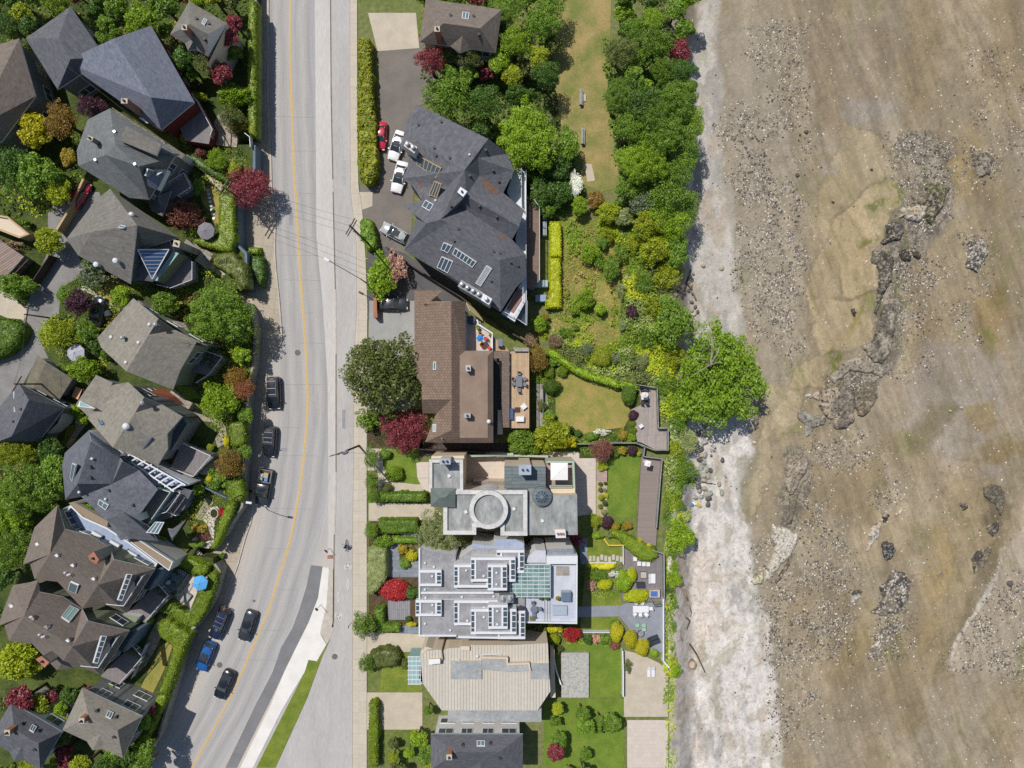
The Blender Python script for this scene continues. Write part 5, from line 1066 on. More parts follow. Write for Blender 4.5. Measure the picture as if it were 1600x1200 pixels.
h.block(P('','820,868 902,868 902.5,975 820,972'),7.0,mat=m_whitewall,top=m_lil,name='east_wing')
h.block(P('P','180,235 440,232 440,300 180,300'),7.9,mat=m_whitewall,top=m_white,name='white_roof');h.block(P('P','10,290 175,290 175,190 90,185 30,240'),7.6,mat=m_whitewall,top=m_lil,name='white_roof')
h.block(P('P','185,175 405,170 418,230 185,233'),7.2,mat=m_whitewall,top=m_pavg,name='side_roof')
h.block(P('P','0,578 425,578 430,790 0,770'),7.15,mat=m_whitewall,top=boards('pale_blue_terrace',C(196,202,214),C(186,192,206),C(160,168,184),1.2,.6,.015,0,jit=.05),name='roof_terrace')
h.parapet(P('P','440,300 436,800 0,792'),7.1,.2,.5,m_white,closed=False)
gl=MB();gf=MB();q=[W(p,8.3)for p in[(797,886),(860,882),(860,932),(797,932)]];gl.poly([q[0],q[3],q[2],q[1]]);o=h.part(gl,'glass_roof',mottled('teal_roof_glass',C(142,172,166),C(96,126,124),1,3,.15,.2))
for i in range(9):
 y=q[3].y+(q[1].y-q[3].y)*i/8;gf.box(((q[0].x+q[1].x)/2,y,8.38),(q[1].x-q[0].x,.12,.14))
for i in range(8):
 x=q[0].x+(q[1].x-q[0].x)*i/7;gf.box((x,(q[0].y+q[3].y)/2,8.32),(.07,q[1].y-q[3].y,.1))
h.part(gf,'glazing_bars',m_alu,o)
h.block([(798,886),(860,884),(860,931),(798,931)],8.1,7.0,mat=m_white,top=m_dkframe,name='atrium')
h.block(P('P','262,320 370,320 370,395 262,395'),7.1,7.02,m_wall,name='roof_hatch')
h=House('house','beige standing seam metal roofed house at the bottom of the picture','house',0,(750,1060))
L_=lambda s:P('L',s)
h.block(P('','657,1018 665,1010 690,1018 700,1013 718,1012 720,1008 800,1008 856,1005 860,1080 840,1110 690,1110 655,1060'),5.6,mat=m_cream,top=m_seamroof)
h.block(L_('700,1015 745,1015 755,1090 735,1130 560,1080 620,1025'),6.2,mat=m_cream,top=m_seamroof,name='upper_roof')
h.block(L_('905,985 980,985 980,1020 905,1020'),6.0,mat=m_cream,top=m_cream,name='roof_box')
h.block(L_('640,1095 735,1090 735,1130 640,1140'),6.6,mat=m_cream,top=m_whitewall,name='roof_box')
h.block(L_('1085,1075 1300,1080 1300,1140 1480,1130 1480,1190 1300,1200 1080,1180'),6.0,mat=m_cream,top=m_membrane2,name='flat_roof');h.parapet(L_('1085,1075 1300,1080 1300,1130 1480,1125 1490,1190'),6.0,.2,.35,m_cream,closed=False)
h.block(L_('820,1110 1080,1110 1080,1260 820,1260'),5.9,mat=m_cream,top=m_membrane2,name='flat_roof');h.block(L_('1490,1130 1640,1130 1640,1260 1490,1260'),5.9,mat=m_cream,top=m_membrane2,name='flat_roof')
h.skylight(L_('1085,1050 1245,1048 1245,1062 1085,1064'),1,m_white);h.vent(L_('1045,1065')[0],'dome',.2,m_white);h.vent(L_('890,1110')[0],'box',.25,m_stucco)
h.block(P('','860,1015 866,1015 868,1090 860,1090'),3.0,mat=m_cream,name='garden_wall')
gl=MB();q=[W(p,5.6)for p in L_('470,1070 570,1070 590,1300 470,1300')];gl.prism(q,2.5,5.6);o=h.part(gl,'glass_roof',m_glass_teal);gf=MB()
for i in range(7):yy=q[0].y+(q[3].y-q[0].y)*i/6;gf.box(((q[0].x+q[1].x)/2,yy,5.65),(q[1].x-q[0].x+.2,.09,.1))
for i in range(4):xx=q[0].x+(q[1].x-q[0].x)*i/3;gf.box((xx,(q[0].y+q[3].y)/2,5.62),(.07,abs(q[3].y-q[0].y),.08))
h.part(gf,'glazing_bars',m_white,o)
h.block(P('','700,1108 846,1108 846,1128 700,1128'),5.2,mat=m_cream,top=m_membrane2,name='south_wing')
# lots, lawns, paving (sheets a few mm to cm above the ground)
Z0=0.02
zt=T0+.02
sheet('back_lane',P('','75,330 100,300 155,300 165,330 104,373 122,400 135,425 112,440 95,450 92,490 75,500 62,520 66,540 76,560 58,560 35,602 0,640 -40,680 -200,760 -220,640 -30,560 30,495 45,470 58,430 72,400 75,375'),zt,m_lanew)
sheet('driveway',P('','-60,432 0,450 18,462 40,483 45,492 30,505 0,492 -60,462'),zt+.01,m_conc)
sheet('patio',P('','340,180 352,172 360,195 372,215 372,228 330,226 328,206'),zt,m_pavw)
sheet('path',P('','320,270 326,268 345,285 352,293 344,298 330,284'),zt,m_conc)
sheet('lawn',P('','312,305 322,290 335,292 342,300 343,350 336,352 328,330 318,320'),zt,m_lawn_dry)
sheet('patio',P('','294,377 303,380 333,397 325,405 300,392 286,385'),zt,m_pavw);sheet('path',P('','330,410 352,428 348,434 326,418'),zt,m_conc)
sheet('path',P('','352,455 384,455 400,474 398,480 382,478 352,462'),.14,m_walkw)
sheet('lawn',P('','160,432 180,428 200,455 175,475 150,520 140,510 150,470'),zt,m_lawn_dry);sheet('path',P('','128,446 140,450 178,478 172,482 150,465 126,452'),zt+.01,m_conc)
sheet('lawn',P('','106,666 126,660 118,690 106,700 98,690'),zt,m_lawn);sheet('path',P('','116,652 134,664 106,700 100,698 120,668'),zt+.01,m_pavw)
sheet('path',P('','270,606 284,618 324,646 340,650 352,664 355,690 340,700 336,685 345,672 334,660 318,658 282,632 262,620'),zt,m_pavw)
sheet('patio',P('','309,718 330,714 344,725 345,738 322,742 306,740'),zt,m_conc);sheet('path',P('','290,742 312,744 318,756 298,752'),zt,m_pavw)
sheet('lawn',P('','270,600 300,605 315,622 292,625'),zt,m_lawn_rich)
sheet('patio',P('U','1010,640 1090,700 980,890 900,870'),zt+.01,m_pavw);sheet('patio',P('U','1060,750 1130,740 1165,800 1150,860 1100,890 1100,1000 1090,1130 1040,1180 960,1170 860,1090 930,1040 1000,1110 1040,1100 1050,1000 1020,920 975,880'),zt+.015,m_pavl)
pond=MB(W(P('U','1097,815')[0],zt));c=W(P('U','1097,815')[0],zt+.3)
for i in range(20):
 a1,a2=2*math.pi*i/20,2*math.pi*(i+1)/20
 for(r0,z0,r1,z1)in((.62,0,.62,.35),(.62,.35,.5,.35),(.5,.35,.5,.25)):
  pond.poly([(c.x+r0*math.cos(a1),c.y+r0*1.25*math.sin(a1),zt+z0),(c.x+r0*math.cos(a2),c.y+r0*1.25*math.sin(a2),zt+z0),(c.x+r1*math.cos(a2),c.y+r1*1.25*math.sin(a2),zt+z1),(c.x+r1*math.cos(a1),c.y+r1*1.25*math.sin(a1),zt+z1)],0)
pond.poly([(c.x+.5*math.cos(2*math.pi*i/20),c.y+.62*math.sin(2*math.pi*i/20),zt+.25)for i in range(20)],1)
tag(pond.build('pond',[m_kerb,plain('pond_water',C(60,66,30),.1)]),'small oval garden pond with dark green water beside the pale paving','pond')
sheet('patio',P('g','410,680 690,260 790,320 830,560 700,880 540,790'),zt+.01,m_pavl);sheet('patio',P('','238,890 290,898 270,935 230,960 215,930'),zt,m_pavg)
sheet('planter_bed',P('g','570,575 525,545 700,270 770,310'),zt+.02,m_pavw)
sheet('patio',P('','226,1008 250,960 262,975 245,1010 228,1040 205,1060'),zt,m_pavw);sheet('lawn',P('','262,1003 270,1010 255,1050 238,1085 215,1085 250,1010'),zt+.01,m_lawn_dry)
def steps(a,b_,wd,z0,z1,n,label,mat=m_conc):
 A_,B_=W(a,z0),W(b_,z1);d=(B_-A_).to_2d();L=d.length;d.normalize();ang=math.atan2(d.y,d.x);mb=MB(A_)
 for i in range(n):
  t=(i+.5)/n;c=A_.to_2d()+d*L*t;zz=z0+(z1-z0)*(i+1)/n if z1>z0 else z0+(z1-z0)*i/n
  lo=min(z0,z1)-.1;mb.box((c.x,c.y,(zz+lo)/2),(L/n-.004,wd,zz-lo),ang)
  e_=c-d*(L/n/2-.05)*(1 if z1>z0 else-1)
  mb.box((e_.x,e_.y,zz+.012),(.06,wd,.02),ang,1)
 return tag(mb.build('steps',[mat,plain('step_nosing',C(70,64,58),.8)]),label,'steps','concrete steps')
steps((360,459),(384,470),1.5,T0,.15,13,'short flight of steps below the big yellow green tree')
steps((312,873),(345,892),1.6,T0-.9,.15,9,'lower flight of garden steps meeting the west sidewalk');steps((293,861),(311,872),1.6,T0,T0-.9,6,'upper flight of garden steps beside the flower patio')
steps((280,977),(306,993),1.3,T0,.15,13,'narrow steps between the umbrella patio hedge and the rounded hedge')
steps((331,216),(372,221),1.8,T0+.6,T0,4,'wide shallow steps of pale slabs near the top left garden',m_pavw)
steps((330,417),(309,401),1.3,T0,T0+1.4,8,'white edged steps beside the clipped oval shrubs')
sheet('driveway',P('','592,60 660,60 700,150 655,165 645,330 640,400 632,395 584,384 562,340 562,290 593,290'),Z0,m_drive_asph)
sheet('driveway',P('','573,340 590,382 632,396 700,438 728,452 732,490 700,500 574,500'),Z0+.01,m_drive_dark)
sheet('forecourt',P('','577,470 648,470 660,600 640,640 574,640'),Z0+.02,mottled('grey_forecourt',C(170,170,168),C(156,156,154),.4,6,.08))
sheet('concrete_apron',P('','559,300 582,300 582,322 560,330'),Z0+.03,m_conc)
for i,y in enumerate((404,427,452,475,496)):sheet('drive_joint',[(566,y),(575,y),(575,y+.8),(566,y+.8)],.15,m_kerb)
sheet('garden_bed',P('','574,640 660,640 660,700 575,700'),Z0,m_soil)
sheet('path',P('','574,700 648,705 650,730 640,735 574,735'),Z0,m_conc);sheet('lawn',P('','596,704 650,700 656,720 660,757 628,757 610,750 598,728'),Z0+.01,m_lawn_rich)
sheet('path',P('','588,728 600,730 612,752 650,757 672,757 672,769 591,769 591,745'),Z0+.02,m_conc)
sheet('patio',P('V','78,250 130,240 225,240 225,600 190,600 130,510 90,420'),Z0+.03,m_pavl);sheet('driveway',P('','576,786 672,787 700,812 576,814'),Z0+.02,m_conc)
sheet('patio',P('','700,706 905,706 905,720 895,830 700,830'),Z0+.01,m_pavl)
sheet('alley',P('','655,692 820,692 830,710 655,712'),Z0,boards('fence_boards',C(96,84,76),C(80,72,66),C(50,44,40),.2,2.5,.02,0))
sheet('garden_bed',P('','576,812 660,812 660,870 650,1000 576,1000'),Z0,m_soil);sheet('patio',P('L','205,95 395,95 395,410 270,410 290,170'),Z0+.02,m_pavg)
sheet('patio',P('L','380,270 600,270 600,410 400,410'),Z0+.025,m_pavg);sheet('driveway',P('L','400,40 600,40 600,80 400,80'),Z0+.03,m_pavg)
sheet('deck_pad',P('L','300,605 485,605 485,765 300,765'),Z0+.05,boards('grey_garden_deck',C(152,152,156),C(142,142,147),C(104,104,108),6,.3,.03,R(90),jit=.08));sheet('driveway',P('','573,988 640,990 720,996 830,1000 850,1012 720,1012 650,1018 573,1022'),Z0+.03,m_conc)
sheet('path',P('','624,975 656,980 656,990 624,990'),Z0+.04,m_pavg)
sheet('lawn',P('','600,1022 660,1018 660,1100 590,1100'),Z0,m_lawn)
sheet('dark_bed',P('','820,838 905,838 915,880 905,1000 820,1012'),Z0,m_green)
sheet('park_grass',P('','862,-200 962,-200 952,100 952,170 970,292 940,300 905,285 912,250 880,215 862,160'),Z0,mottled('park_grass',C(172,150,100),C(120,128,64),.26,5,.26,bump=.4))
sheet('meadow',P('','872,345 905,335 960,350 985,380 980,430 970,470 968,540 940,545 900,535 862,540 850,500 876,480'),Z0,m_meadow)
sheet('bare_path',P('','930,440 950,438 958,470 950,490 940,478'),Z0+.01,m_lawn_dry)
sheet('lawn',P('','868,590 890,585 930,592 968,603 975,620 987,645 975,668 940,672 905,680 880,668 868,650'),Z0+.01,m_lawn_dry)
sheet('garden_bed',P('','828,545 850,560 1000,600 1000,720 900,716 830,710'),Z0,m_green)
sheet('side_path',P('','838,600 852,600 858,640 850,680 838,680'),Z0+.02,m_wall)
sheet('terrace_paving',P('','893,716 931,716 931,803 903,806 893,760'),Z0+.02,m_pavl);sheet('patio',P('','932,716 950,716 950,752 932,752'),Z0+.03,m_pavp)
sheet('garden_bed',P('','932,752 950,752 950,808 932,808'),Z0+.02,mottled('pale_gravel_bed',C(196,180,150),C(176,158,130),2,8,.2))
sheet('lawn',P('','956,714 1002,712 993,809 958,809 948,795 949,722'),Z0+.03,m_lawn_rich)
sheet('lawn',P('','918,838 972,838 974,878 918,878'),Z0+.02,m_lawn);sheet('path',P('','903,840 918,840 918,882 908,882'),Z0+.03,m_pavg)
sheet('lawn',P('','921,925 968,925 972,945 960,948 921,948'),Z0+.02,m_lawn);sheet('lawn',P('','921,963 965,963 960,985 921,985'),Z0+.02,m_lawn)
sheet('path',P('','903,948 970,946 980,942 1037,942 1037,1020 1015,1015 985,985 968,963 903,964'),Z0+.03,mottled('grey_deck_paving',C(152,156,166),C(140,144,154),.8,7,.08))
sheet('lawn',P('','880,1002 972,1005 972,1090 922,1090 922,1020 884,1018'),Z0+.02,m_lawn_rich)
sheet('gravel_roof',P('','877,1020 920,1020 920,1090 877,1090'),.4,mottled('pebble_roof',C(196,194,188),C(160,160,154),3,7,.25),thick=.38)
sheet('patio',P('','975,1016 1000,1022 1030,1036 1044,1048 1044,1120 975,1120'),Z0+.03,m_conc)
for i in range(9):
 x=920+i*6.05;y=868+(i%3)*1.6-1.5+(2 if i==0 else 0)
 tag(sheet('stepping_stone',[(x,y),(x+4.4,y),(x+4.4,y+8.3),(x,y+8.3)],.07,m_kerb,thick=.06),'pale square stepping stone in the row across the small lawn','stepping stone','square stepping stones across the lawn');bpy.context.scene.collection.objects[-1].pop('kind',None)if False else None
for(x,y)in P('E','290,785 300,818 308,850 312,882 318,915 325,950 335,985 340,1020'):
 q=W((x,y),zt+.05);mb=MB(q);n_=9;mb.prism([(q.x+.26*math.cos(6.283*i/n_)*(1+.15*math.sin(i*7)),q.y+.2*math.sin(6.283*i/n_))for i in range(n_)],zt+.03,zt+.1)
 tag(mb.build('stepping_stone',m_white),'round white stepping stone in the line on the dry lawn','stepping stone','round white stepping stones')
def deck(name,pts,z,mat,label,z0=0.0):
 q=[W(p,z)for p in pts];c=sum(q,Vector())/len(q);c.z=z0;mb=MB(c);mb.prism(q,z0,z);return tag(mb.build(name,mat),label,'deck')
deck('deck',P('','996,601 1027,608 1028,667 1043,668 1044,703 1024,703 1003,692 996,690 986,640 1004,632'),.6,m_deckg,'weathered grey wooden deck above the bank with a table on it',-.6)
deck('deck',P('','1002,714 1033,718 1025,853 995,845'),.45,m_deckp,'long mauve composite deck beside the bright green lawn',-.6)
deck('deck',P('','974,855 1000,848 1040,868 1040,940 972,940'),.35,m_deckc,'charcoal deck with white loungers and a hot tub',-.6)
# fences, rails, low walls
def fence(pts,z,hgt,mat,label,name='fence',th=.08,post=1.8,z0=None,cat='fence',capm=None):
 q=[W(p,z+hgt)for p in pts];o0=Vector((q[0].x,q[0].y,z));t=thing(name,o0,label,cat);mb=MB(o0);pm=MB(o0)
 for i in range(len(q)-1):
  a,b_=q[i],q[i+1];d=b_-a;L=d.length;ang=math.atan2(d.y,d.x);c=(a+b_)/2
  mb.box((c.x,c.y,z+hgt/2),(L,th,hgt-.1),ang);k=max(1,round(L/post))
  for j in range(k+1):
   pp=a+d*j/k;pm.box((pp.x,pp.y,z+hgt/2+.02),(th*1.6,th*1.6,hgt+.04),ang)
  pm.box((c.x,c.y,z+hgt+.02),(L,th*1.4,.06),ang)
 mb.build('panel',mat,t);pm.build('post',capm or mat,t)
 return t
m_dkwood=mottled('dark_stained_wood',C(92,78,68),C(72,62,56),1,8,.2)
m_gwood=mottled('silvery_wood',C(168,170,166),C(140,144,142),1,8,.2)
m_sage=plain('sage_trim',C(176,190,170),.7)
fence(P('','655,702 690,704 760,706'),0,1.8,m_dkwood,'dark wooden fence between the brown house and the grey house')
fence(P('V','650,168 1200,150'),0,2.2,m_cream,'sage capped cream wall along the north terrace','garden_wall',.25,3,cat='wall',capm=m_sage)
fence(P('X','-20,92 250,90 560,100'),0,2.0,m_cream,'sage capped wall behind the copper roof','garden_wall',.2,3,cat='wall',capm=m_sage)
fence(P('O','440,500 590,500 740,492 920,492 1000,525 990,605 1145,625'),0,1.3,m_gwood,'silvery fence between the dry lawn and the bright lawn')
fence(P('O','930,490 1085,552 1198,552 1195,370 1115,370 1105,30 930,5'),.6,1.0,m_gwood,'grey rail round the weathered deck','deck_rail',.06,1.2,cat='railing')
fence(P('O','1145,625 1130,800 1098,1195'),.45,1.0,m_gwood,'pale rail along the seaward side of the mauve deck','deck_rail',.08,1.5,cat='railing')
fence(P('P','1080,190 1160,215 1163,575'),.35,1.0,m_gwood,'grey rail along the seaward side of the charcoal deck','deck_rail',.1,1.5,cat='railing')
fence(P('P','1155,600 1155,1110 1200,1160'),0,1.1,m_white,'white sea wall railing beside the grey dining terrace','garden_wall',.16,2.5,cat='wall')
fence(P('P','815,1030 820,1200 820,1400'),0,1.2,m_whitewall,'white garden wall at the bottom beside the yellow balls','garden_wall',.12,2.5,cat='wall')
fence(P('P','490,870 705,872'),0,1.0,m_white,'low white fence beside the red bush at the bottom lawn','fence',.08)
fence(P('P','530,290 760,290'),0,.5,m_white,'low white edging behind the yellow flower strip','edging',.08);fence(P('P','820,150 822,300'),0,.8,m_white,'white edging between the stepping stone lawn and deck','edging',.08)
fence(P('P','665,95 700,145 820,145'),0,.6,plain('yellow_timber',C(226,200,80),.6),'yellow timber edging above the stepping stone lawn','edging',.12)
fence(P('P','215,1000 240,1060 265,1200 300,1300'),0,1.2,m_whitewall,'white wall beside the pebble roof','garden_wall',.12,2.5,cat='wall')
fence(P('N','205,930 400,1070 560,1130 760,1180'),0,1.0,m_dkwood,'dark timber fence in the shade of the long hedge')
fence(P('J','290,60 520,230 740,370 900,470 1100,620 1300,760 1460,850'),0,1.5,m_dkwood,'dark fence running diagonally under the slate apartment house',th=.12)
fence(P('J','190,410 195,630'),0,1.6,m_brick,'short brick gate wall by the forecourt','gate_wall',.35,3,cat='wall')
fence(P('O','150,0 152,280'),0,1.1,m_metal,'thin metal fence beside the cedar deck path',th=.04)
fence(P('','205,1060 228,1008'),T0,1.2,m_white,'white gate fence below the lower brown row house',th=.05)
fence(P('A','470,1120 590,920 690,700'),T0,1.6,m_tanwall,'tan wall edged drive beside the red car','garden_wall',.2,3,cat='wall')
fence(P('B','265,350 410,130'),T0,1.8,m_dkwood,'dark trellis fence beside the dark lane bay');fence(P('F','120,20 300,150'),T0,1.0,m_wall,'grey concrete wall beside the white edged steps','garden_wall',.4,3,cat='wall')
fence(P('E','600,310 640,340 645,420'),T0,1.1,m_white,'small white gate at the top of the wide steps','gate',.06)
fence(P('H','0,200 110,260'),T0,1.0,m_white,'white railing beside the upper garden steps','railing',.1,cat='railing');fence(P('U','1000,545 1220,650'),T0,1.1,m_bluewall,'blue grey rail below the yellow flowers','railing',.12,cat='railing')
# hedges
def HG(s,zt_,z,leaf,label,**k):return hedge(P('',s),zt_,z,leaf,label,**k)
T=T0
HG('388,0 399,0 399,212 388,206 386,120',T+1.6,T,'hedge','tall clipped hedge at the edge of the terrace above the west sidewalk')
HG('282,237 300,237 335,264 362,282 355,287 320,268 290,249',T+1.2,T,'hedged','narrow diagonal hedge beside the grey green roofed house')
HG('342,302 364,305 366,372 360,392 340,390 302,379 304,373 340,372',T+1.5,T,'hedge','green and gold hedge beside the shade-tinted retaining wall')
HG('331,405 340,396 362,393 368,402 383,415 386,440 384,450 372,448 362,431 345,420 332,412',T+2.0,T,'olive','big rounded clump of clipped shrubs beside the stairs',cat='shrub',lump=.3,rnd=.8)
HG('385,386 406,386 406,396 385,396',1.3,0,'hedge','small square hedge standing alone on the west sidewalk')
HG('387,400 409,400 412,425 408,446 392,432 386,420',1.9,0,'deep','dark ivy hedge on the west sidewalk opposite the curved lamp',lump=.25)
HG('348,661 380,660 383,690 376,698 360,697 357,673',T+1.4,T,'hedge','flat topped bright hedge above the middle parked car')
HG('355,752 377,750 380,775 375,783 355,782',T+1.4,T,'hedge','block of pale clipped hedge beside the lamp head over the pickup')
HG('352,790 366,785 364,800 350,830 338,856 328,858 336,840 342,815',T+1.3,T,'hedge','strip of hedge along the wall beside the garden pond')
hedge(P('g','530,80 600,20 700,30 1000,150 980,260 880,290 770,270 700,240 560,160'),T+1.2,T,'hedge','hedge along the upper side of the blue umbrella patio',cat='hedge')
hedge(P('g','980,300 1060,240 1140,290 1120,450 960,840 830,1060 740,1100 600,1060 400,900 240,860 230,790 330,700 400,700 520,780 680,890 720,870 840,600 860,540 980,440'),T+1.2,T,'hedge','hook shaped hedge round the street side of the blue umbrella patio')
HG('245,975 262,969 278,980 296,994 288,1015 281,1031 274,1052 262,1085 245,1085 262,1045 270,1010 262,1005 245,992',T+1.6,T,'hedge','rounded hedge enclosing the dry lawn at the bottom left',rnd=.6)
HG('-60,498 12,497 28,505 33,517 25,535 8,552 -60,575',T+2.2,T,'hedged','big dome shaped hedge beside the back lane at the left edge',rnd=1.2)
HG('560,60 577,60 581,150 586,190 586,230 587,270 578,286 568,284 560,262 558,200',2.2,0,'shaggy','long shaggy yellow green hedge between the sidewalk and the red car',lump=.5,size=.22,rnd=.5)
HG('562,345 572,340 582,352 588,385 575,388 564,372',2.0,0,'mid','short hedge beside the utility pole at the parking entrance',lump=.4,size=.2,rnd=.6)
HG('591,770 665,770 665,784 591,784',1.6,0,'hedged','straight clipped hedge on the upper side of the concrete driveway')
HG('590,812 652,812 652,834 590,834',1.5,0,'hedged','straight clipped hedge on the lower side of the concrete driveway');HG('613,840 650,840 650,849 613,849',1.0,0,'mid','thin low hedge above the grey slate patio')
HG('574,858 602,858 603,905 590,922 580,930 573,925',2.0,0,'sage','wide pale green hedge beside the grey slate patio',lump=.25)
HG('585,950 598,950 600,975 625,977 624,988 590,988 584,970',1.4,0,'mid','dark L shaped hedge below the red azalea',lump=.25)
HG('577,1025 590,1016 620,1017 625,1030 620,1042 585,1046 577,1038',1.8,0,'olive','dense rounded olive hedge at the bottom beside the sidewalk',rnd=.9,lump=.25)
HG('859,346 876,346 877,400 860,400',1.5,0,'hedgel','upper piece of the vivid lime hedge beside the brown deck',rnd=.25);HG('859,403 876,403 877,480 853,482 853,468 860,466',1.5,0,'hedgel','lower longer piece of the vivid lime hedge, L shaped',rnd=.25)
HG('856,546 870,551 885,562 900,574 925,583 950,590 968,597 1000,604 998,610 962,605 940,598 915,591 895,581 875,566 855,554',1.7,0,'bright','long curving hedge separating the wild meadow from the dry lawn',lump=.3)
HG('955,829 975,833 1000,845 1027,861 1029,871 1018,878 1000,876 985,862 965,843 955,836',1.4,.3,'hedge','diagonal rounded hedge beside the mauve deck end',rnd=.7)
HG('920,881 961,881 962,886 950,891 920,888',.7,0,'yellow','strip of bright yellow flowers below the stepping stone lawn',cat='flower bed',name='flower_bed',lump=.2)
HG('728,706 905,703 908,709 728,711',1.0,0,'greygreen','thin hedge along the wall above the copper roof',lump=.3)if False else None
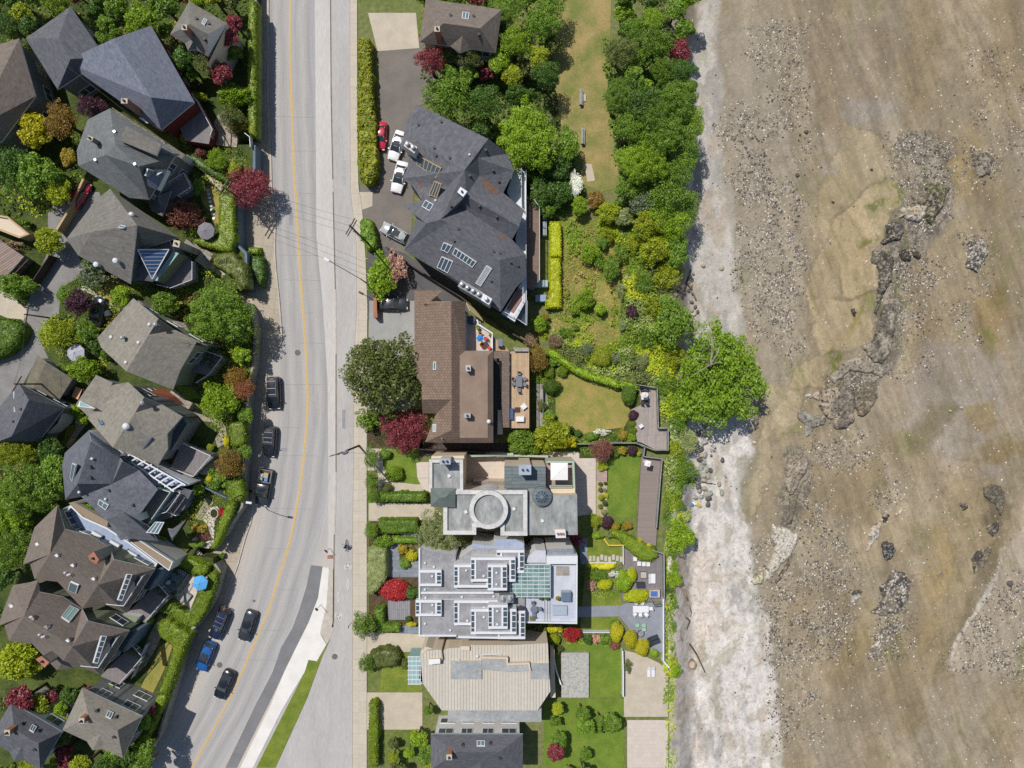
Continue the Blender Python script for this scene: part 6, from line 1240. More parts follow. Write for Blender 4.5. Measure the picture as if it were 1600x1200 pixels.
# trees and shrubs:  x y rx ry h kind leaf z cat | label
DATA='''
390 292 35 32 3.2 maple maroon T tree|dark red maple overhanging the west sidewalk and road
290 337 29 24 4 fluffy brown T tree|rounded red brown tree beside the grey octagonal umbrella
340 249 17 17 3 fluffy bright T shrub|bright green round bush near the red maple
367 265 11 16 2 shrub lime T shrub|yellow green bush touching the red maple
311 292 10 14 2 shrub mid T shrub|small dull green bush above the stepping stone lawn
362 184 20 18 3.5 fluffy olive T tree|olive round tree at the top left garden
368 152 28 18 3.6 med bright T tree|bright green tree at the top left beside the tall hedge
294 215 13 10 2 shrub lime T shrub|lime bush beside the shaded steps of the blue grey house
313 240 12 9 1.5 shrub brown T shrub|low reddish brown bush beside the diagonal hedge
372 200 21 8 1.6 loose gold T shrub|loose golden shrubs above the wide pale steps
300 154 26 10 2.4 shrub lime T shrub|lime shrubs beside the blue grey house at the top
345 494 52 46 6.6 huge mid T tree|large yellow green tree overhanging the steps in the middle of the west row
330 557 20 19 3 loose greygreen T tree|grey green tree in the shade of the taupe house
378 555 15 14 2.6 shrub bright T shrub|bright green bush beside the parking bay entry
370 588 20 17 3 fluffy bronze T tree|bronze green tree above the round green tree
382 608 18 17 3.2 fluffy rust T tree|copper coloured tree beside the first parked car
343 628 29 32 4.5 fluffy bright T tree|large round bright green tree between the taupe houses and the road
384 649 13 13 2.4 shrub mid T shrub|small green tree beside the copper coloured tree
359 724 22 25 4 fluffy bronze T tree|round olive brown tree above the pale hedge block
382 706 12 12 2 shrub mid T shrub|green shrub in the notch of the flat hedge
340 750 19 17 2 shrub mid T shrub|leafy green bush around the big yellow flower
327 748 5 5 2.2 ball yellow T shrub|single round yellow flowering bush on the pale patio edge
329 699 6 6 1.2 ball lime T shrub|small yellow green ball in the dark garden
354 690 5 11 1 shrub yellow T shrub|narrow yellow bush beside the flat topped hedge
310 765 10 9 2 shrub bright T shrub|bright bush beside the balcony of the charcoal house
349 802 8 9 1.2 shrub red T shrub|reddish flowers beside the garden pond
312 825 14 10 .8 loose gold T shrub|low flowers around the pale garden paving
318 838 12 9 .7 loose brown T shrub|rusty flower bed beside the white garden stool
308 850 14 6 1 shrub mid T shrub|green shrubs along the top of the garden steps
347 868 5 5 1 shrub mid 0 shrub|tiny bush at the foot of the garden steps
230 968 11 8 1.8 ball lime T shrub|glowing yellow green bush between the two brown row houses
278 873 16 6 1 shrub olive T shrub|olive shrubs at the top of the umbrella patio
246 842 16 6 1.2 shrub lime T shrub|lime shrubs behind the charcoal house
55 205 28 29 6 med yellow T tree|bright yellow tree in the top left corner
62 275 33 34 6 med mid T tree|green tree below the yellow tree at the top left
12 262 29 38 6 big deep T tree|dark green tree at the top left edge
90 300 22 22 4.5 med lime T tree|yellow green tree beside the red car in the lane
97 190 25 30 6 fluffy bronze T tree|dark bronze tree between the yellow tree and the grey green roof
145 168 25 18 6 fluffy plum T tree|dark purple tree at the top of the grey green roof
107 246 12 15 4 shrub gold T shrub|golden shrub against the west end of the grey green roof
78 378 25 22 4.5 med lime T tree|lime tree standing over the back lane
30 448 29 20 4 med mid T tree|green tree overhanging the pale driveway at the left edge
147 428 25 21 4 loose greygreen T tree|grey green tree in the lane garden below the glass pyramid house
147 410 18 10 3 shrub mid T shrub|green shrub against the wall of the glass pyramid house
125 473 22 20 4.5 med plum T tree|purple tree beside the back lane garden
101 462 13 14 2.5 shrub mid T shrub|green shrub on the lane side of the purple tree
190 461 15 15 3 shrub bright T shrub|round bright bush in the lane garden lawn
257 475 23 19 4.5 med mid T tree|green tree between the glass pyramid house and plain taupe house
92 521 31 26 5 fluffy lime T tree|golden green conifer beside the back lane
136 517 16 18 4 med mid T tree|green tree behind the golden green conifer
150 538 14 14 3 shrub deep T shrub|dark shrub against the plain taupe house
166 552 12 11 2.4 shrub mid T shrub|small shrub at the corner of the plain taupe house
132 577 25 19 4.5 med bright T tree|green tree beside the pale octagonal umbrella
98 577 14 8 1.5 shrub mid T shrub|low shrubs beside the garage path
24 702 34 27 6.5 huge lime T tree|yellow leaved tree at the left edge below the slate hipped house
48 762 48 46 7.5 huge mid T tree|biggest green tree at the left edge
86 742 24 34 6 med mid T tree|green tree touching the charcoal house
12 800 38 36 6.5 huge bright T tree|bright green tree at the left edge above the brown row houses
78 702 20 22 5 med deep T tree|dark tree in the shade of the slate hipped house
20 850 36 36 6.5 huge mid T tree|green tree beside the upper brown row house
2 900 22 24 5 med deep T tree|dark tree at the left edge beside the upper brown row house
118 642 10 10 2 shrub bright T shrub|small bright shrub beside the lane garage
130 655 10 9 2 shrub bright T shrub|small bright shrub behind the twin roofed house
137 792 13 9 4 shrub mid T shrub|green shrub between the charcoal roof and tan wing
30 1032 38 30 5 med lime T tree|yellow green tree at the bottom left corner
2 965 14 20 4 med mid T tree|small tree at the left edge beside the lower brown row house
12 385 30 12 1.5 loose dry T shrub|dry patchy shrubs above the plank roofed shed
30 352 18 12 2 shrub mid T shrub|shrubs beside the tan flat roofed building
598 432 26 36 4 med bright 0 tree|bright green tree with pink blossom beside the curved lamp
619 418 17 26 3.6 loose pink 0 tree|pink blossoming tree beside the dark driveway
603 584 65 65 10 pine olive 0 tree|huge dark green conifer in front of the brown tiled house
632 672 37 35 5 maple maroon 0 tree|dark red maple in front of the brown tiled house
574 655 21 17 3 loose mid 0 tree|fern like green tree beside the sidewalk above the red maple
580 715 11 18 3 fluffy mid 0 shrub|upper tall clipped yew beside the sidewalk
581 752 11 15 3 fluffy mid 0 shrub|middle tall clipped yew beside the sidewalk
582 774 10 12 2.8 fluffy mid 0 shrub|small yew joined below the middle clipped yew
580 828 11 14 3 fluffy mid 0 shrub|lower clipped yew at the end of the driveway hedge
616 739 14 14 2 ball bright 0 shrub|perfect bright green ball bush on the front lawn
604 762 9 8 1.4 ball olive 0 shrub|small olive ball bush at the end of the driveway hedge
602 709 10 9 1.4 shrub mid 0 shrub|leafy shrub at the top of the front lawn
683 836 35 40 6 huge sage 0 tree|pale sage green tree between the grey house and the white duplex
598 846 17 11 2 shrub mid 0 shrub|dark green shrub at the corner of the slate patio
616 921 26 17 2 ball red 0 shrub|brilliant red azalea in front of the white duplex
645 926 12 10 2 shrub deep 0 shrub|dark green bush beside the red azalea
644 868 10 9 1.4 shrub yellow 0 shrub|bright yellow flowering bush beside the slate patio
632 880 8 9 1.2 shrub mid 0 shrub|green bush beside the bright yellow flowering bush
629 858 8 9 1 shrub gold 0 shrub|golden shrub at the top of the slate patio
643 975 9 4 1 shrub yellow 0 shrub|small yellow bush at the corner of the white duplex
638 967 5 5 1 ball deep 0 shrub|tiny dark ball bush beside the small yellow bush
568 976 18 22 4 fluffy mid 0 tree|round green street tree beside the cycle path
572 1036 13 14 3 fluffy mid 0 tree|green tree at the bottom edge beside the sidewalk
724 1001 7 5 1 ball mid 0 shrub|first green ball in the row below the white duplex
740 1003 8 6 1.4 ball lime 0 shrub|larger lime ball in the row below the white duplex
754 1006 7 4 1 ball lime 0 shrub|flat lime mound in the row below the white duplex
766 1003 8 5 1 shrub mid 0 shrub|green leafy clump in the row below the white duplex
790 1005 8 5 1.2 ball lime 0 shrub|lime ball near the east end of the row
806 1004 7 4 1 ball lime 0 shrub|last lime mound in the row below the white duplex
632 1038 5 9 1.2 shrub olive 0 shrub|small olive shrub beside the teal glass roof
700 155 38 36 9 big mid 0 tree|leafy tree casting shade on the slate apartment roof
756 158 30 26 8 big deep 0 tree|dark tree behind the slate apartment house at the top
748 205 20 20 5 med deep 0 tree|dark understory tree beside the slate roof edge
812 150 28 14 7 med deep 0 tree|shaded tree at the top edge beside the round tree
822 218 47 53 9 huge bright 0 tree|big round bright green tree beside the slate apartment house
886 228 20 30 5 med mid 0 tree|green tree between the round tree and the park grass
868 262 26 26 5 med deep 0 tree|dark tree below the big round tree
846 300 22 26 4.5 med deep 0 tree|dark tree beside the brown deck
875 300 22 24 4 med deep 0 tree|shaded tree behind the white flowering bush
899 288 12 20 3.4 fluffy white 0 tree|white flowering dogwood beside the park grass
905 322 14 16 3 med bright 0 tree|bright little tree below the white dogwood
855 330 14 12 3 shrub mid 0 shrub|green bush above the lime hedge
930 312 14 14 2.4 shrub bronze 0 shrub|bronze shrub at the bottom of the park grass
966 152 24 26 8 huge mid 0 tree|green tree at the top of the shore wood beside the park
1006 160 30 30 9 big deep 0 tree|dark tree at the top of the shore wood
1056 160 34 34 9 huge mid -1 tree|dark tree at the top of the shore wood above the beach
985 200 26 26 8 big mid 0 tree|green tree on the park side of the shore wood
1032 212 34 34 9 huge mid -.5 tree|broad green tree in the middle of the upper shore wood
1068 215 22 30 8 big mid -2 tree|tree leaning over the beach at the top of the shore wood
1008 256 34 32 8 huge bright 0 tree|bright green tree in the centre of the shore wood
1058 268 28 26 7.5 big mid -1.5 tree|green tree above the pale beach band
985 292 22 22 5 med mid 0 tree|lower green tree at the foot of the park grass
1042 308 34 32 7.5 fluffy mid -1 tree|smooth soft green tree in the shore wood
1004 318 22 22 4.5 med greygreen 0 tree|grey green tree in the shore wood
950 334 22 17 3.4 med lime 0 tree|yellow green tree at the edge of the meadow
975 340 14 14 3 shrub sage 0 shrub|pale shrub at the edge of the meadow
1010 352 24 22 5 med lime 0 tree|lime tree beside the meadow
1054 350 26 26 6.5 big bright -1.5 tree|bright green tree beside the pale beach
1022 390 26 24 5 med lime -.5 tree|yellow green tree above the beach logs
1056 392 20 28 5.5 med mid -2 tree|green tree overhanging the beach logs
922 396 18 15 2.6 med bright 0 tree|young green tree in the upper meadow
940 380 10 10 2 shrub mid 0 shrub|shrub beside the young tree in the upper meadow
955 420 14 20 2.8 med mid 0 tree|slender green tree on the east side of the meadow
914 468 15 16 2.6 med bright 0 tree|young green tree in the middle of the meadow
938 483 9 9 2 shrub bright 0 shrub|small green sapling in the meadow near the bare path
897 487 7 6 1.4 shrub bright 0 shrub|tiny green sapling in the meadow
900 512 5 5 1 shrub mid 0 shrub|smallest sapling at the bottom of the meadow
986 487 10 11 2 shrub plum 0 shrub|dark purple bush in the wild garden
974 508 8 10 1.4 shrub sage 0 shrub|silvery bush below the dark purple bush
1050 502 31 38 6 med mid -1 tree|round green tree above the big shoreline tree
1121 588 69 84 9 huge shore -3 tree|great spreading bright green tree on the beach with bare branches
1095 555 36 44 7 maple bright -3 tree|upper limb of foliage of the spreading beach tree
940 557 17 17 2 ball lime 0 shrub|yellow green ball bush beside the long curving hedge
1003 563 12 12 1.6 fluffy sage 0 shrub|pale flowering bush in the wild garden
867 533 13 12 1.8 fluffy dry 0 shrub|grey brown dried bush beside the long hedge
917 546 13 11 1.6 fluffy greygreen 0 shrub|grey green bush between the dried bush and yellow ball
840 560 16 22 3.4 fluffy bronze 0 tree|bronze tree at the corner of the cedar deck
829 531 11 10 1.8 fluffy dry 0 shrub|brownish bush beside the slate apartment fence
843 506 14 14 2.4 shrub bright 0 shrub|bright leafy bush below the blue bins
851 496 8 6 1.4 shrub gold 0 shrub|golden bush at the foot of the lime hedge
879 580 9 9 1.4 ball hedge 0 shrub|round topiary ball at the top of the dry lawn
900 579 6 5 1 ball hedge 0 shrub|small topiary ball right of the round topiary ball
858 582 9 9 1.4 ball hedge 0 shrub|topiary ball beside the bronze tree
866 566 10 8 1.4 shrub mid 0 shrub|leafy bush between hedge and topiary balls
861 604 16 12 2.2 ball hedged 0 shrub|wide dark green dome beside the cedar deck path
964 603 8 7 1.2 ball hedge 0 shrub|small ball beside the big green egg bush
982 616 13 17 2.4 ball hedged 0 shrub|big green egg shaped bush at the corner of the grey deck
989 649 9 8 1.4 ball plum 0 shrub|purple ball bush beside the grey deck
989 662 6 5 1 ball hedge 0 shrub|upper of two green balls beside the grey deck
990 673 6 6 1 ball hedge 0 shrub|lower of two green balls beside the grey deck
973 679 8 10 1.4 shrub gold 0 shrub|golden bush below the dry lawn
985 684 9 7 1 shrub bright 0 shrub|bright green bush beside the golden bush
862 680 33 27 4.5 med lime 0 tree|yellow green tree at the bottom of the cedar deck
884 690 16 12 3 shrub yellow 0 shrub|yellow bush joined to the yellow green tree
815 690 27 21 4 med mid 0 tree|dark green tree below the cedar deck
832 703 13 9 2.6 shrub bright 0 shrub|bright bush between the two trees below the cedar deck
858 650 10 10 1.6 shrub mid 0 shrub|green bush beside the dry lawn and side path
847 633 8 8 1.4 shrub olive 0 shrub|olive bush beside the side path
941 703 19 18 3.4 maple brown 0 tree|coppery brown maple over the silvery fence
940 675 15 6 1 loose white 0 shrub|silvery white ground shrub at the foot of the dry lawn
892 672 6 6 1 ball deep 0 shrub|left of two small dark balls under the dry lawn
903 677 6 6 1 ball deep 0 shrub|right of two small dark balls under the dry lawn
924 682 12 7 1 shrub mid 0 shrub|green shrubs left of the silvery shrub
972 704 7 7 1.2 shrub gold 0 shrub|golden bush at the top of the bright lawn
988 704 9 8 1.4 ball plum 0 shrub|purple bush at the top of the bright lawn
998 709 4 4 .8 shrub lime 0 shrub|tiny lime bush beside the purple bush by the mauve deck
962 709 6 7 1 shrub mid 0 shrub|green bush beside the coppery maple
941 728 9 8 1 shrub lime 0 shrub|lime leafy clump above the mauve paving
938 756 3.6 3.6 .7 ball olive 0 shrub|first small ball in the gravel bed beside the bright lawn
938 765 4 4 .7 ball olive 0 shrub|second small ball in the gravel bed beside the bright lawn
946 755 3 3 .6 ball deep 0 shrub|smallest dark ball in the gravel bed
945 766 3.4 3.4 .6 ball greygreen 0 shrub|grey ball in the gravel bed
939 777 5 5 .9 ball lime 0 shrub|lime ball in the gravel bed
946 774 4.5 4.5 .7 shrub yellow 0 shrub|yellow clump in the gravel bed
945 786 4.5 4.5 .9 ball deep 0 shrub|dark green ball in the gravel bed beside the lawn
938 791 4 4 .8 ball mid 0 shrub|green ball in the lower gravel bed
944 800 5 5 .9 ball sage 0 shrub|last pale ball in the gravel bed
948 816 10 11 1.6 ball plum 0 shrub|dark purple dome at the bottom of the bright lawn
931 814 10 12 1.6 fluffy lime 0 shrub|yellow green bush beside the dark purple dome
924 808 6 7 1.2 fluffy mid 0 shrub|greyish bush beside the terrace paving
962 823 7 6 1.2 shrub gold 0 shrub|golden clump right of the dark purple dome
979 821 9 7 1.2 shrub gold 0 shrub|larger golden clump beside the mauve deck
969 816 6 5 1 shrub mid 0 shrub|green clump at the end of the bright lawn
999 845 5 4 .9 ball yellow .3 shrub|upper yellow ball on the diagonal hedge
1013 853 5 4 .9 ball yellow .3 shrub|lower yellow ball on the diagonal hedge
933 837 12 5 1 shrub bright 0 shrub|green shrubs at the top of the stepping stone lawn
952 836 8 5 1 loose sage 0 shrub|pale shrub at the corner of the yellow edging
933 897 17 10 1.6 fluffy mid 0 shrub|soft green shrub below the yellow flower strip
945 913 13 9 1.6 ball hedgel 0 shrub|vivid lime dome above the small square lawn
974 908 16 17 2.4 ball bright 0 shrub|large green dome beside the charcoal deck
986 898 9 12 1.8 ball hedgel 0 shrub|lime dome touching the charcoal deck
994 931 22 11 1.8 ball hedgel 0 shrub|wide lime dome beside the hot tub
924 914 8 9 1 loose pink 0 shrub|pink flowering shrub beside the vivid lime dome
962 897 13 6 1.6 loose white 0 shrub|white flowers between the domes
963 988 11 16 2 ball hedgey 0 shrub|left of three big yellow balls
985 998 11 15 2 ball hedgey 0 shrub|middle of three big yellow balls
1003 1011 12 14 2 ball hedgey 0 shrub|right of three big yellow balls
1022 1020 7 7 1.2 ball bright 0 shrub|green ball right of the three yellow balls
960 974 9 7 1.2 shrub mid 0 shrub|green shrub above the left yellow ball
893 990 17 12 2 maple red 0 tree|crimson maple below the white duplex terrace
866 982 13 7 1.2 shrub yellow 0 shrub|yellow bush beside the crimson maple
844 984 12 8 1.2 shrub olive 0 shrub|mixed shrubs under the duplex terrace corner
865 999 11 9 1.6 ball lime 0 shrub|lime ball below the yellow bush
871 1014 8 8 1.4 fluffy olive 0 shrub|olive bush beside the white wall
918 999 8 8 1.4 shrub deep 0 shrub|dark bush below the low white fence
931 998 9 8 1.2 loose pink 0 shrub|pinkish shrub below the low white fence
946 999 10 9 1.4 shrub mid 0 shrub|round green shrub left of the yellow balls
960 1008 9 8 1 shrub brown 0 shrub|reddish shrub under the left yellow ball
900 843 13 11 3 loose maroon 0 tree|dark maroon shrub in the shade of the grey house
860 855 11 5 1.4 shrub sage 0 shrub|pale shrub between the grey house and the white duplex
880 852 12 5 1.2 shrub mid 0 shrub|green shrubs under the grey house east wing
841 857 8 4 1.2 shrub lime 0 shrub|lime shrub beside the dark light well
1062 838 23 25 4 med bright -2 tree|round bright tree hanging over the beach below the mauve deck
1052 905 13 14 2.4 shrub bright -1.5 shrub|bright shrub over the beach beside the charcoal deck
1046 1012 10 20 1.6 shrub mid -1.5 shrub|green shrub below the white sea wall
1054 1048 12 12 2.2 shrub bright -1.5 shrub|bright shrub at the bottom of the sea wall
832 1042 5 10 1 shrub mid 0 shrub|narrow shrub beside the white wall at the bottom
981 1040 6 12 1.4 loose olive 0 shrub|sparse shrub on the pale bottom terrace
1110 640 40 34 6 med bright -3 tree|lower lobe of the spreading beach tree
1080 190 22 26 8 big bright -2 tree|bright tree overhanging the top of the beach
1020 180 26 24 9 big mid 0 tree|green tree between the dark trees at the top of the shore wood
1070 240 24 24 7 big mid -2 tree|round green tree over the beach beside the broad green tree
1030 340 26 24 6 big bright -1 tree|bright green tree below the smooth soft green tree
1075 320 18 26 6 big mid -2 tree|green tree hugging the beach above the logs
980 250 20 22 7 big bright 0 tree|bright green tree in the bend of the park grass
1040 430 24 24 3.5 fluffy lime -1 tree|yellow green thicket tree above the round shoreline tree
1005 440 16 22 2.4 fluffy mid -.3 shrub|green thicket on the shore side of the bare path
1020 480 18 18 2.6 loose lime -.5 shrub|lime thicket beside the dark purple bush
1016 530 20 18 2.4 loose mid -.6 shrub|green thicket beside the round shoreline tree
1050 560 24 22 3.2 fluffy lime -1.5 tree|yellow green thicket against the spreading beach tree
1040 600 20 22 3 fluffy mid -1.2 shrub|green thicket behind the grey deck
1064 630 24 26 4 big bright -2 tree|lower left bough of greenery beside the spreading beach tree
1072 690 18 22 2.4 fluffy sage -2 shrub|pale green thicket beside the top of the riprap
1066 735 22 24 2.6 fluffy mid -2 shrub|green thicket beside the middle of the riprap
1048 780 16 24 2.2 fluffy lime -1.5 shrub|yellow green thicket beside the mauve deck rail
1052 815 16 18 2.2 fluffy mid -2 shrub|green thicket above the round bright tree over the beach
980 560 14 10 1.6 loose mid 0 shrub|wild shrub between the pale flowering bush and yellow ball
962 560 10 9 1.4 loose greygreen 0 shrub|grey wild shrub right of the yellow ball
1002 590 16 9 1.6 loose sage 0 shrub|pale wild shrubs above the grey deck
950 366 14 12 2 loose lime 0 shrub|yellow green shrub at the top of the meadow
968 396 12 16 2 loose mid 0 shrub|green shrub on the shore side of the upper meadow
990 380 14 16 2.4 fluffy lime 0 shrub|lime shrub left of the yellow green tree above the logs
938 408 11 12 1.8 loose mid 0 shrub|green meadow shrub between the two young trees
970 452 8 14 1.4 loose sage 0 shrub|silver weed clump beside the bare path
883 520 14 9 1 loose mid 0 shrub|weedy shrubs at the foot of the meadow
1042 960 8 16 1.4 loose mid -1 shrub|green tuft row outside the dining terrace wall
1046 925 8 14 1.6 loose deep -1 shrub|dark tuft outside the hot tub rail
1058 660 14 16 2 fluffy mid -1.5 shrub|green bush outside the step of the weathered deck
1052 700 13 14 2 loose lime -1 shrub|lime tangle outside the corner between the two decks
1060 716 12 14 2 fluffy bright -1.5 shrub|bright bush above the riprap
1056 758 14 14 2 loose mid -1.5 shrub|tangled green bush beside the bags on the beach
1058 790 12 14 2 fluffy mid -2 shrub|rounded green bush beside the leaning pale pole
1050 862 10 12 1.6 loose mid -1 shrub|green tangle beside the end of the mauve deck
1052 884 9 10 1.4 fluffy bright -1 shrub|bright bush outside the top corner of the charcoal deck
1050 942 9 12 1.4 loose mid -1 shrub|green tangle outside the metal screen
1048 978 9 14 1.4 fluffy mid -1 shrub|green bush outside the long dining table wall
1050 1032 9 12 1.4 loose lime -1 shrub|lime tangle near the bottom of the white sea wall
'''
for ln in DATA.strip().split('\n'):
 a,lab=ln.split('|');f=a.split();x,y,rx,ry,hh=map(float,f[:5]);zz=T0 if f[7]=='T' else float(f[7])
 small=rx<9
 k_=f[5]
 big=f[8]=='tree'
 if 'lobe of the' in lab or 'upper limb' in lab:continue
 plant((x,y),rx,hh,k_,f[6],lab,f[8],None,zz,ry,wood=big)
bt=bpy.data.objects.get('tree.%03d'%999)or[o for o in COL.objects if o.get('label','').startswith('great spreading')][0]
lb=MB();c=W((1110,570),5.0)-Vector(bt.location)
for(tx,ty)in[(1112,525),(1125,540),(1085,560),(1078,590),(1130,568),(1108,515)]:
 e_=W((tx,ty),6.9)-Vector(bt.location);m_=(c+e_)/2+Vector((.2,.3,.6));lb.path([tuple(c),tuple(m_),tuple(e_)],.1,6,0,.03)
lb.tube(tuple(c-Vector((0,0,5))),tuple(c),.35,.22,8)
lb.build('bare_limb',m_bark_pale,bt)
# ground cover masses
zb_=lambda x,y:zground(np.asarray(x),np.asarray(y))
COLS=[((150,164,46),.10),((112,134,46),.16),((136,150,84),.10),((160,166,50),-.01),((92,116,48),.12),((140,150,92),-.02),((104,112,66),.0)]
undergrowth(P('','930,345 960,352 1078,330 1084,440 1072,470 1074,500 1084,560 1090,640 1106,690 1104,770 1094,810 1084,840 1070,872 1040,860 1036,720 1046,712 1046,665 1030,662 1030,604 995,598 960,588 900,572 862,548 838,522 850,498 866,520 930,545 966,532 972,480 978,400 935,362'),zb_,2.1,COLS,'undergrowth','mixed green and yellow wild undergrowth covering the bank above the beach',dens=56,size=.17,seed=3)
undergrowth(P('','1036,860 1056,850 1072,890 1064,930 1060,1060 1066,1100 1036,1100'),zb_,1.3,COLS[:4],'undergrowth','strip of green undergrowth outside the sea wall',dens=50,size=.17,seed=5)
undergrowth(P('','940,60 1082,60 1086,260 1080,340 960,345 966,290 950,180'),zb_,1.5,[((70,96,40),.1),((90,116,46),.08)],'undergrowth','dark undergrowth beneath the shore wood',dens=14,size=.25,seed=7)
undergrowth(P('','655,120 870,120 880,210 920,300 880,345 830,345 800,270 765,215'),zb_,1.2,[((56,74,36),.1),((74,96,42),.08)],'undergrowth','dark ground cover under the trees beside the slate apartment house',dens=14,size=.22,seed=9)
undergrowth(P('','826,545 850,556 1000,602 994,640 980,625 972,606 900,588 868,590 866,650 900,684 985,675 996,690 1000,712 900,712 800,710 800,690 838,690 852,640 852,600 830,600'),zb_,.5,COLS,'ground_cover','low mixed planting around the edges of the dry lawn',dens=26,size=.13,seed=11)
undergrowth(P('','918,878 975,878 1000,925 990,940 918,928'),zb_,.6,COLS,'ground_cover','low planting around the lime domes',dens=24,size=.12,seed=13)
undergrowth(P('','840,978 960,985 975,1015 880,1005 845,1000'),zb_,.5,COLS,'ground_cover','low planting under the crimson maple',dens=24,size=.12,seed=15)
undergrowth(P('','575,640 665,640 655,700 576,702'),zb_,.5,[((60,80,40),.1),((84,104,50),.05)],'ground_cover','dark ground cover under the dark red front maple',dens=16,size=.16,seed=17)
undergrowth(P('','620,845 655,850 655,895 624,885'),zb_,.5,COLS,'ground_cover','small flower bed beside the slate patio',dens=26,size=.12,seed=19)
zt2=lambda x,y:np.full(np.shape(x),T0)
DK=[((84,104,42),.12),((66,84,38),.1),((116,130,54),.04),((150,132,70),-.05)]
for i,(s_,lb_,dn,sz)in enumerate([('270,205 330,225 372,230 396,262 384,292 368,302 366,372 345,372 345,310 300,290 290,250','low planting around the red maple garden',16,.16),('255,400 300,392 384,452 352,462 352,470 384,478 408,520 396,600 384,650 372,700 340,690 330,660 300,640 330,560 320,520 270,500 250,460','low dark planting between the taupe houses and the parking bay',15,.17),('250,330 310,310 345,350 340,372 300,378 285,340','low planting below the rounded red brown tree',14,.15),('-30,180 90,150 130,210 128,300 100,320 60,340 -30,340','ground cover below the trees at the top left',7,.22),('100,440 160,420 215,450 190,520 160,600 140,600 90,560 70,510 95,480','lane garden planting below the purple tree',13,.16),('-40,700 60,690 110,690 108,780 60,860 40,880 -60,900','ground cover under the big trees at the left edge',6,.22),('290,745 350,740 376,750 360,810 335,858 300,850 280,800','flowery planting around the garden pond',16,.13),('230,860 262,880 300,900 260,975 240,990 225,960','shaded planting beside the umbrella patio',8,.16),('185,440 290,440 300,500 230,490 215,465','planting along the plain taupe house',13,.16)]):
 undergrowth(P('',s_),zt2,.55 if dn>10 else.8,DK+COLS[:2],'ground_cover',lb_,dens=dn,size=sz,seed=30+i,zpix=T0)
undergrowth(P('','872,350 905,340 960,352 985,382 978,430 968,470 966,536 930,543 900,533 864,536 856,500 878,482'),zb_,.28,[((146,134,76),.12),((118,132,54),.14),((164,146,92),.04),((96,122,46),.08)],'meadow_grass','long dry grass of the rough meadow',dens=26,size=.13,seed=41)
undergrowth(P('','872,350 905,340 960,352 985,382 978,430 968,470 966,536 930,543 900,533 864,536 856,500 878,482'),zb_,1.1,[((112,138,46),.14),((136,150,60),.1),((150,138,84),.02)],'meadow_weeds','tangled green weeds growing in patches through the meadow',dens=44,size=.15,seed=43,thr=.52,hscale=.7)
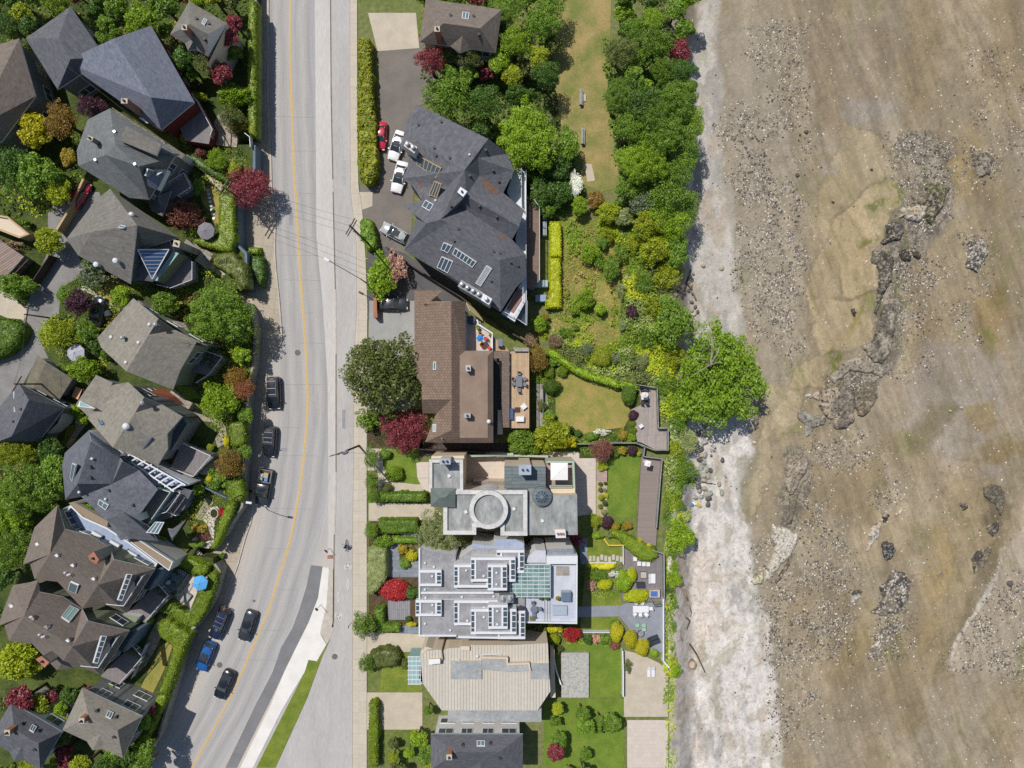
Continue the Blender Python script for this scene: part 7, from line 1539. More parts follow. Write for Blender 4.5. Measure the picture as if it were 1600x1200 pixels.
# vehicles
m_tyre=plain('tyre_rubber',(.02,.02,.02,1),.8);m_rim=plain('wheel_rim',C(150,152,156),.35,.7);m_carglass=plain('car_glass',(.035,.045,.05,1),.06,0,.9)
m_headl=plain('headlamp',C(220,222,224),.2);m_taill=plain('tail_lamp',C(150,24,20),.3);m_blackpl=plain('black_trim',(.015,.015,.017,1),.5)
def paint_mat(name,c,rough=.22):
 m=plain(name,c,rough,.0,.7);b=m.node_tree.nodes['Principled BSDF'];b.inputs['Coat Weight'].default_value=.6;b.inputs['Coat Roughness'].default_value=.05;return m
def car(p,ang,L,Wd,Hh,kind,paint,label,z=.02,roof=None,rails=False,sun=False,name='parked_car',cat='car',group='parked cars'):
 c=W(p,z+Hh*.5);t=thing(name,(c.x,c.y,z),label,cat,group,R(ang));hw=Wd/2
 suv=kind in('suv','van');bh=.98 if suv else.84
 st=[(-.5,.70,bh*.62),(-.485,.84,bh*.86),(-.45,.93,bh*(1.02 if kind!='pickup' else 1.0)),(-.3,.99,bh*1.04),(0,1.0,bh),(.2,1.0,bh*.99),(.27,.98,bh*.98),(.4,.93,bh*.9),(.465,.84,bh*.8),(.49,.74,bh*.66),(.5,.6,bh*.5)]
 V=[];F_=[];n=11
 for(x,k,zt_)in st:
  w_=hw*k;zt_=max(zt_,.42)
  ring=[(-w_*.9,.2),(-w_,.34),(-w_,zt_*.72),(-w_*.96,zt_*.9),(-w_*.84,zt_*.985),(0,zt_*1.03),(w_*.84,zt_*.985),(w_*.96,zt_*.9),(w_,zt_*.72),(w_,.34),(w_*.9,.2)]
  V+=[(x*L,y,zz)for y,zz in ring]
 for i in range(len(st)-1):
  for j in range(n-1):F_.append((i*n+j,(i+1)*n+j,(i+1)*n+j+1,i*n+j+1))
  F_.append((i*n,i*n+n-1,(i+1)*n+n-1,(i+1)*n))
 F_.append(tuple(range(n)));F_.append(tuple((len(st)-1)*n+j for j in reversed(range(n))))
 mb=MB();mb.add(V,F_);body=mb.build('body',paint,t,True)
 gx=dict(sedan=(-.36,-.22,.06,.24),hatch=(-.47,-.36,.06,.25),suv=(-.475,-.40,.08,.25),van=(-.48,-.44,.12,.3),pickup=(-.12,-.08,.12,.28))[kind]
 b0,r0,r1,f0=[g*L for g in gx];zb=bh*.96;wb,wr=hw*.86,hw*.70
 def gh(x0,x1,x2,x3,wb_,wr_,zb_,zr):
  return[(x0,-wb_*.92,zb_),(x1,-wr_*.95,zr-.03),(x2,-wr_,zr),(x3,-wb_*.95,zb_-.03),(x0,wb_*.92,zb_),(x1,wr_*.95,zr-.03),(x2,wr_,zr),(x3,wb_*.95,zb_-.03)]
 mb=MB();v=gh(b0,r0,r1,f0,wb,wr,zb,Hh-.05)
 mb.add(v,[(0,1,2,3),(7,6,5,4),(0,4,5,1),(1,5,6,2),(2,6,7,3)]);mb.build('window',m_carglass,t)
 mb=MB();k=5;V=[];rp=roof or paint
 xs=np.linspace(r0-.02*L,r1+.015*L,6)
 for x in xs:
  for j in range(k):
   y=-wr*1.02+2.04*wr*j/(k-1);V.append((x,y,Hh-.02-.05*abs(y/wr)**3-.05*abs((x-(r0+r1)/2)/(r1-r0)*2)**3))
 mb.add(V,[(i*k+j,(i+1)*k+j,(i+1)*k+j+1,i*k+j+1)for i in range(5)for j in range(k-1)])
 for sy in(-1,1):
  for(xa,za,xb,zb2)in[(r1,Hh-.05,f0,zb-.02),(r0,Hh-.08,b0,zb),((r0+r1)/2,Hh-.05,(r0+r1)/2,zb)]:
   ya=wr*sy*1.0;yb=wb*.95*sy;mb.tube((xa,ya,za),(xb,yb,zb2),.045,.045,5)
 rf=mb.build('roof',rp,t,True)
 if rails:
  for sy in(-1,1):
   mb=MB();mb.tube((r0+.1,sy*wr*.92,Hh+.03),(r1-.1,sy*wr*.92,Hh+.03),.035,.035,5);mb.build('roof_rail',m_rim,t)
  for x in([r0+.4,(r0+r1)/2+.1,r1-.35]if rails==2 else[r0+.5]):
   mb=MB();mb.box((x,0,Hh+.05),(.09,wr*1.85,.05));mb.build('cross_bar',m_rim,t)
 if sun:
  mb=MB();a_,b_=(r0+r1)/2-(r1-r0)*.05,r1-.12;mb.box(((a_+b_)/2,0,Hh-.015),(b_-a_,wr*1.45,.05));mb.build('sunroof',m_carglass,t)
 if kind=='pickup':
  mb=MB();x0,x1=-.47*L,-.15*L
  mb.box(((x0+x1)/2,0,bh*1.045),(x1-x0,hw*1.5,.02),mi=0)
  for(cx_,cy_,dx_,dy_)in[((x0+x1)/2,hw*.84,x1-x0+.16,.14),((x0+x1)/2,-hw*.84,x1-x0+.16,.14),(x0,0,.12,hw*1.62),(x1,0,.14,hw*1.62)]:mb.box((cx_,cy_,bh*1.04+.1),(dx_,dy_,.24),mi=1)
  mb.build('cargo_bed',[plain('bed_liner',C(90,80,70),.8),m_rim],t)
 for sx in(-1,1):
  for sy in(-1,1):
   x=sx*L*.31;y=sy*(hw-.10);mb=MB();mb.tube((x,y-.11,.33),(x,y+.11,.33),.33,.33,16);w_=mb.build('wheel',m_tyre,t)
   mb=MB();mb.tube((x,y-.125,.33),(x,y+.125,.33),.2,.2,12);mb.build('rim',m_rim,w_)
   mb=MB();mb.box((sx*L*.478,sy*hw*.66,bh*.70),(.12,hw*.36,.14));mb.build('headlight' if sx>0 else 'tail_light',m_headl if sx>0 else m_taill,t)
 for sy in(-1,1):
  mb=MB();mb.box((f0-.12*L*.5,sy*(hw+.08),bh*1.0),(.12,.2,.13));mb.build('mirror',m_blackpl if roof else paint,t)
 mb=MB();mb.box((L*.495,0,.42),(.05,hw*1.1,.16));mb.build('grille',m_blackpl,t)
 return t
pk=paint_mat('black_paint',(.012,.014,.018,1));pnav=paint_mat('navy_paint',(.012,.02,.06,1));pblu=paint_mat('blue_paint',(.012,.10,.34,1));pred=paint_mat('red_paint',(.50,.02,.04,1));pwh=paint_mat('white_paint',(.8,.8,.8,1));psil=paint_mat('silver_paint',(.36,.38,.38,1));pgrey=paint_mat('charcoal_paint',(.03,.035,.04,1))
car((427.5,614),-88,4.75,1.95,1.75,'van',pk,'black van with a barred dark roof rack, first in the parking bay',rails=2)
car((421.5,690),-94,4.5,1.85,1.65,'suv',pk,'black SUV with silver roof bars, second in the parking bay',rails=2)
pt=car((411.5,762),-100,5.5,2.0,1.8,'pickup',pgrey,'dark pickup truck with an open loaded bed, last in the parking bay',name='pickup_truck',cat='pickup truck',roof=pk)
cr_=MB(Vector(pt.location));pl=Vector(pt.location);r_=Matrix.Rotation(R(-100),3,'Z')
for(dx,dy,sx,sy,cc,nm,lb)in[(-1.9,.2,.7,.6,m_tanwall,'crate','tan crate in the bed of the pickup'),(-1.3,.3,.5,.45,plain('blue_tub',C(90,150,210),.5),'plastic_tub','blue tub in the bed of the pickup'),(-1.6,-.4,.9,.4,m_stucco,'cardboard_box','pale box in the bed of the pickup')]:
 q=pl+r_@Vector((dx,dy,1.22));mb=MB(q);mb.box((q.x,q.y,q.z),(sx,sy,.3),R(-100));mb.box((q.x,q.y,q.z+.16),(sx*1.06,sy*1.06,.05),R(-100));tag(mb.build(nm,cc),lb,'box')
car((342.5,976),-112,4.6,1.85,1.6,'suv',pnav,'navy SUV carrying bicycles on its rear rack',rails=2)
car((386.5,978),-108,4.65,1.85,1.45,'sedan',pgrey,'dark grey sedan driving between the parked navy SUV and the yellow line',sun=False,roof=pk,name='car',group=None)
car((321,1026),-112,4.5,1.8,1.45,'hatch',pblu,'bright blue hatchback parked at the bottom of the kerb',sun=True)
car((350,1070),-114,4.5,1.8,1.45,'sedan',pk,'black car just entering at the bottom edge of the road',name='car',group=None)
car((594.5,212),-94,4.2,1.75,1.35,'sedan',pred,'glossy red car under the shaggy hedge')
car((620,227),-108,4.5,1.8,1.45,'sedan',pwh,'white car with a dark glass roof, upper one half under the slate roof',sun=True)
car((624,276),-104,4.7,1.85,1.45,'sedan',pwh,'white car with black roof glass, lower one beside the slate house',sun=True)
car((617.5,364),-28+180,4.5,1.8,1.5,'hatch',psil,'silver hatchback with a sunroof nosed toward the slate house',z=.04,sun=True)
car((613,475),0,4.5,1.8,1.45,'sedan',pgrey,'dark car in deep shade under the pink blossomed tree',z=.06)
car((124,304),58,4.2,1.75,1.4,'sedan',pred,'red car in the back lane beside the yellow green tree',z=T0+.03,group=None)
car((152,486),80,4.2,1.75,1.4,'sedan',pgrey,'dark car hidden beneath the purple tree',z=T0+.03,group=None)
# bicycles and the cyclist
def bicycle(loc,rz,label,frame,z=0,parent_group=None):
 t=thing('bicycle',(loc[0],loc[1],z),label,'bicycle',parent_group,rz)
 for x in(-.52,.52):
  mb=MB();r=.34;ring=[(x+r*math.cos(a),0,.35+r*math.sin(a))for a in np.linspace(0,6.2832,19)]
  mb.path(ring,.025,5);w_=mb.build('wheel',m_tyre,t)
  mb=MB()
  for a in np.linspace(0,3.1416,7)[:-1]:mb.tube((x-r*math.cos(a),0,.35-r*math.sin(a)),(x+r*math.cos(a),0,.35+r*math.sin(a)),.006,.006,4)
  mb.build('spoke',m_rim,w_)
 mb=MB()
 for a,b_ in[((-.52,0,.35),(-.05,0,.3)),((-.05,0,.3),(-.18,0,.82)),((-.05,0,.3),(.36,0,.76)),((-.18,0,.78),(.36,0,.82)),((.36,0,.84),(.52,0,.35)),((-.52,0,.35),(-.18,0,.76)),((.36,0,.82),(.34,0,.98))]:mb.tube(a,b_,.022,.022,6)
 mb.build('frame',frame,t)
 mb=MB();mb.path([(.22,-.27,.98),(.36,-.22,1.0),(.36,.22,1.0),(.22,.27,.98)],.018,6);mb.build('handlebar',m_blackpl,t)
 mb=MB();mb.ball((-.2,0,.88),(.13,.08,.04),10);mb.tube((-.18,0,.8),(-.19,0,.87),.015,.015,5);mb.build('saddle',m_blackpl,t)
 mb=MB();mb.tube((-.05,-.1,.3),(-.05,.1,.3),.02,.02,5);mb.box((-.05,.14,.16),(.1,.09,.02));mb.box((-.05,-.14,.44),(.1,.09,.02));mb.tube((-.05,.1,.3),(-.05,.1,.16),.012,.012,4);mb.tube((-.05,-.1,.3),(-.05,-.1,.44),.012,.012,4);mb.build('pedal',m_metal,t)
 return t
def skinned(name,pts,edges,mat,parent):
 me=bpy.data.meshes.new(name);me.from_pydata([p[:3]for p in pts],edges,[]);o=bpy.data.objects.new(name,me);COL.objects.link(o)
 if parent:o.parent=parent
 o.modifiers.new('skin','SKIN');sk=me.skin_vertices[0]
 for i,p in enumerate(pts):sk.data[i].radius=(p[3],p[3])
 sk.data[0].use_root=True
 s_=o.modifiers.new('sub','SUBSURF');s_.levels=1;s_.render_levels=2
 me.materials.append(mat);return o
cyp=W((542,851),0);bicycle((cyp.x,cyp.y),R(90),'bicycle ridden up the cycle path by the helmeted person',plain('steel_blue_frame',C(90,110,130),.4),.09)
pr=thing('person',(cyp.x,cyp.y,.09),'person in dark teal clothes and pale helmet riding a bicycle','person',None,R(90))
pts=[(-.2,0,.98,.13),(-.08,0,1.16,.13),(.08,0,1.34,.15),(.14,0,1.42,.12),(.2,0,1.50,.06),(.25,0,1.60,.085),(.27,0,1.68,.095),(.28,0,1.75,.07),(.12,.17,1.40,.06),(.24,.27,1.22,.045),(.33,.26,1.06,.035),(.36,.25,1.03,.028),(.12,-.17,1.40,.06),(.24,-.27,1.22,.045),(.33,-.26,1.06,.035),(.36,-.25,1.03,.028),(-.18,.1,.94,.095),(.12,.12,.72,.07),(-.02,.14,.30,.045),(.1,.14,.2,.035),(-.18,-.1,.94,.095),(.18,-.12,.86,.07),(0,-.14,.5,.045),(.1,-.14,.46,.035)]
ed=[(0,1),(1,2),(2,3),(3,4),(4,5),(5,6),(6,7),(3,8),(8,9),(9,10),(10,11),(3,12),(12,13),(13,14),(14,15),(0,16),(16,17),(17,18),(18,19),(0,20),(20,21),(21,22),(22,23)]
for hb,sy in((11,1),(15,-1)):
 for f in range(5):
  k=len(pts);yy=sy*(.25+(f-2)*.017+(.03 if f==4 else 0));pts+=[(.40+.004*f,yy,1.025,.008),(.42,yy,.995-.003*f,.007)];ed+=[(hb,k),(k,k+1)]
m_skin=plain('skin',(.5,.3,.22,1),.6)
skinned('body',pts,ed,m_skin,pr)
jk=[(p[0],p[1],p[2],p[3]*1.18+.012)for p in pts[:4]]+[(pts[i][0],pts[i][1],pts[i][2],pts[i][3]*1.2+.01)for i in(8,9,10,12,13,14)]
skinned('jacket',jk,[(0,1),(1,2),(2,3),(3,4),(4,5),(5,6),(3,7),(7,8),(8,9)],plain('dark_teal_cloth',C(28,56,72),.9),pr)
tr_=[(pts[i][0],pts[i][1],pts[i][2],pts[i][3]*1.15+.012)for i in(0,16,17,18,20,21,22)]
skinned('trousers',tr_,[(0,1),(1,2),(2,3),(0,4),(4,5),(5,6)],plain('dark_trousers',C(40,44,56),.9),pr)
mb=MB();mb.ball((.275,0,1.73),(.15,.115,.1),14);mb.build('helmet',plain('pale_helmet',C(214,222,226),.4),pr,True)
mb=MB();mb.ball((.375,0,1.655),(.022,.016,.02),8);mb.ball((.362,.035,1.685),.012,6);mb.ball((.362,-.035,1.685),.012,6);mb.ball((.36,0,1.615),(.012,.03,.008),6);mb.ball((.27,.092,1.66),(.02,.012,.03),6);mb.ball((.27,-.092,1.66),(.02,.012,.03),6);mb.build('face',m_skin,pr,True)
for i,(x,y,a,cl_,lb)in enumerate([(349,951.5,-20,plain('pink_frame',C(200,110,130),.4),'pink bicycle on the rack behind the navy SUV'),(350.5,949,-24,m_tanwall,'tan bicycle on the rack behind the navy SUV')]):
 q=W((x,y),1.0);bicycle((q.x,q.y),R(a),lb,cl_,.55)
 # street lamps, poles, wires, signs
def lamp(base,head,hz,label,z0=0.0,bend=.25):
 b0=W(base,z0);hd=W(head,hz);t=thing('street_lamp',b0,label,'street lamp','curved street lamps');o=b0;hd=hd-o;top=Vector((0,0,hz-z0-1.6))
 mb=MB();mb.tube((0,0,0),tuple(top),.11,.07,10);mb.tube((0,0,0),(0,0,.5),.17,.15,10);mb.build('pole',plain('dark_green_steel',C(62,68,66),.5,.4),t)
 mb=MB();pl=[top]
 for i in range(1,9):
  u=i/8;q=top.lerp(Vector((hd.x,hd.y,hd.z)),u);q.z=top.z+(hd.z-top.z)*math.sin(u*math.pi/2);pl.append(q)
 mb.path([tuple(q)for q in pl],.05,6);mb.build('arm',plain('dark_green_steel',C(62,68,66),.5,.4),t)
 d=(hd-pl[-2]).to_2d().normalized();c=hd+Vector((d.x,d.y,0))*.25
 mb=MB();mb.box(tuple(c),(.75,.28,.14),math.atan2(d.y,d.x));mb.build('lamp_head',m_white,t)
 mb=MB();mb.box(tuple(c-Vector((0,0,.09))),(.4,.2,.06),math.atan2(d.y,d.x));mb.build('lens',m_headl,t)
lamp((578,446),(513,407),8.0,'tall street lamp whose curved arm reaches over the cycle path',.13)
lamp((393,767),(386,785),8.0,'street lamp on the west kerb above the pickup truck',.13)
def utility(top,hz,z0,label,arms=2,ang=0,r=.16,trans=False):
 c=W(top,hz);t=thing('utility_pole',(c.x,c.y,z0),label,'utility pole','wooden utility poles');h_=hz-z0
 mb=MB();mb.tube((0,0,0),(0,0,h_),r,r*.65,10);mb.build('pole',m_bark,t)
 for i in range(arms):
  zz=h_-.5-i*1.0;mb=MB();mb.box((0,0,zz),(2.4,.12,.14),ang);a=mb.build('crossarm',m_bark,t)
  mb=MB();
  for k in(-1.05,-.4,.4,1.05):mb.tube((k*math.cos(ang),k*math.sin(ang),zz+.07),(k*math.cos(ang),k*math.sin(ang),zz+.28),.05,.03,6)
  mb.build('insulator',m_white,a)
 if trans:
  mb=MB();mb.tube((.42,0,h_-3.0),(.42,0,h_-2.0),.3,.3,12);mb.build('transformer',m_metal,t)
 return c
u1=utility((546,352),13.2,.13,'tall wooden utility pole at the slate house parking entrance',2,R(60))
u2=utility((527,710),12.6,.13,'tall wooden utility pole beside the cycle path near the clipped yews',2,R(15),trans=True)
u3=utility((347,291),9.5,T0,'utility pole with white insulators beside the red maple',2,R(60),.13)
u4=utility((38,491),11.0,T0,'utility pole in the back lane beside the pale driveway',1,R(80),.13)
u5=utility((22,600),11.0,T0,'utility pole in the back lane at the peak of the slate hipped house',1,R(60),.13)
wm=plain('wire_black',C(60,60,62),.6)
def wire(a,b_,sag,label,r=.018):
 n_=14;mb=MB(a);pl=[]
 for i in range(n_+1):
  u=i/n_;q=a.lerp(b_,u);q.z-=sag*4*u*(1-u);pl.append(tuple(q))
 mb.path(pl,r,4);tag(mb.build('power_line',wm),label,'power line','overhead wires')
for k,dy in enumerate((-.9,0,.9)):
 o=Vector((dy*.5,dy*.86,-.2));wire(u3+o,u1+o,.8,'overhead wire crossing the road from the red maple to the parking entrance')
wire(u1+Vector((.4,.6,-1.2)),W((665,455),6.6),.3,'service wire running to the brown tiled house')
wire(u2+Vector((.4,.2,-1.0)),W((671,718),8.6),.3,'service wire running to the grey house')
wire(u3+Vector((0,0,-.3)),W((100,100),12),1.2,'overhead wire passing over the grey green roof');wire(u4,u5,.6,'overhead wire along the back lane');wire(u4+Vector((0,0,-.2)),W((180,575),8.8),.5,'service wire running to the plain taupe house')
def sign(base,h_,ang,w_,hh,face,label,z0=.13):
 b0=W(base,z0);t=thing('sign_post',b0,label,'street sign');mb=MB();mb.tube((0,0,0),(0,0,h_),.035,.035,6);mb.build('post',m_dkframe,t)
 mb=MB();mb.box((0,0,h_-hh/2),(w_,.03,hh),ang);p_=mb.build('sign_panel',face,t);return t
sign((514.7,856.7),2.1,R(-40),.6,.6,m_dkframe,'dark street sign on a post where the kerb line breaks');sign((501.3,944.7),2.5,R(-40),.5,.7,m_dkframe,'dark street sign standing on the white new concrete')
sheet('brick_pad',P('','512,867.5 520.5,867.5 519,870 520.5,872.5 511,872.5'),.16,m_brick,thick=.14)
sign((549,973),2.0,R(80),.4,.5,m_dkframe,'small sign beside the round green street tree');sign((557.5,366),2.2,R(30),.4,.4,m_white,'small white sign at the foot of the first utility pole')
# parasols and garden furniture
def parasol(p,rpx,z,h_,n_,col,label,rot=0.0,flatn=.28,name='parasol',grp=None):
 c=W(p,z+h_);r=rpx/S;t=thing(name,(c.x,c.y,z),label,'parasol',grp);mb=MB()
 V=[(r*math.cos(rot+2*math.pi*i/n_),r*math.sin(rot+2*math.pi*i/n_),h_-r*flatn)for i in range(n_)]
 mb.add(V+[(0,0,h_)],[(i,(i+1)%n_,n_)for i in range(n_)]);V2=[(x,y,zz-.18)for x,y,zz in V]
 mb.add([(x*1.002,y*1.002,zz)for x,y,zz in V]+V2,[(i,n_+i,n_+(i+1)%n_,(i+1)%n_)for i in range(n_)]);cn=mb.build('canopy',col,t)
 mb=MB();
 for v in V:mb.tube((v[0],v[1],v[2]+.012),(0,0,h_+.012),.018,.018,4)
 mb.build('rib',col,cn);mb=MB();mb.tube((0,0,0),(0,0,h_+.1),.03,.03,6);mb.ball((0,0,h_+.12),.05,6);mb.build('pole',m_metal,t)
 mb=MB();mb.tube((0,0,0),(0,0,.1),.3,.26,14);mb.build('base',m_kerb,t)
def fab(nm,c):return plain(nm,c,.9)
parasol((311,912),12,T,2.6,6,fab('sky_blue_canvas',C(96,176,236)),'big sky blue hexagonal parasol on the hedged patio',R(15))
parasol((320,360),13.3,T,2.6,8,fab('grey_canvas',C(138,134,142)),'grey octagonal parasol beside the rounded red brown tree',R(10))
parasol((116,551),13.5,T,2.6,8,fab('pale_grey_canvas',C(186,188,200)),'pale octagonal parasol in the garden beside the back lane',R(22))
parasol((750,528.5),5.4,3.9,2.2,6,fab('strong_blue_canvas',C(50,136,222)),'small blue parasol with a yellow edge on the roof terrace')
parasol((874,737),17.5,5.6,2.5,4,fab('white_canvas',C(250,248,244)),'big square white parasol on the sage trimmed roof terrace',R(45),.15)
parasol((813.5,953.5),6,7.6,1.0,8,fab('dark_canvas',C(66,62,72)),'dark round cover on the duplex roof beside the glass roof')
parasol((1007.5,617),5.4,.6,2.3,4,fab('cream_canvas',C(236,228,216)),'cream square parasol over the table on the grey deck',R(45),.15);parasol((1012.5,724.5),6,.45,2.3,4,fab('white_canvas',C(246,246,246)),'white parasol alone on the mauve deck',R(30),.2)
def chair(loc,rz,z,col,label,grp,s_=1.0,name='chair',cat='chair'):
 t=thing(name,(loc[0],loc[1],z),label,cat,grp,rz);mb=MB();mb.box((0,0,.44),(.5*s_,.5*s_,.06));mb.build('seat',col,t);mb=MB();mb.box((-.25*s_,0,.72),(.06,.48*s_,.5));mb.build('backrest',col,t)
 for x in(-.2,.2):
  for y in(-.2,.2):mb=MB();mb.tube((x*s_,y*s_,0),(x*s_,y*s_,.42),.02,.02,4);mb.build('leg',col,t)
 return t
def table(p,z,lx,ly,col,label,rz=0,round_=False,h_=.74,leg=None):
 c=W(p,z+h_);t=thing('table',(c.x,c.y,z),label,'table',None,rz);mb=MB()
 if round_:mb.tube((0,0,h_-.05),(0,0,h_),lx/2,lx/2,20)
 else:mb.box((0,0,h_-.03),(lx,ly,.06))
 mb.build('table_top',col,t)
 for x,y in([(0,0)]if round_ else[(-.42*lx,-.4*ly),(.42*lx,-.4*ly),(-.42*lx,.4*ly),(.42*lx,.4*ly)]):mb=MB();mb.tube((x,y,0),(x,y,h_-.06),.035,.035,6);mb.build('leg',leg or col,t)
 return c
def around(c,z,spots,col,lab,grp):
 for k,(dx,dy)in enumerate(spots):chair((c.x+dx,c.y+dy),math.atan2(-dy,-dx),z,col,lab,grp)
gr_=plain('grey_furniture',C(120,124,132),.6);wh_=plain('white_furniture',C(236,236,238),.5);dk_=plain('dark_furniture',C(54,58,66),.6);gn_=plain('mint_furniture',C(160,196,172),.6);tq_=plain('teak_furniture',C(186,140,90),.7);rd_=plain('red_furniture',C(200,50,54),.6)
c=table((811,596),3.4,.9,1.5,gr_,'grey dining table in the middle of the cedar deck');around(c,3.4,[(-.75,.35),(-.75,-.35),(.8,.35),(.8,-.4),(0,1.15),(0,-1.2)],gr_,'grey chair round the dining table on the cedar deck','grey chairs on the cedar deck')
def slab(nm,p,z,d,rz,mat,label,cat,leg=.12,extra=None,sub='cushion'):
 c=W(p,z+d[2]);t=thing(nm,(c.x,c.y,z),label,cat,None,rz);mb=MB();mb.box((0,0,d[2]*.5),(d[0],d[1],d[2]));mb.build('frame',mat,t)
 mb=MB();mb.box((0,0,d[2]+.04),(d[0]*.92,d[1]*.9,.08));mb.build(sub,extra or mat,t);return t
slab('ottoman',(818.5,635.5),3.4,(.75,.7,.4),R(38),wh_,'white square ottoman turned askew on the cedar deck','ottoman');slab('storage_chest',(812.7,655),3.4,(1.15,.75,.55),0,wh_,'white oblong storage chest at the bottom of the cedar deck','chest',sub='lid')
slab('doormat',(808.5,640.5),3.4,(.8,.75,.04),0,m_dkwood,'brown mat on the cedar deck','mat',sub='border');slab('bench',(799.5,647),3.4,(.5,1.6,.45),0,plain('blue_cushion',C(70,96,140),.8),'blue cushioned bench in the shade beside the cedar deck wall','bench')
c=table((1007.5,619),.6,1.0,1.0,wh_,'white table under the cream parasol');around(c,.6,[(-.3,-.95),(.35,-.95),(-.35,.95),(.35,.9)],dk_,'dark chair at the white table on the grey deck','chairs on the grey deck')
slab('planter_box',(1002,666),.6,(.6,.5,.5),R(35),wh_,'small white box on the grey deck beside the green balls','planter',sub='soil')
for(x,y,lb_)in[(992.5,873.5,'leftmost white lounge seat on the charcoal deck'),(998.8,881,'white lounge seat against the diagonal hedge, first of three'),(1006,881.5,'white lounge seat against the diagonal hedge, middle of three'),(1013,881.8,'white lounge seat against the diagonal hedge, third of three')]:slab('lounge_chair',(x,y),.35,(.55,.62,.35),0,wh_,lb_,'seat')
def lounger(p,z,rz,col,label,L=1.9,wd=.65):
 c=W(p,z+.4);t=thing('sun_lounger',(c.x,c.y,z),label,'sun lounger',None,rz);mb=MB();mb.box((.2,0,.3),(L*.68,wd,.08));mb.build('mattress',col,t)
 mb=MB();mb.box((-L*.3,0,.42),(L*.36,wd,.07),M=Matrix.Rotation(R(-24),3,'Y').inverted());mb.build('backrest',col,t)
 for x in(-.6,.7):
  for y in(-.25,.25):mb=MB();mb.tube((x,y,0),(x,y,.28),.025,.025,4);mb.build('leg',m_metal,t)
lounger((1018.5,900.5),.35,0,wh_,'upper white sun lounger on the charcoal deck',1.0,.7);lounger((1018.5,908),.35,0,wh_,'lower white sun lounger on the charcoal deck',1.0,.7)
slab('fire_table',(1005.5,898.5),.35,(.9,.9,.4),0,gr_,'square grey fire table between hedge and loungers','fire table',extra=m_kerb);slab('sofa',(1001.5,914.5),.35,(1.2,.8,.4),0,dk_,'dark sofa beside the wide lime dome','sofa');slab('sofa',(991.5,901),.35,(.8,.9,.4),0,dk_,'dark corner seat between the domes','sofa')
ht=thing('hot_tub',W((1022.5,927),.9)*1-Vector((0,0,.55)),'square hot tub with blue cover behind the wide lime dome','hot tub');mb=MB();mb.box((0,0,.4),(1.5,1.1,.8));mb.build('shell',m_kerb,ht);mb=MB();mb.box((-.1,0,.83),(1.0,.75,.08));mb.build('cover',plain('blue_cover',C(80,120,190),.4),ht)
c=table((1001.3,952),.05,2.3,.95,wh_,'long white slatted dining table on the grey terrace');around(c,.05,[(-.8,-.8),(0,-.8),(.8,-.8),(-.6,.8),(.3,.8),(1.5,0)],wh_,'white chair at the long white dining table','white chairs at the long dining table')
for(x,y,lb_)in[(996,977,'mint green seat, left of the three'),(1006,977,'mint green seat, upper right of the three'),(1006,983.5,'mint green seat, lower right of the three')]:q=W((x,y),.5);slab('lounge_chair',(x,y),.05,(.62,.55,.36),0,gn_,lb_,'seat')
lounger((1020,998),.05,R(20),dk_,'upper dark sun lounger beside the yellow balls',1.9,.7);lounger((1023,1004),.05,R(20),dk_,'lower dark sun lounger beside the yellow balls',1.9,.7)
fp=thing('fire_ring',W((1001,990),.3)-Vector((0,0,.25)),'dark metal ring on the terrace between the mint seats and yellow balls','fire ring');mb=MB();mb.path([(.5*math.cos(a),.5*math.sin(a),.3)for a in np.linspace(0,6.283,17)],.04,5);mb.build('ring',m_dkframe,fp)
for x in(1014.5,1020):q=W((x,1048),.1);lounger((x,1050),.05,R(-90),wh_,'white sun lounger at the bottom edge of the pale terrace, %s one'%('left' if x<1018 else 'right'),1.6,.6)
gs=fence(P('h','240,490 270,550 355,540'),0,1.1,m_metal,'angled glass and metal screen between the hot tub deck and grey terrace','screen',.06)
c=table((834.3,952.5),7.15,1.0,1.0,plain('slate_table',C(120,130,146),.3),'round table on the pale blue roof terrace',round_=True);around(c,7.15,[(-.1,.75),(.75,0),(0,-.8)],gr_,'chair round the table on the duplex roof terrace','chairs on the duplex roof terrace')
slab('planter_box',(831.5,966.5),7.15,(.7,.5,.4),0,m_tanwall,'woody planter box on the duplex roof terrace','planter',extra=plain('planter_green',C(110,120,60),.9),sub='plants');slab('barbecue',(884.5,932.5),7.15,(1.3,1.3,.9),0,m_metal,'boxy steel barbecue on the duplex roof terrace','barbecue',extra=plain('blue_lid',C(130,150,172),.3,.4),sub='lid')
slab('roof_table',(875,954),7.15,(2.0,1.3,.3),0,plain('pale_blue_cover',C(170,182,196),.6),'low pale blue platform on the duplex roof terrace','platform')
for i,x in enumerate((844.5,855,872)):plant((x,934+i*.3),3.8,1.0,'ball','olive' if i!=2 else 'gold',['left','middle','right'][i]+' potted ball plant in the row on the duplex roof terrace','potted plant',None,7.2,wood=False,name='potted_plant')
for i,x in enumerate((851,855,859)):slab('step_strip',(x,953),7.16,(.06,3.6,.03),0,m_wall,'thin dark line of decking, %s of three'%['first','second','third'][i],'deck strip',sub='inlay')
for(x,y,a,col,lb_)in[(750,522,-90,tq_,'orange seat above the small blue parasol'),(758.5,529,180,rd_,'red seat right of the small blue parasol'),(753,538.5,90,rd_,'red seat below the small blue parasol'),(764.5,543.5,140,rd_,'red seat in the corner of the roof terrace'),(750.5,535,90,plain('yellow_furniture',C(236,200,40),.6),'yellow seat under the small blue parasol')]:
 q=W((x,y),4.4);chair((q.x,q.y),R(a),3.95,col,lb_,None,.9)
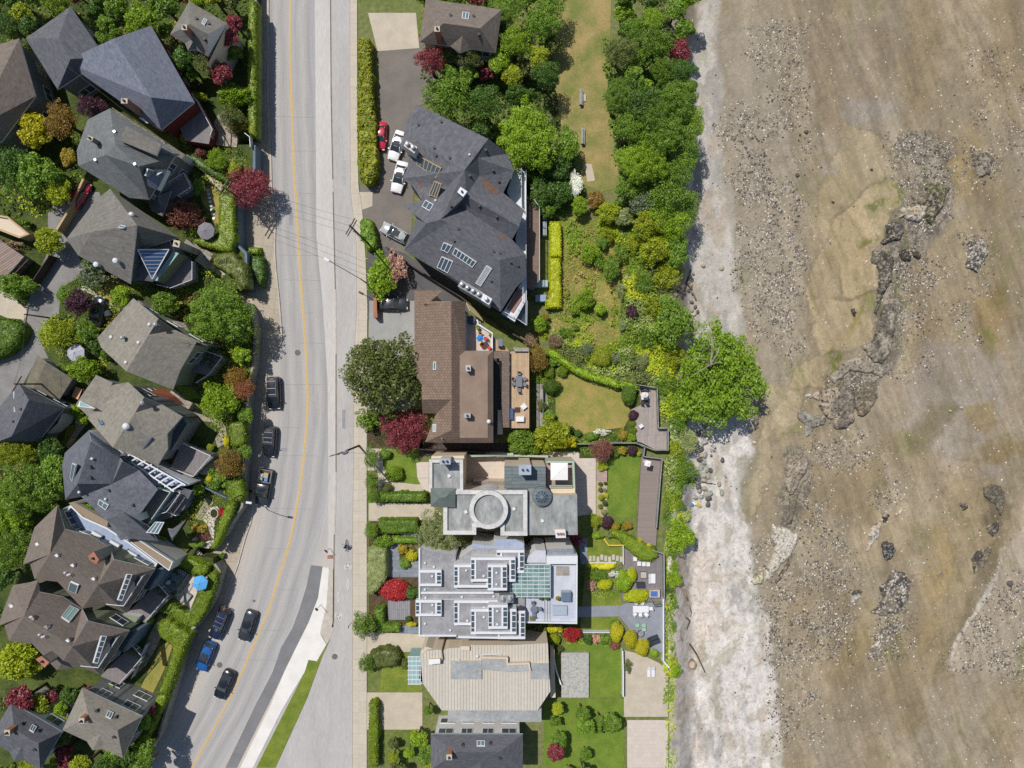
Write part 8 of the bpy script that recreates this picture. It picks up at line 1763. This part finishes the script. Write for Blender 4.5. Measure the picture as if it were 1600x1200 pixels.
for(x,y,r_,nm,lb_,mt)in[(747.5,513,3,'plant_pot','dark round pot beside the wicker stool on the roof terrace',m_dkframe),(766,523.5,2.4,'plant_pot','small dark pot in the corner of the white parapet',m_dkframe),(745.5,510,2.4,'plant_pot','wicker coloured pot at the top of the roof terrace',m_tanwall)]:
 c=W((x,y),4.4);t=thing(nm,(c.x,c.y,3.92),lb_,'pot');mb=MB();mb.tube((0,0,0),(0,0,.5),r_/S*.75,r_/S,12);mb.build('bowl',mt,t);mb=MB();mb.ball((0,0,.5),(r_/S*.85,r_/S*.85,.2),8);mb.build('plant',LEAF['mid'],t)
slab('covered_sofa',(737.5,500),3.95,(.9,1.1,.6),R(-25),plain('grey_cover',C(90,94,104),.8),'grey covered sofa in the shaded corner of the roof terrace','sofa');slab('barbecue',(782,535),3.45,(.7,1.2,.9),0,dk_,'covered barbecue between the brown terrace and cedar deck','barbecue',extra=gr_,sub='cover')
slab('storage_bin',(846,443),0,(1.9,1.0,1.2),0,plain('mint_bin',C(170,190,186),.5),'pale mint storage bin beside the lime hedge','bin',sub='lid');slab('storage_bin',(845,466),0,(1.6,1.0,1.1),0,plain('blue_bin',C(140,164,190),.5),'pale blue storage bin with a bright strip below the mint bin','bin',sub='lid')
for i,y in enumerate((337,352,362)):slab('storage_bin',(851,y),0,(.6,1.1,1.0),0,plain('pale_bin',C(176,186,190),.5),['upper','middle','lower'][i]+' pale bin in the gap between deck and lime hedge','bin',sub='lid')
for(x,y,lb_)in[((909.5),213,'long grey park bench on the bare patch of the park grass'),(907,152,'grey picnic table at the top of the park grass')]:
 c=W((x,y),.5);t=thing('park_bench',(c.x,c.y,.03),lb_,'bench');mb=MB();mb.box((0,0,.72),(.36,2.3,.06));mb.build('seat',m_gwood,t);mb=MB();mb.box((.3,0,.42),(.22,2.3,.05));mb.build('step_board',m_gwood,t)
 for yy in(-.9,.9):mb=MB();mb.box((0,yy,.35),(.3,.08,.7));mb.build('leg',m_dkframe,t)
sheet('bare_patch',P('','902,208 916,205 918,222 904,226'),.05,m_lawn_dry);sheet('path',P('','912,256 924,256 930,282 918,284'),.05,m_conc)
slab('picnic_slab',(912.5,153),.03,(.6,1.1,.1),0,m_kerb,'pale paving slab beside the picnic table','slab',sub='top')
slab('coffee_table',(293,933),T,(.75,1.0,.4),R(-35),m_gwood,'grey coffee table on the blue parasol patio','table')
so2=thing('sofa',W((296,945),T+.4)-Vector((0,0,.4)),'L shaped grey sofa with white cushions on the blue parasol patio','sofa',None,R(-32));mb=MB();mb.box((.9,0,.2),(.8,2.8,.4));mb.box((-.2,-1.1,.2),(1.4,.8,.4));mb.build('frame',gr_,so2)
for(x,y)in[(.9,1.0),(.9,.2),(.9,-.6),(-.1,-1.1),(.5,-1.1)]:mb=MB();mb.box((x,y,.47),(.42,.42,.14),R(x*40));mb.build('cushion',wh_,so2)
gs_=W(P('U','968,1052')[0],T+.5);t=thing('garden_stool',(gs_.x,gs_.y,T),'round pinkish white stool among the flowers','stool');mb=MB();mb.tube((0,0,0),(0,0,.5),.24,.3,16);mb.build('body',plain('pink_ceramic',C(240,214,210),.4),t);mb=MB();mb.tube((0,0,.5),(0,0,.54),.27,.25,16);mb.build('top',wh_,t)
c=table(P('C','640,75')[0],T,1.0,1.6,plain('peach_table',C(222,170,130),.6),'peach coloured table beside the lane garage',R(-22));around(c,T,[(-.9,.3),(-.9,-.4),(.9,.35),(.85,-.4)],m_dkframe and dk_,'dark chair round the peach coloured table','chairs round the peach table')
slab('garden_bench',P('C','580,490')[0],T,(.55,1.6,.4),R(-38),m_tanwall,'tan bench in the small garden beside the slate hipped house','bench');slab('garden_bench',P('C','655,320')[0],T,(.9,.6,.4),R(-25),m_tanwall,'tan seat in the passage between the garage and slate house','bench')
slab('garden_table',P('B','888,610')[0],T,(.7,.7,.5),R(20),wh_,'white table in the lane garden','table')
for i,(x,y)in enumerate(P('g','550,225 590,240 625,262')):c=W((x,y),T+.5);t=thing('plant_pot',(c.x,c.y,T),'white pot in the shade beside the blue parasol patio, %s'%['first','second','third'][i],'pot');mb=MB();mb.tube((0,0,0),(0,0,.45),.16,.22,12);mb.build('bowl',wh_,t);mb=MB();mb.ball((0,0,.45),(.16,.16,.06),8);mb.build('soil',m_soil,t)
slab('patio_sofa',P('g','285,415')[0],T,(.8,1.8,.5),R(-38),gr_,'grey sofa in the shade of the upper brown row house','sofa');slab('lounge_chair',P('g','370,400')[0],T,(.45,.6,.5),R(-5),wh_,'white seat beside the shaded grey sofa','seat');slab('patio_sofa',P('g','80,670')[0],T,(.6,1.6,.4),R(-38),gr_,'grey bench in the shade below the upper brown row house','bench')
parasol((329,699.5),3.5,T,.9,8,fab('yellow_canvas',C(190,200,40)),'tiny yellow garden shade in the dark courtyard')if False else None
# rocks on the beach
def outcrop(pts,hgt,c1,c2,c3,label,seed,slope=1.2,mott=.43,edge_dark=True,name='rock_outcrop',tilt=0):
 z0=bz(pts[0]).z;q=[W(p,z0+hgt*.6)for p in pts];poly=[(v.x,v.y)for v in q]
 x0=min(a[0]for a in poly);x1=max(a[0]for a in poly);y0=min(a[1]for a in poly);y1=max(a[1]for a in poly);st=.11
 X,Y=np.meshgrid(np.arange(x0-.5,x1+.5,st),np.arange(y0-.5,y1+.5,st),indexing='ij')
 d=sdist(X+(fbm(X*.9,Y*.9,seed,4)-.5)*1.0,Y+(fbm(X*.9,Y*.9,seed+5,4)-.5)*1.0,poly)
 zb=beach_z(X,Y);up=hgt*np.clip(d*slope/hgt,0,1)**.5+(fbm(X*1.6,Y*1.6,seed+9,4)-.5)*.2*hgt*np.clip(d*3,0,1)+(fbm(X*5,Y*5,seed+12,2)-.5)*.08
 Z=np.where(d>0,zb+up+.1,zb-.5)
 nx,ny=X.shape;I=(np.arange(nx-1)[:,None]*ny+np.arange(ny-1)[None]);kp=np.maximum.reduce([d[:-1,:-1],d[1:,1:],d[1:,:-1],d[:-1,1:]])>0;I=I[kp]
 F=np.stack([I,I+ny,I+ny+1,I+1],1)
 a=np.clip((fbm(X*.8,Y*.8,seed+20,4)-.5)*7+.5,0,1)[...,None];b_=np.clip((fbm(X*3.2,Y*3.2,seed+30,4,.8)-(1-mott))*9,0,1)[...,None]
 cc=cl(*c1)*(1-a)+cl(*c2)*a;cc=cc*(1-b_)+cl(*c3)*b_;cc=cc*(.55+.9*fbm(X*5,Y*5,seed+40,2))[...,None];s1=np.clip((fbm(X*2.6,Y*2.6,seed+50,4,.85)-.59)*14,0,1)[...,None]*.8;cc=cc*(1-s1)+cl(*(c3 if sum(c3)>300 else BN))*1.15*s1;s2=np.clip((vnoise(X*5,Y*5,seed+60)-.7)*8,0,1)[...,None]*.7;cc=cc*(1-s2)+cl(58,54,50)*s2
 ox,oy=(x0+x1)/2,(y0+y1)/2
 used=np.unique(F);mp=np.zeros(nx*ny,int);mp[used]=np.arange(len(used))
 V=np.stack([X.ravel()-ox,Y.ravel()-oy,Z.ravel()-z0],1)[used]
 me=npmesh(name,V,mp[F],cc.reshape(-1,3)[used],True);me.materials.append(attr_mat('rock_attr',.85,.5,.3,.25));o=bpy.data.objects.new(name,me);COL.objects.link(o);o.location=(ox,oy,z0)
 return tag(o,label,'rock')
BK,BK2,BN,PW=(58,55,52),(80,75,67),(168,158,140),(204,198,186)
RK=[('c','700,290 760,250 900,230 1000,270 1060,320 1020,480 980,640 860,760 780,890 700,850 655,790 690,680 700,560 690,430',.9,BK,(92,92,56),BN,'biggest black mussel covered boulder with a pointed lower end'),('c','280,620 420,600 440,640 560,600 690,620 660,780 600,840 540,860 460,840 380,850 280,810',.6,PW,(186,172,146),(120,108,94),'pale two toned slab beside the biggest black boulder'),('c','440,440 560,400 680,380 700,500 670,600 600,590 500,600 450,560',.4,(150,136,120),(110,104,84),(90,84,76),'low mottled rock between the pale slab and the biggest black boulder'),('Q','1025,530 1060,520 1105,530 1110,565 1080,600 1020,622 1005,612 1035,580',.7,BK,(90,84,80),BN,'black rock below the pale two toned slab'),('Q','965,645 1000,635 1045,645 1062,690 1050,770 1025,800 1005,850 985,920 978,900 995,820 990,700 965,690',.6,BK2,(96,90,80),BN,'long dark ridge of rock in the middle of the flats'),('Q','1030,868 1060,866 1080,900 1070,970 1052,1060 1020,1113 975,1102 950,1070 935,1045 975,1015 1000,930',.8,(110,104,94),BN,BK,'mottled lower end of the dark ridge'),('Q','1080,640 1115,632 1132,668 1122,692 1085,690',.5,BK,BK2,BN,'small round black rock right of the dark ridge'),('Q','1140,645 1165,640 1175,665 1160,680 1140,672',.4,BK2,BN,BK,'smaller dark rock beside the small round black rock'),('f','400,400 500,300 640,200 800,130 900,160 960,230 1080,270 1150,350 1100,400 900,380 700,340 560,420 470,520 420,500',.35,(176,166,150),(150,142,124),(96,90,82),'low pebble strewn shelf below the dark ridge'),('f','270,850 300,600 400,570 470,540 560,520 700,530 740,600 745,740 740,880 745,980 690,1080 620,1112 500,1112 460,1060 440,1000 380,960 350,900',.8,(128,118,106),(176,160,140),BK,'big brown and black outcrop with a rounded dark foot'),('f','760,620 900,560 1000,600 1060,700 940,880 860,960 780,940 750,800',.4,(138,124,102),(122,110,90),(90,84,74),'brown furrowed rock right of the rounded dark foot'),('f','80,640 200,620 280,620 260,740 180,700 100,690',.3,PW,(190,176,156),(150,140,124),'thin white ledge at the left of the big outcrop'),('f','-10,890 60,860 120,900 180,920 300,920 360,960 330,1060 220,1110 140,1180 70,1200 60,1050 -20,960',.35,(170,164,152),(140,134,124),(100,94,86),'grey shelf of cobbles at the lower left of the big outcrop'),('d','400,458 450,478 500,500 560,510 640,560 662,600 640,690 600,740 570,790 500,850 440,940 380,1010 290,1066 300,980 340,870 400,740 385,600',.6,(218,211,196),(202,196,182),(168,158,140),'large smooth white slab pointing down at the edge of the pale beach'),('d','270,950 280,1040 240,1100 170,1100 150,1060 200,1010',.4,(206,198,170),(190,184,140),(150,140,110),'small pale rock with a green spot at the foot of the white slab'),('d','545,180 600,160 650,160 655,200 620,300 580,470 510,470 540,330',.5,(120,112,96),(104,98,84),(150,140,118),'narrow ribbed dark ridge above the white slab'),('R','620,320 640,300 700,305 712,330 700,370 665,410 640,460 620,470 605,420 615,370',.5,(150,136,118),(176,166,150),(112,100,86),'mottled pinkish rock at the top of the narrow ridge'),('d','560,800 480,960 380,1030 340,1060 420,1060 500,1000 570,860 600,770',.3,BK2,(120,110,96),BN,'dark crust along the lower right of the white slab'),('R','1005,665 1030,650 1060,662 1066,700 1045,735 1020,735 1005,705',.4,BK2,BK,(150,148,146),'round dark cluster of mussels on the sand'),('R','1050,775 1110,790 1132,840 1125,900 1060,960 1000,965 965,955 1010,905 1000,850 1030,820',.5,(128,118,104),BK2,PW,'dark and white mottled outcrop below the mussel cluster'),('R','885,870 905,860 930,870 925,890 900,900 890,920 885,900',.3,BK2,PW,BN,'small dark and white rock left of the mottled outcrop'),('R','955,600 985,580 1020,560 1000,620 975,650 955,700 940,700 955,650',.3,PW,(190,176,156),(150,140,124),'narrow white streak of rock in the lower flats'),('R','1060,545 1090,520 1102,518 1085,540 1065,552',.25,PW,(200,190,170),(160,150,130),'short white streak of rock above the narrow white streak'),('R','1015,545 1045,540 1035,570 1010,578',.3,BK,BK2,BN,'small black rock between the two white streaks'),('R','960,1110 1010,1040 1050,1000 1100,1000 1040,1070 1000,1130 950,1150',.3,(128,116,98),(110,102,88),PW,'brown streaked ledge at the bottom of the flats'),('Q','880,890 895,888 903,905 900,925 885,922',.35,BK,BK2,BN,'lone dark boulder on the tan sand'),('Q','1380,240 1450,230 1475,270 1460,330 1410,335 1390,290',.25,(120,112,98),(150,140,124),BK,'low dark patch of rock near the right edge'),('R','1430,430 1470,410 1520,450 1525,500 1500,550 1470,500 1440,470',.3,(112,104,88),(96,90,78),(140,130,110),'dark curved rock bank at the lower right'),('R','1330,500 1360,495 1366,520 1335,522',.25,BK,BK2,BN,'tiny dark rock in the middle of the pale mound'),('R','1440,590 1490,570 1500,610 1470,640 1445,625',.25,BK2,(120,112,96),BK,'dark rock patch beneath the curved rock bank'),('R','1400,690 1470,680 1440,760 1390,800 1380,750',.25,BK2,(126,116,98),BK,'dark band of rock along the lower right tide line'),('Q','1360,610 1440,590 1450,660 1400,740 1360,720',.25,(128,120,106),BK2,PW,'speckled stony rise on the right of the dark ridge')]
for i,(t,s_,hh,c1,c2,c3,lb_)in enumerate(RK):outcrop(P(t,s_),hh,c1,c2,c3,lb_,100+i*7)
def boulder_mesh(seed,n_=2):
 rs=np.random.RandomState(seed);mb=MB();mb.ball((0,0,0),1.0,14);V=np.array(mb.v);d=V/(np.linalg.norm(V,axis=1)[:,None]+1e-9)
 k=rs.normal(0,1,(9,3));k/=np.linalg.norm(k,axis=1)[:,None];cut=rs.uniform(.62,.95,9)
 r=np.ones(len(V));
 for j in range(9):dd=d@k[j];r=np.where(dd*r>cut[j],cut[j]/np.maximum(dd,.01),r)
 V=d*r[:,None]*(1+.03*rs.normal(0,1,(len(V),1)));me=bpy.data.meshes.new('boulder');me.from_pydata([tuple(v)for v in V],[],mb.f);me.polygons.foreach_set('use_smooth',[True]*len(me.polygons));me.update();return me
BM=[boulder_mesh(s_)for s_ in(1,2,3,4)]
bmt=[mottled('boulder_grey',C(184,182,170),C(150,150,142),1.5,6,.2,bump=.5),mottled('boulder_dark',C(112,112,110),C(90,90,90),1.5,6,.2,bump=.5),mottled('boulder_tan',C(194,180,158),C(166,152,134),1.5,6,.2,bump=.5),mottled('boulder_black',C(84,80,76),C(108,102,94),1.5,6,.25,bump=.5),mottled('boulder_pale',C(216,208,194),C(190,182,168),1.5,6,.15,bump=.5)]
def boulder(p,rx,ry,hz,k,m_,label,grp,rz=0.0,name='boulder',n_=[0]):
 c=bz(p);me=BM[k%4];o=bpy.data.objects.new(name,me);COL.objects.link(o)
 if not me.materials:me.materials.append(bmt[0])
 o.material_slots[0].link='OBJECT';o.material_slots[0].material=bmt[m_];o.location=(c.x,c.y,c.z+hz*.25);o.scale=(rx/S,ry/S,hz);o.rotation_euler=(0,0,rz);tag(o,label,'boulder',grp)
rb=random.Random(5)
BD=P('b','385,160 340,225 295,220 400,240 275,265 365,305 330,330 290,330 325,375 365,425 335,430 300,385 355,495 330,545 315,470 345,590 395,625 325,665 350,620 290,675 300,720 315,760 360,740 330,815 380,790 410,790 400,830 270,820 355,660 380,560 280,295 300,640')
for i,p in enumerate(BD):boulder(p,rb.uniform(3.6,6.4),rb.uniform(3.4,6.0),rb.uniform(.35,.6),i,[0,0,1,0,2,0][i%6],'boulder in the riprap pile at the foot of the bank below the beach tree','riprap boulders below the beach tree',rb.uniform(0,3))
for(x,y,rx,ry,m_,lb_)in[(395,885,4.4,5.2,1,'dark rounded boulder at the bottom end of the riprap'),(418,567,3.4,5,1,'dark oval boulder just off the riprap'),(531,472,3.6,4.6,1,'dark square boulder alone on the pale beach'),(427,432,2.2,2.2,1,'small dark stone between riprap and the dark square boulder'),(500,697,3.4,4.8,2,'tan oval boulder at the end of the driftwood stick'),(524,775,3.6,6,0,'flat grey boulder half buried in the pale beach'),(560,625,2,3.4,0,'small grey stone above the flat grey boulder')]:
 boulder(P('b','%d,%d'%(x,y))[0],rx,ry,.4,int(x)%4,m_,lb_,None)
for p in P('N','1290,290 1400,280 1330,330 1390,330 1360,420 1400,450 1290,390 1270,430 1390,520 1420,560 1440,600 1390,590 1410,620 1320,440 1250,460 1380,380'):boulder(p,rb.uniform(2,4.4),rb.uniform(2,4.2),.35,rb.randint(0,3),rb.choice([0,2,1,4]),'stone in the pile beside the driftwood logs under the shore trees','stones beside the driftwood logs',rb.uniform(0,3))
for(s_,lb_)in[('1290,85','stone at the edge of the pale beach'),]:pass
for(t,x,y,r_,m_,lb_)in[('Q',228,435,4.5,0,'grey boulder at the edge of the upper shore wood'),('Q',340,718,5,2,'tan boulder on the pale upper beach'),('Q',540,522,4,4,'white boulder on the upper stony flat'),('Q',262,708,4,2,'reddish boulder beside the shore trees'),('Q',656,330,4,3,'dark stone on the upper flat'),('Q',802,443,2.4,3,'small dark stone on the tan sand tongue'),('Q',962,308,2.4,3,'small black stone near the top of the tan sand'),('R',474,243,4,4,'white stone at the edge of the grey flats'),('R',1338,98,3,4,'white stone on the wet grey flat'),('R',1290,112,2.4,4,'smaller white stone left of the white stone on the wet flat'),('R',528,438,3,4,'white stone in the middle of the sand tongue'),('R',1540,830,6,3,'dark boulder near the lower right edge'),('R',1180,745,3,4,'pale stone in the orange patch'),('Q',690,152,4,3,'dark stone in the line at the top of the flats')]:
 boulder(P(t,'%d,%d'%(x,y))[0],r_,r_*.85,.3,int(x)%4,m_,lb_,None)
rs=np.random.RandomState(77);pool=[]
zones=[(P('Q','380,60 480,60 540,200 520,320 400,250'),26,3),(P('Q','480,330 700,300 740,480 600,560 480,520'),30,3),(P('Q','640,100 700,40 720,200 660,240'),10,3),(P('Q','1120,200 1290,200 1300,350 1180,340'),30,3),(P('Q','1340,220 1470,220 1470,380 1390,380'),30,3),(P('Q','1340,590 1450,590 1440,700 1350,700'),26,3),(P('Q','1060,700 1230,700 1220,900 1090,1000'),26,3),(P('R','640,560 800,600 780,700 660,760'),24,3),(P('R','560,940 860,900 880,1100 620,1100'),30,3),(P('R','480,660 540,640 530,760 480,800'),20,4),(P('Q','400,650 640,560 690,760 480,860'),26,0)]
for poly,n_,m_ in zones:
 k=0
 while k<n_:
  x,y=rs.uniform(min(p[0]for p in poly),max(p[0]for p in poly)),rs.uniform(min(p[1]for p in poly),max(p[1]for p in poly))
  if in2((x,y),poly):boulder((x,y),rs.uniform(1.0,2.4),rs.uniform(1.0,2.2),rs.uniform(.08,.2),rs.randint(0,4),m_ if rs.rand()<.75 else 4,'one of the loose stones scattered over the tidal flats','loose stones on the tidal flats',rs.uniform(0,3),'beach_stone');k+=1
def pebbles(N,seed,smin,smax,cols,label,dens):
 rs=np.random.RandomState(seed);xs,ys=[],[]
 bxr=rs.uniform(25,96,N*14);byr=rs.uniform(-62,62,N*14)
 i=np.clip(np.searchsorted(bxs,bxr),0,len(bxs)-1);j=np.clip(np.searchsorted(bys,byr),0,len(bys)-1)
 ed=(bank_px(600-byr*S)-800)/S
 dn=sten[i,j]*np.clip((clus[i,j]-.33)*4,.12,1)*np.clip((sp[i,j]-.40)*6,.12,1)+dens
 ok=(rs.rand(len(bxr))<dn)&(bxr>ed+4);bxr,byr,i,j=bxr[ok][:N],byr[ok][:N],i[ok][:N],j[ok][:N]
 n=len(bxr);sz=smin+(smax-smin)*rs.rand(n)**3
 base=np.array([[1,0,.1],[.3,.9,.0],[-.8,.6,.1],[-.9,-.5,0],[.2,-1,.1],[0,0,.75]])
 a=rs.uniform(0,6.28,n);ca,sa=np.cos(a),np.sin(a);asp=rs.uniform(.6,1,n)
 V=np.repeat(base[None],n,0)*(1+rs.normal(0,.14,(n,6,1)));X=V[...,0]*sz[:,None];Y=V[...,1]*(sz*asp)[:,None]
 Vx=X*ca[:,None]-Y*sa[:,None]+bxr[:,None];Vy=X*sa[:,None]+Y*ca[:,None]+byr[:,None];Vz=V[...,2]*sz[:,None]*.9+ZBF[i,j][:,None]
 F0=np.array([[0,1,5],[1,2,5],[2,3,5],[3,4,5],[4,0,5]]);F=(F0[None]+6*np.arange(n)[:,None,None]).reshape(-1,3)
 cc=np.array([C(*c)[:3]for c in cols])[rs.randint(0,len(cols),n)]*rs.uniform(.8,1.15,(n,1))
 o=link('pebbles',npmesh('pebbles',np.stack([Vx,Vy,Vz],-1).reshape(-1,3),F,np.repeat(cc,6,0)),attr_mat('pebble_attr',.85));tag(o,label,None,None,'stuff')
pebbles(38000,1,.025,.19,[(92,86,78),(110,102,92),(132,126,116),(80,76,70),(150,144,132)],'dark pebbles strewn over the tidal flats',.003)
pebbles(26000,2,.025,.17,[(206,198,184),(224,216,202),(182,174,160),(170,160,144)],'pale pebbles strewn over the tidal flats',.02)
# driftwood and litter
def log(pts,r,mat,label,r1=None):
 q=[bz(p)+Vector((0,0,r*1.2))for p in pts];mb=MB(q[0]);
 n_=9;r1=r1 or r*.5
 for i in range(len(q)-1):mb.tube(q[i],q[i+1],r+(r1-r)*i/(len(q)-1),r+(r1-r)*(i+1)/(len(q)-1),n_)
 tag(mb.build('driftwood_log',mat,None,True),label,'driftwood')
m_drift=mottled('driftwood',C(170,150,124),C(140,120,98),2,9,.25,bump=.5);m_driftd=mottled('dark_driftwood',C(92,78,68),C(70,60,54),2,9,.25,bump=.5)
log(P('N','1300,490 1340,370 1385,250'),.16,m_driftd,'dark driftwood log leaning down from the shore trees');log(P('N','1350,350 1390,420 1425,500'),.2,m_drift,'orange brown driftwood log crossing beside the dark one');log(P('N','1230,290 1210,390'),.12,m_drift,'pale driftwood log in the shade of the shore trees')
log(P('P','1325,510 1355,600 1385,700 1380,740'),.13,m_drift,'thin brown driftwood pole on the lower pale beach');log(P('P','1370,960 1430,1050 1500,1200'),.14,m_driftd,'long dark driftwood pole at the bottom of the beach');log(P('P','1280,835 1305,930'),.09,m_drift,'short driftwood stick near the sea wall bushes');log(P('P','1205,665 1240,720'),.12,m_drift,'pale short plank lying beside the sea wall');log(P('b','385,692 430,690 468,702'),.07,m_driftd,'thin driftwood stick pointing at the tan oval boulder');log(P('b','215,1050 222,960 232,870'),.11,m_drift,'pale driftwood pole standing along the bank beside the litter')
log(P('O','1350,820 1450,815 1560,835'),.06,m_driftd,'thin branch over the riprap boulders');log(P('P','1340,740 1375,770 1345,840'),.12,m_driftd,'crooked dark driftwood piece in the middle of the lower beach')
for(x,y,cc,nm,lb_)in[(238,890,C(90,140,190),'blue_tarp','crumpled blue tarp beside the riprap'),(262,880,C(236,236,236),'white_bag','white bag between the blue tarp and the yellow bag'),(285,882,C(232,216,70),'yellow_bag','bright yellow bag below the riprap'),(315,900,C(200,176,110),'tan_sack','tan sack beside the yellow bag')]:
 c=bz(P('b','%d,%d'%(x,y))[0]);rs_=np.random.RandomState(x);mb=MB(c);mb.ball((c.x,c.y,c.z+.15),(.36,.3,.2),10);mb.v=[tuple(np.array(v)*(1+rs_.uniform(-.14,.14)))for v in mb.v];tag(mb.build(nm,plain(nm+'_cloth',cc,.8)),lb_,'litter')
cv=bz(P('P','1385,1130')[0]);t=thing('concrete_ring',cv,'round concrete ring half buried at the bottom of the beach','concrete ring');mb=MB()
for i in range(20):
 a1,a2=2*math.pi*i/20,2*math.pi*(i+1)/20
 for(ra,za,rb_,zb2)in((.66,-.2,.66,.5),(.66,.5,.5,.5),(.5,.5,.5,-.1)):mb.poly([(ra*math.cos(a1),ra*1.2*math.sin(a1),za),(ra*math.cos(a2),ra*1.2*math.sin(a2),za),(rb_*math.cos(a2),rb_*1.2*math.sin(a2),zb2),(rb_*math.cos(a1),rb_*1.2*math.sin(a1),zb2)])
mb.build('ring',m_drift,t);mb=MB();mb.poly([(.5*math.cos(2*math.pi*i/20),.6*math.sin(2*math.pi*i/20),.15)for i in range(20)]);mb.build('fill',m_conc,t)
# the street goes on above and below
def simple_house(c,hw,hh,ang,sh,wall,label,base,eave=6.2,rise=2.6):
 ca,sa=math.cos(R(ang)),math.sin(R(ang))
 def q(u,v,z):return(c[0]+u*hw*ca-v*hh*sa,c[1]+u*hw*sa+v*hh*ca,z)
 h=House('house',label,'house',base,c)
 e=base+eave;r=e+rise
 h.roof(dict(a=q(-1,-1,e),b=q(1,-1,e),c=q(1,1,e),d=q(-1,1,e),m=q(-.45,0,r),n=q(.5,0,r),g1=q(-.2,1,e),g2=q(.35,1,e),g3=q(.08,1.25,e+.2),gr=q(.08,.45,e+1.5)),'a d m|a m n b|b n c|d g1 gr m|gr g2 c n|m gr n|g1 g3 gr|gr g3 g2',sh,True,wall)
 for u,v in((-.3,-.4),(.3,-.5),(.5,.3)):x,y,_=q(u,v,0);h.vent((x,y),'box',.18,m_ventdark)
 x,y,_=q(-.6,.3,0);h.chimney([(x-4,y-4),(x+4,y-4),(x+4,y+4),(x-4,y+4)],r+.8,m_brick)
 s_=[q(.0,-.3,0)[:2],q(.18,-.3,0)[:2],q(.18,-.6,0)[:2],q(.0,-.6,0)[:2]];h.skylight(s_,2)
simple_house((160,1130),52,36,25,sh_taupe,m_greywall,'taupe hipped house at the bottom left beyond the brown row houses',T0)
simple_house((40,1150),46,34,30,sh_slate,m_whitewall,'slate hipped house in the bottom left corner',T0)
simple_house((310,45),34,30,30,sh_taupe2,m_cream,'taupe house at the very top beside the tall hedge',T0)
simple_house((720,40),60,34,8,sh_brown,m_cream,'brown roofed house at the very top beyond the dark trees',0)
simple_house((745,1175),72,28,0,sh_slate,m_whitewall,'slate roofed house at the very bottom below the beige metal roof',0)
sheet('driveway',P('','560,1082 660,1082 660,1140 560,1140'),Z0+.03,m_conc);sheet('lawn',P('','850,1092 975,1092 975,1250 850,1250'),Z0+.01,m_lawn_rich)
sheet('patio',P('','980,1125 1044,1125 1044,1200 980,1200'),Z0+.02,m_pavl);sheet('driveway',P('','575,20 650,20 655,75 590,80'),Z0+.01,m_conc)
HG('576,1100 590,1100 590,1200 576,1200',1.8,0,'hedge','clipped hedge beside the sidewalk at the very bottom');HG('246,1085 262,1088 232,1150 205,1200 190,1200 220,1150',T+1.5,T,'hedge','hedge along the terrace edge at the very bottom left')
rb=random.Random(9)
KB=['big','big','med','fluffy','maple','shrub'];LB=['mid','deep','bright','mid','lime','olive','mid','maroon']
def scatter(box,n_,z,label,grp,rmin=14,rmax=30,avoid=()):
 pts=[];tries=0
 while len(pts)<n_ and tries<3000:
  tries+=1;x,y,r=rb.uniform(box[0],box[2]),rb.uniform(box[1],box[3]),rb.uniform(rmin,rmax)
  if any(math.hypot(x-a,y-b_)<(r+c)*.72 for a,b_,c in pts)or any(a-r*.6<x<c+r*.6 and b_-r*.6<y<d+r*.6 for a,b_,c,d in avoid):continue
  pts.append((x,y,r));k=rb.randrange(6)if r>18 else 5
  plant((x,y),r,r/4.2+rb.uniform(0,1.5),KB[k],LB[rb.randrange(8)],label,'tree',grp,z,r*rb.uniform(.85,1.1))
scatter((-10,-10,370,118),34,T0,'one of the garden trees around the houses at the very top left','garden trees at the very top left',12,26,[(276,15,344,75),(60,20,140,110),(170,60,260,150),(-70,60,50,150),(390,0,420,200)])
scatter((-10,1085,235,1210),26,T0,'one of the garden trees around the houses at the very bottom left','garden trees at the very bottom left',11,24,[(112,1096,210,1164),(-4,1118,86,1184),(240,1000,300,1200)])
scatter((660,-10,865,118),30,0,'one of the trees beyond the slate apartment house at the very top','trees at the very top middle',14,30,[(665,10,776,70),(560,0,650,200)])
scatter((968,-10,1078,140),22,-.5,'one of the shore wood trees at the very top','shore wood trees at the very top',16,30)
scatter((860,1100,1040,1210),12,0,'one of the garden shrubs at the very bottom by the sea','garden shrubs at the very bottom right',8,16,[(975,1120,1050,1200)])
scatter((595,1090,672,1205),8,0,'one of the garden trees beside the very bottom driveway','garden trees at the very bottom middle',8,18,[(560,1082,660,1142)])
undergrowth(P('','-40,-40 392,-40 392,120 -40,140'),zt2,.6,DK,'ground_cover','ground cover of the gardens at the very top left',dens=5,size=.2,seed=61,zpix=T0)
undergrowth(P('','660,-40 870,-40 870,125 655,125'),zb_,.7,DK,'ground_cover','ground cover under the trees at the very top',dens=7,size=.2,seed=63)
undergrowth(P('','1040,1090 1062,1090 1066,1230 1040,1230'),zb_,1.3,COLS[:4],'undergrowth','undergrowth outside the walls at the very bottom',dens=20,size=.17,seed=65)
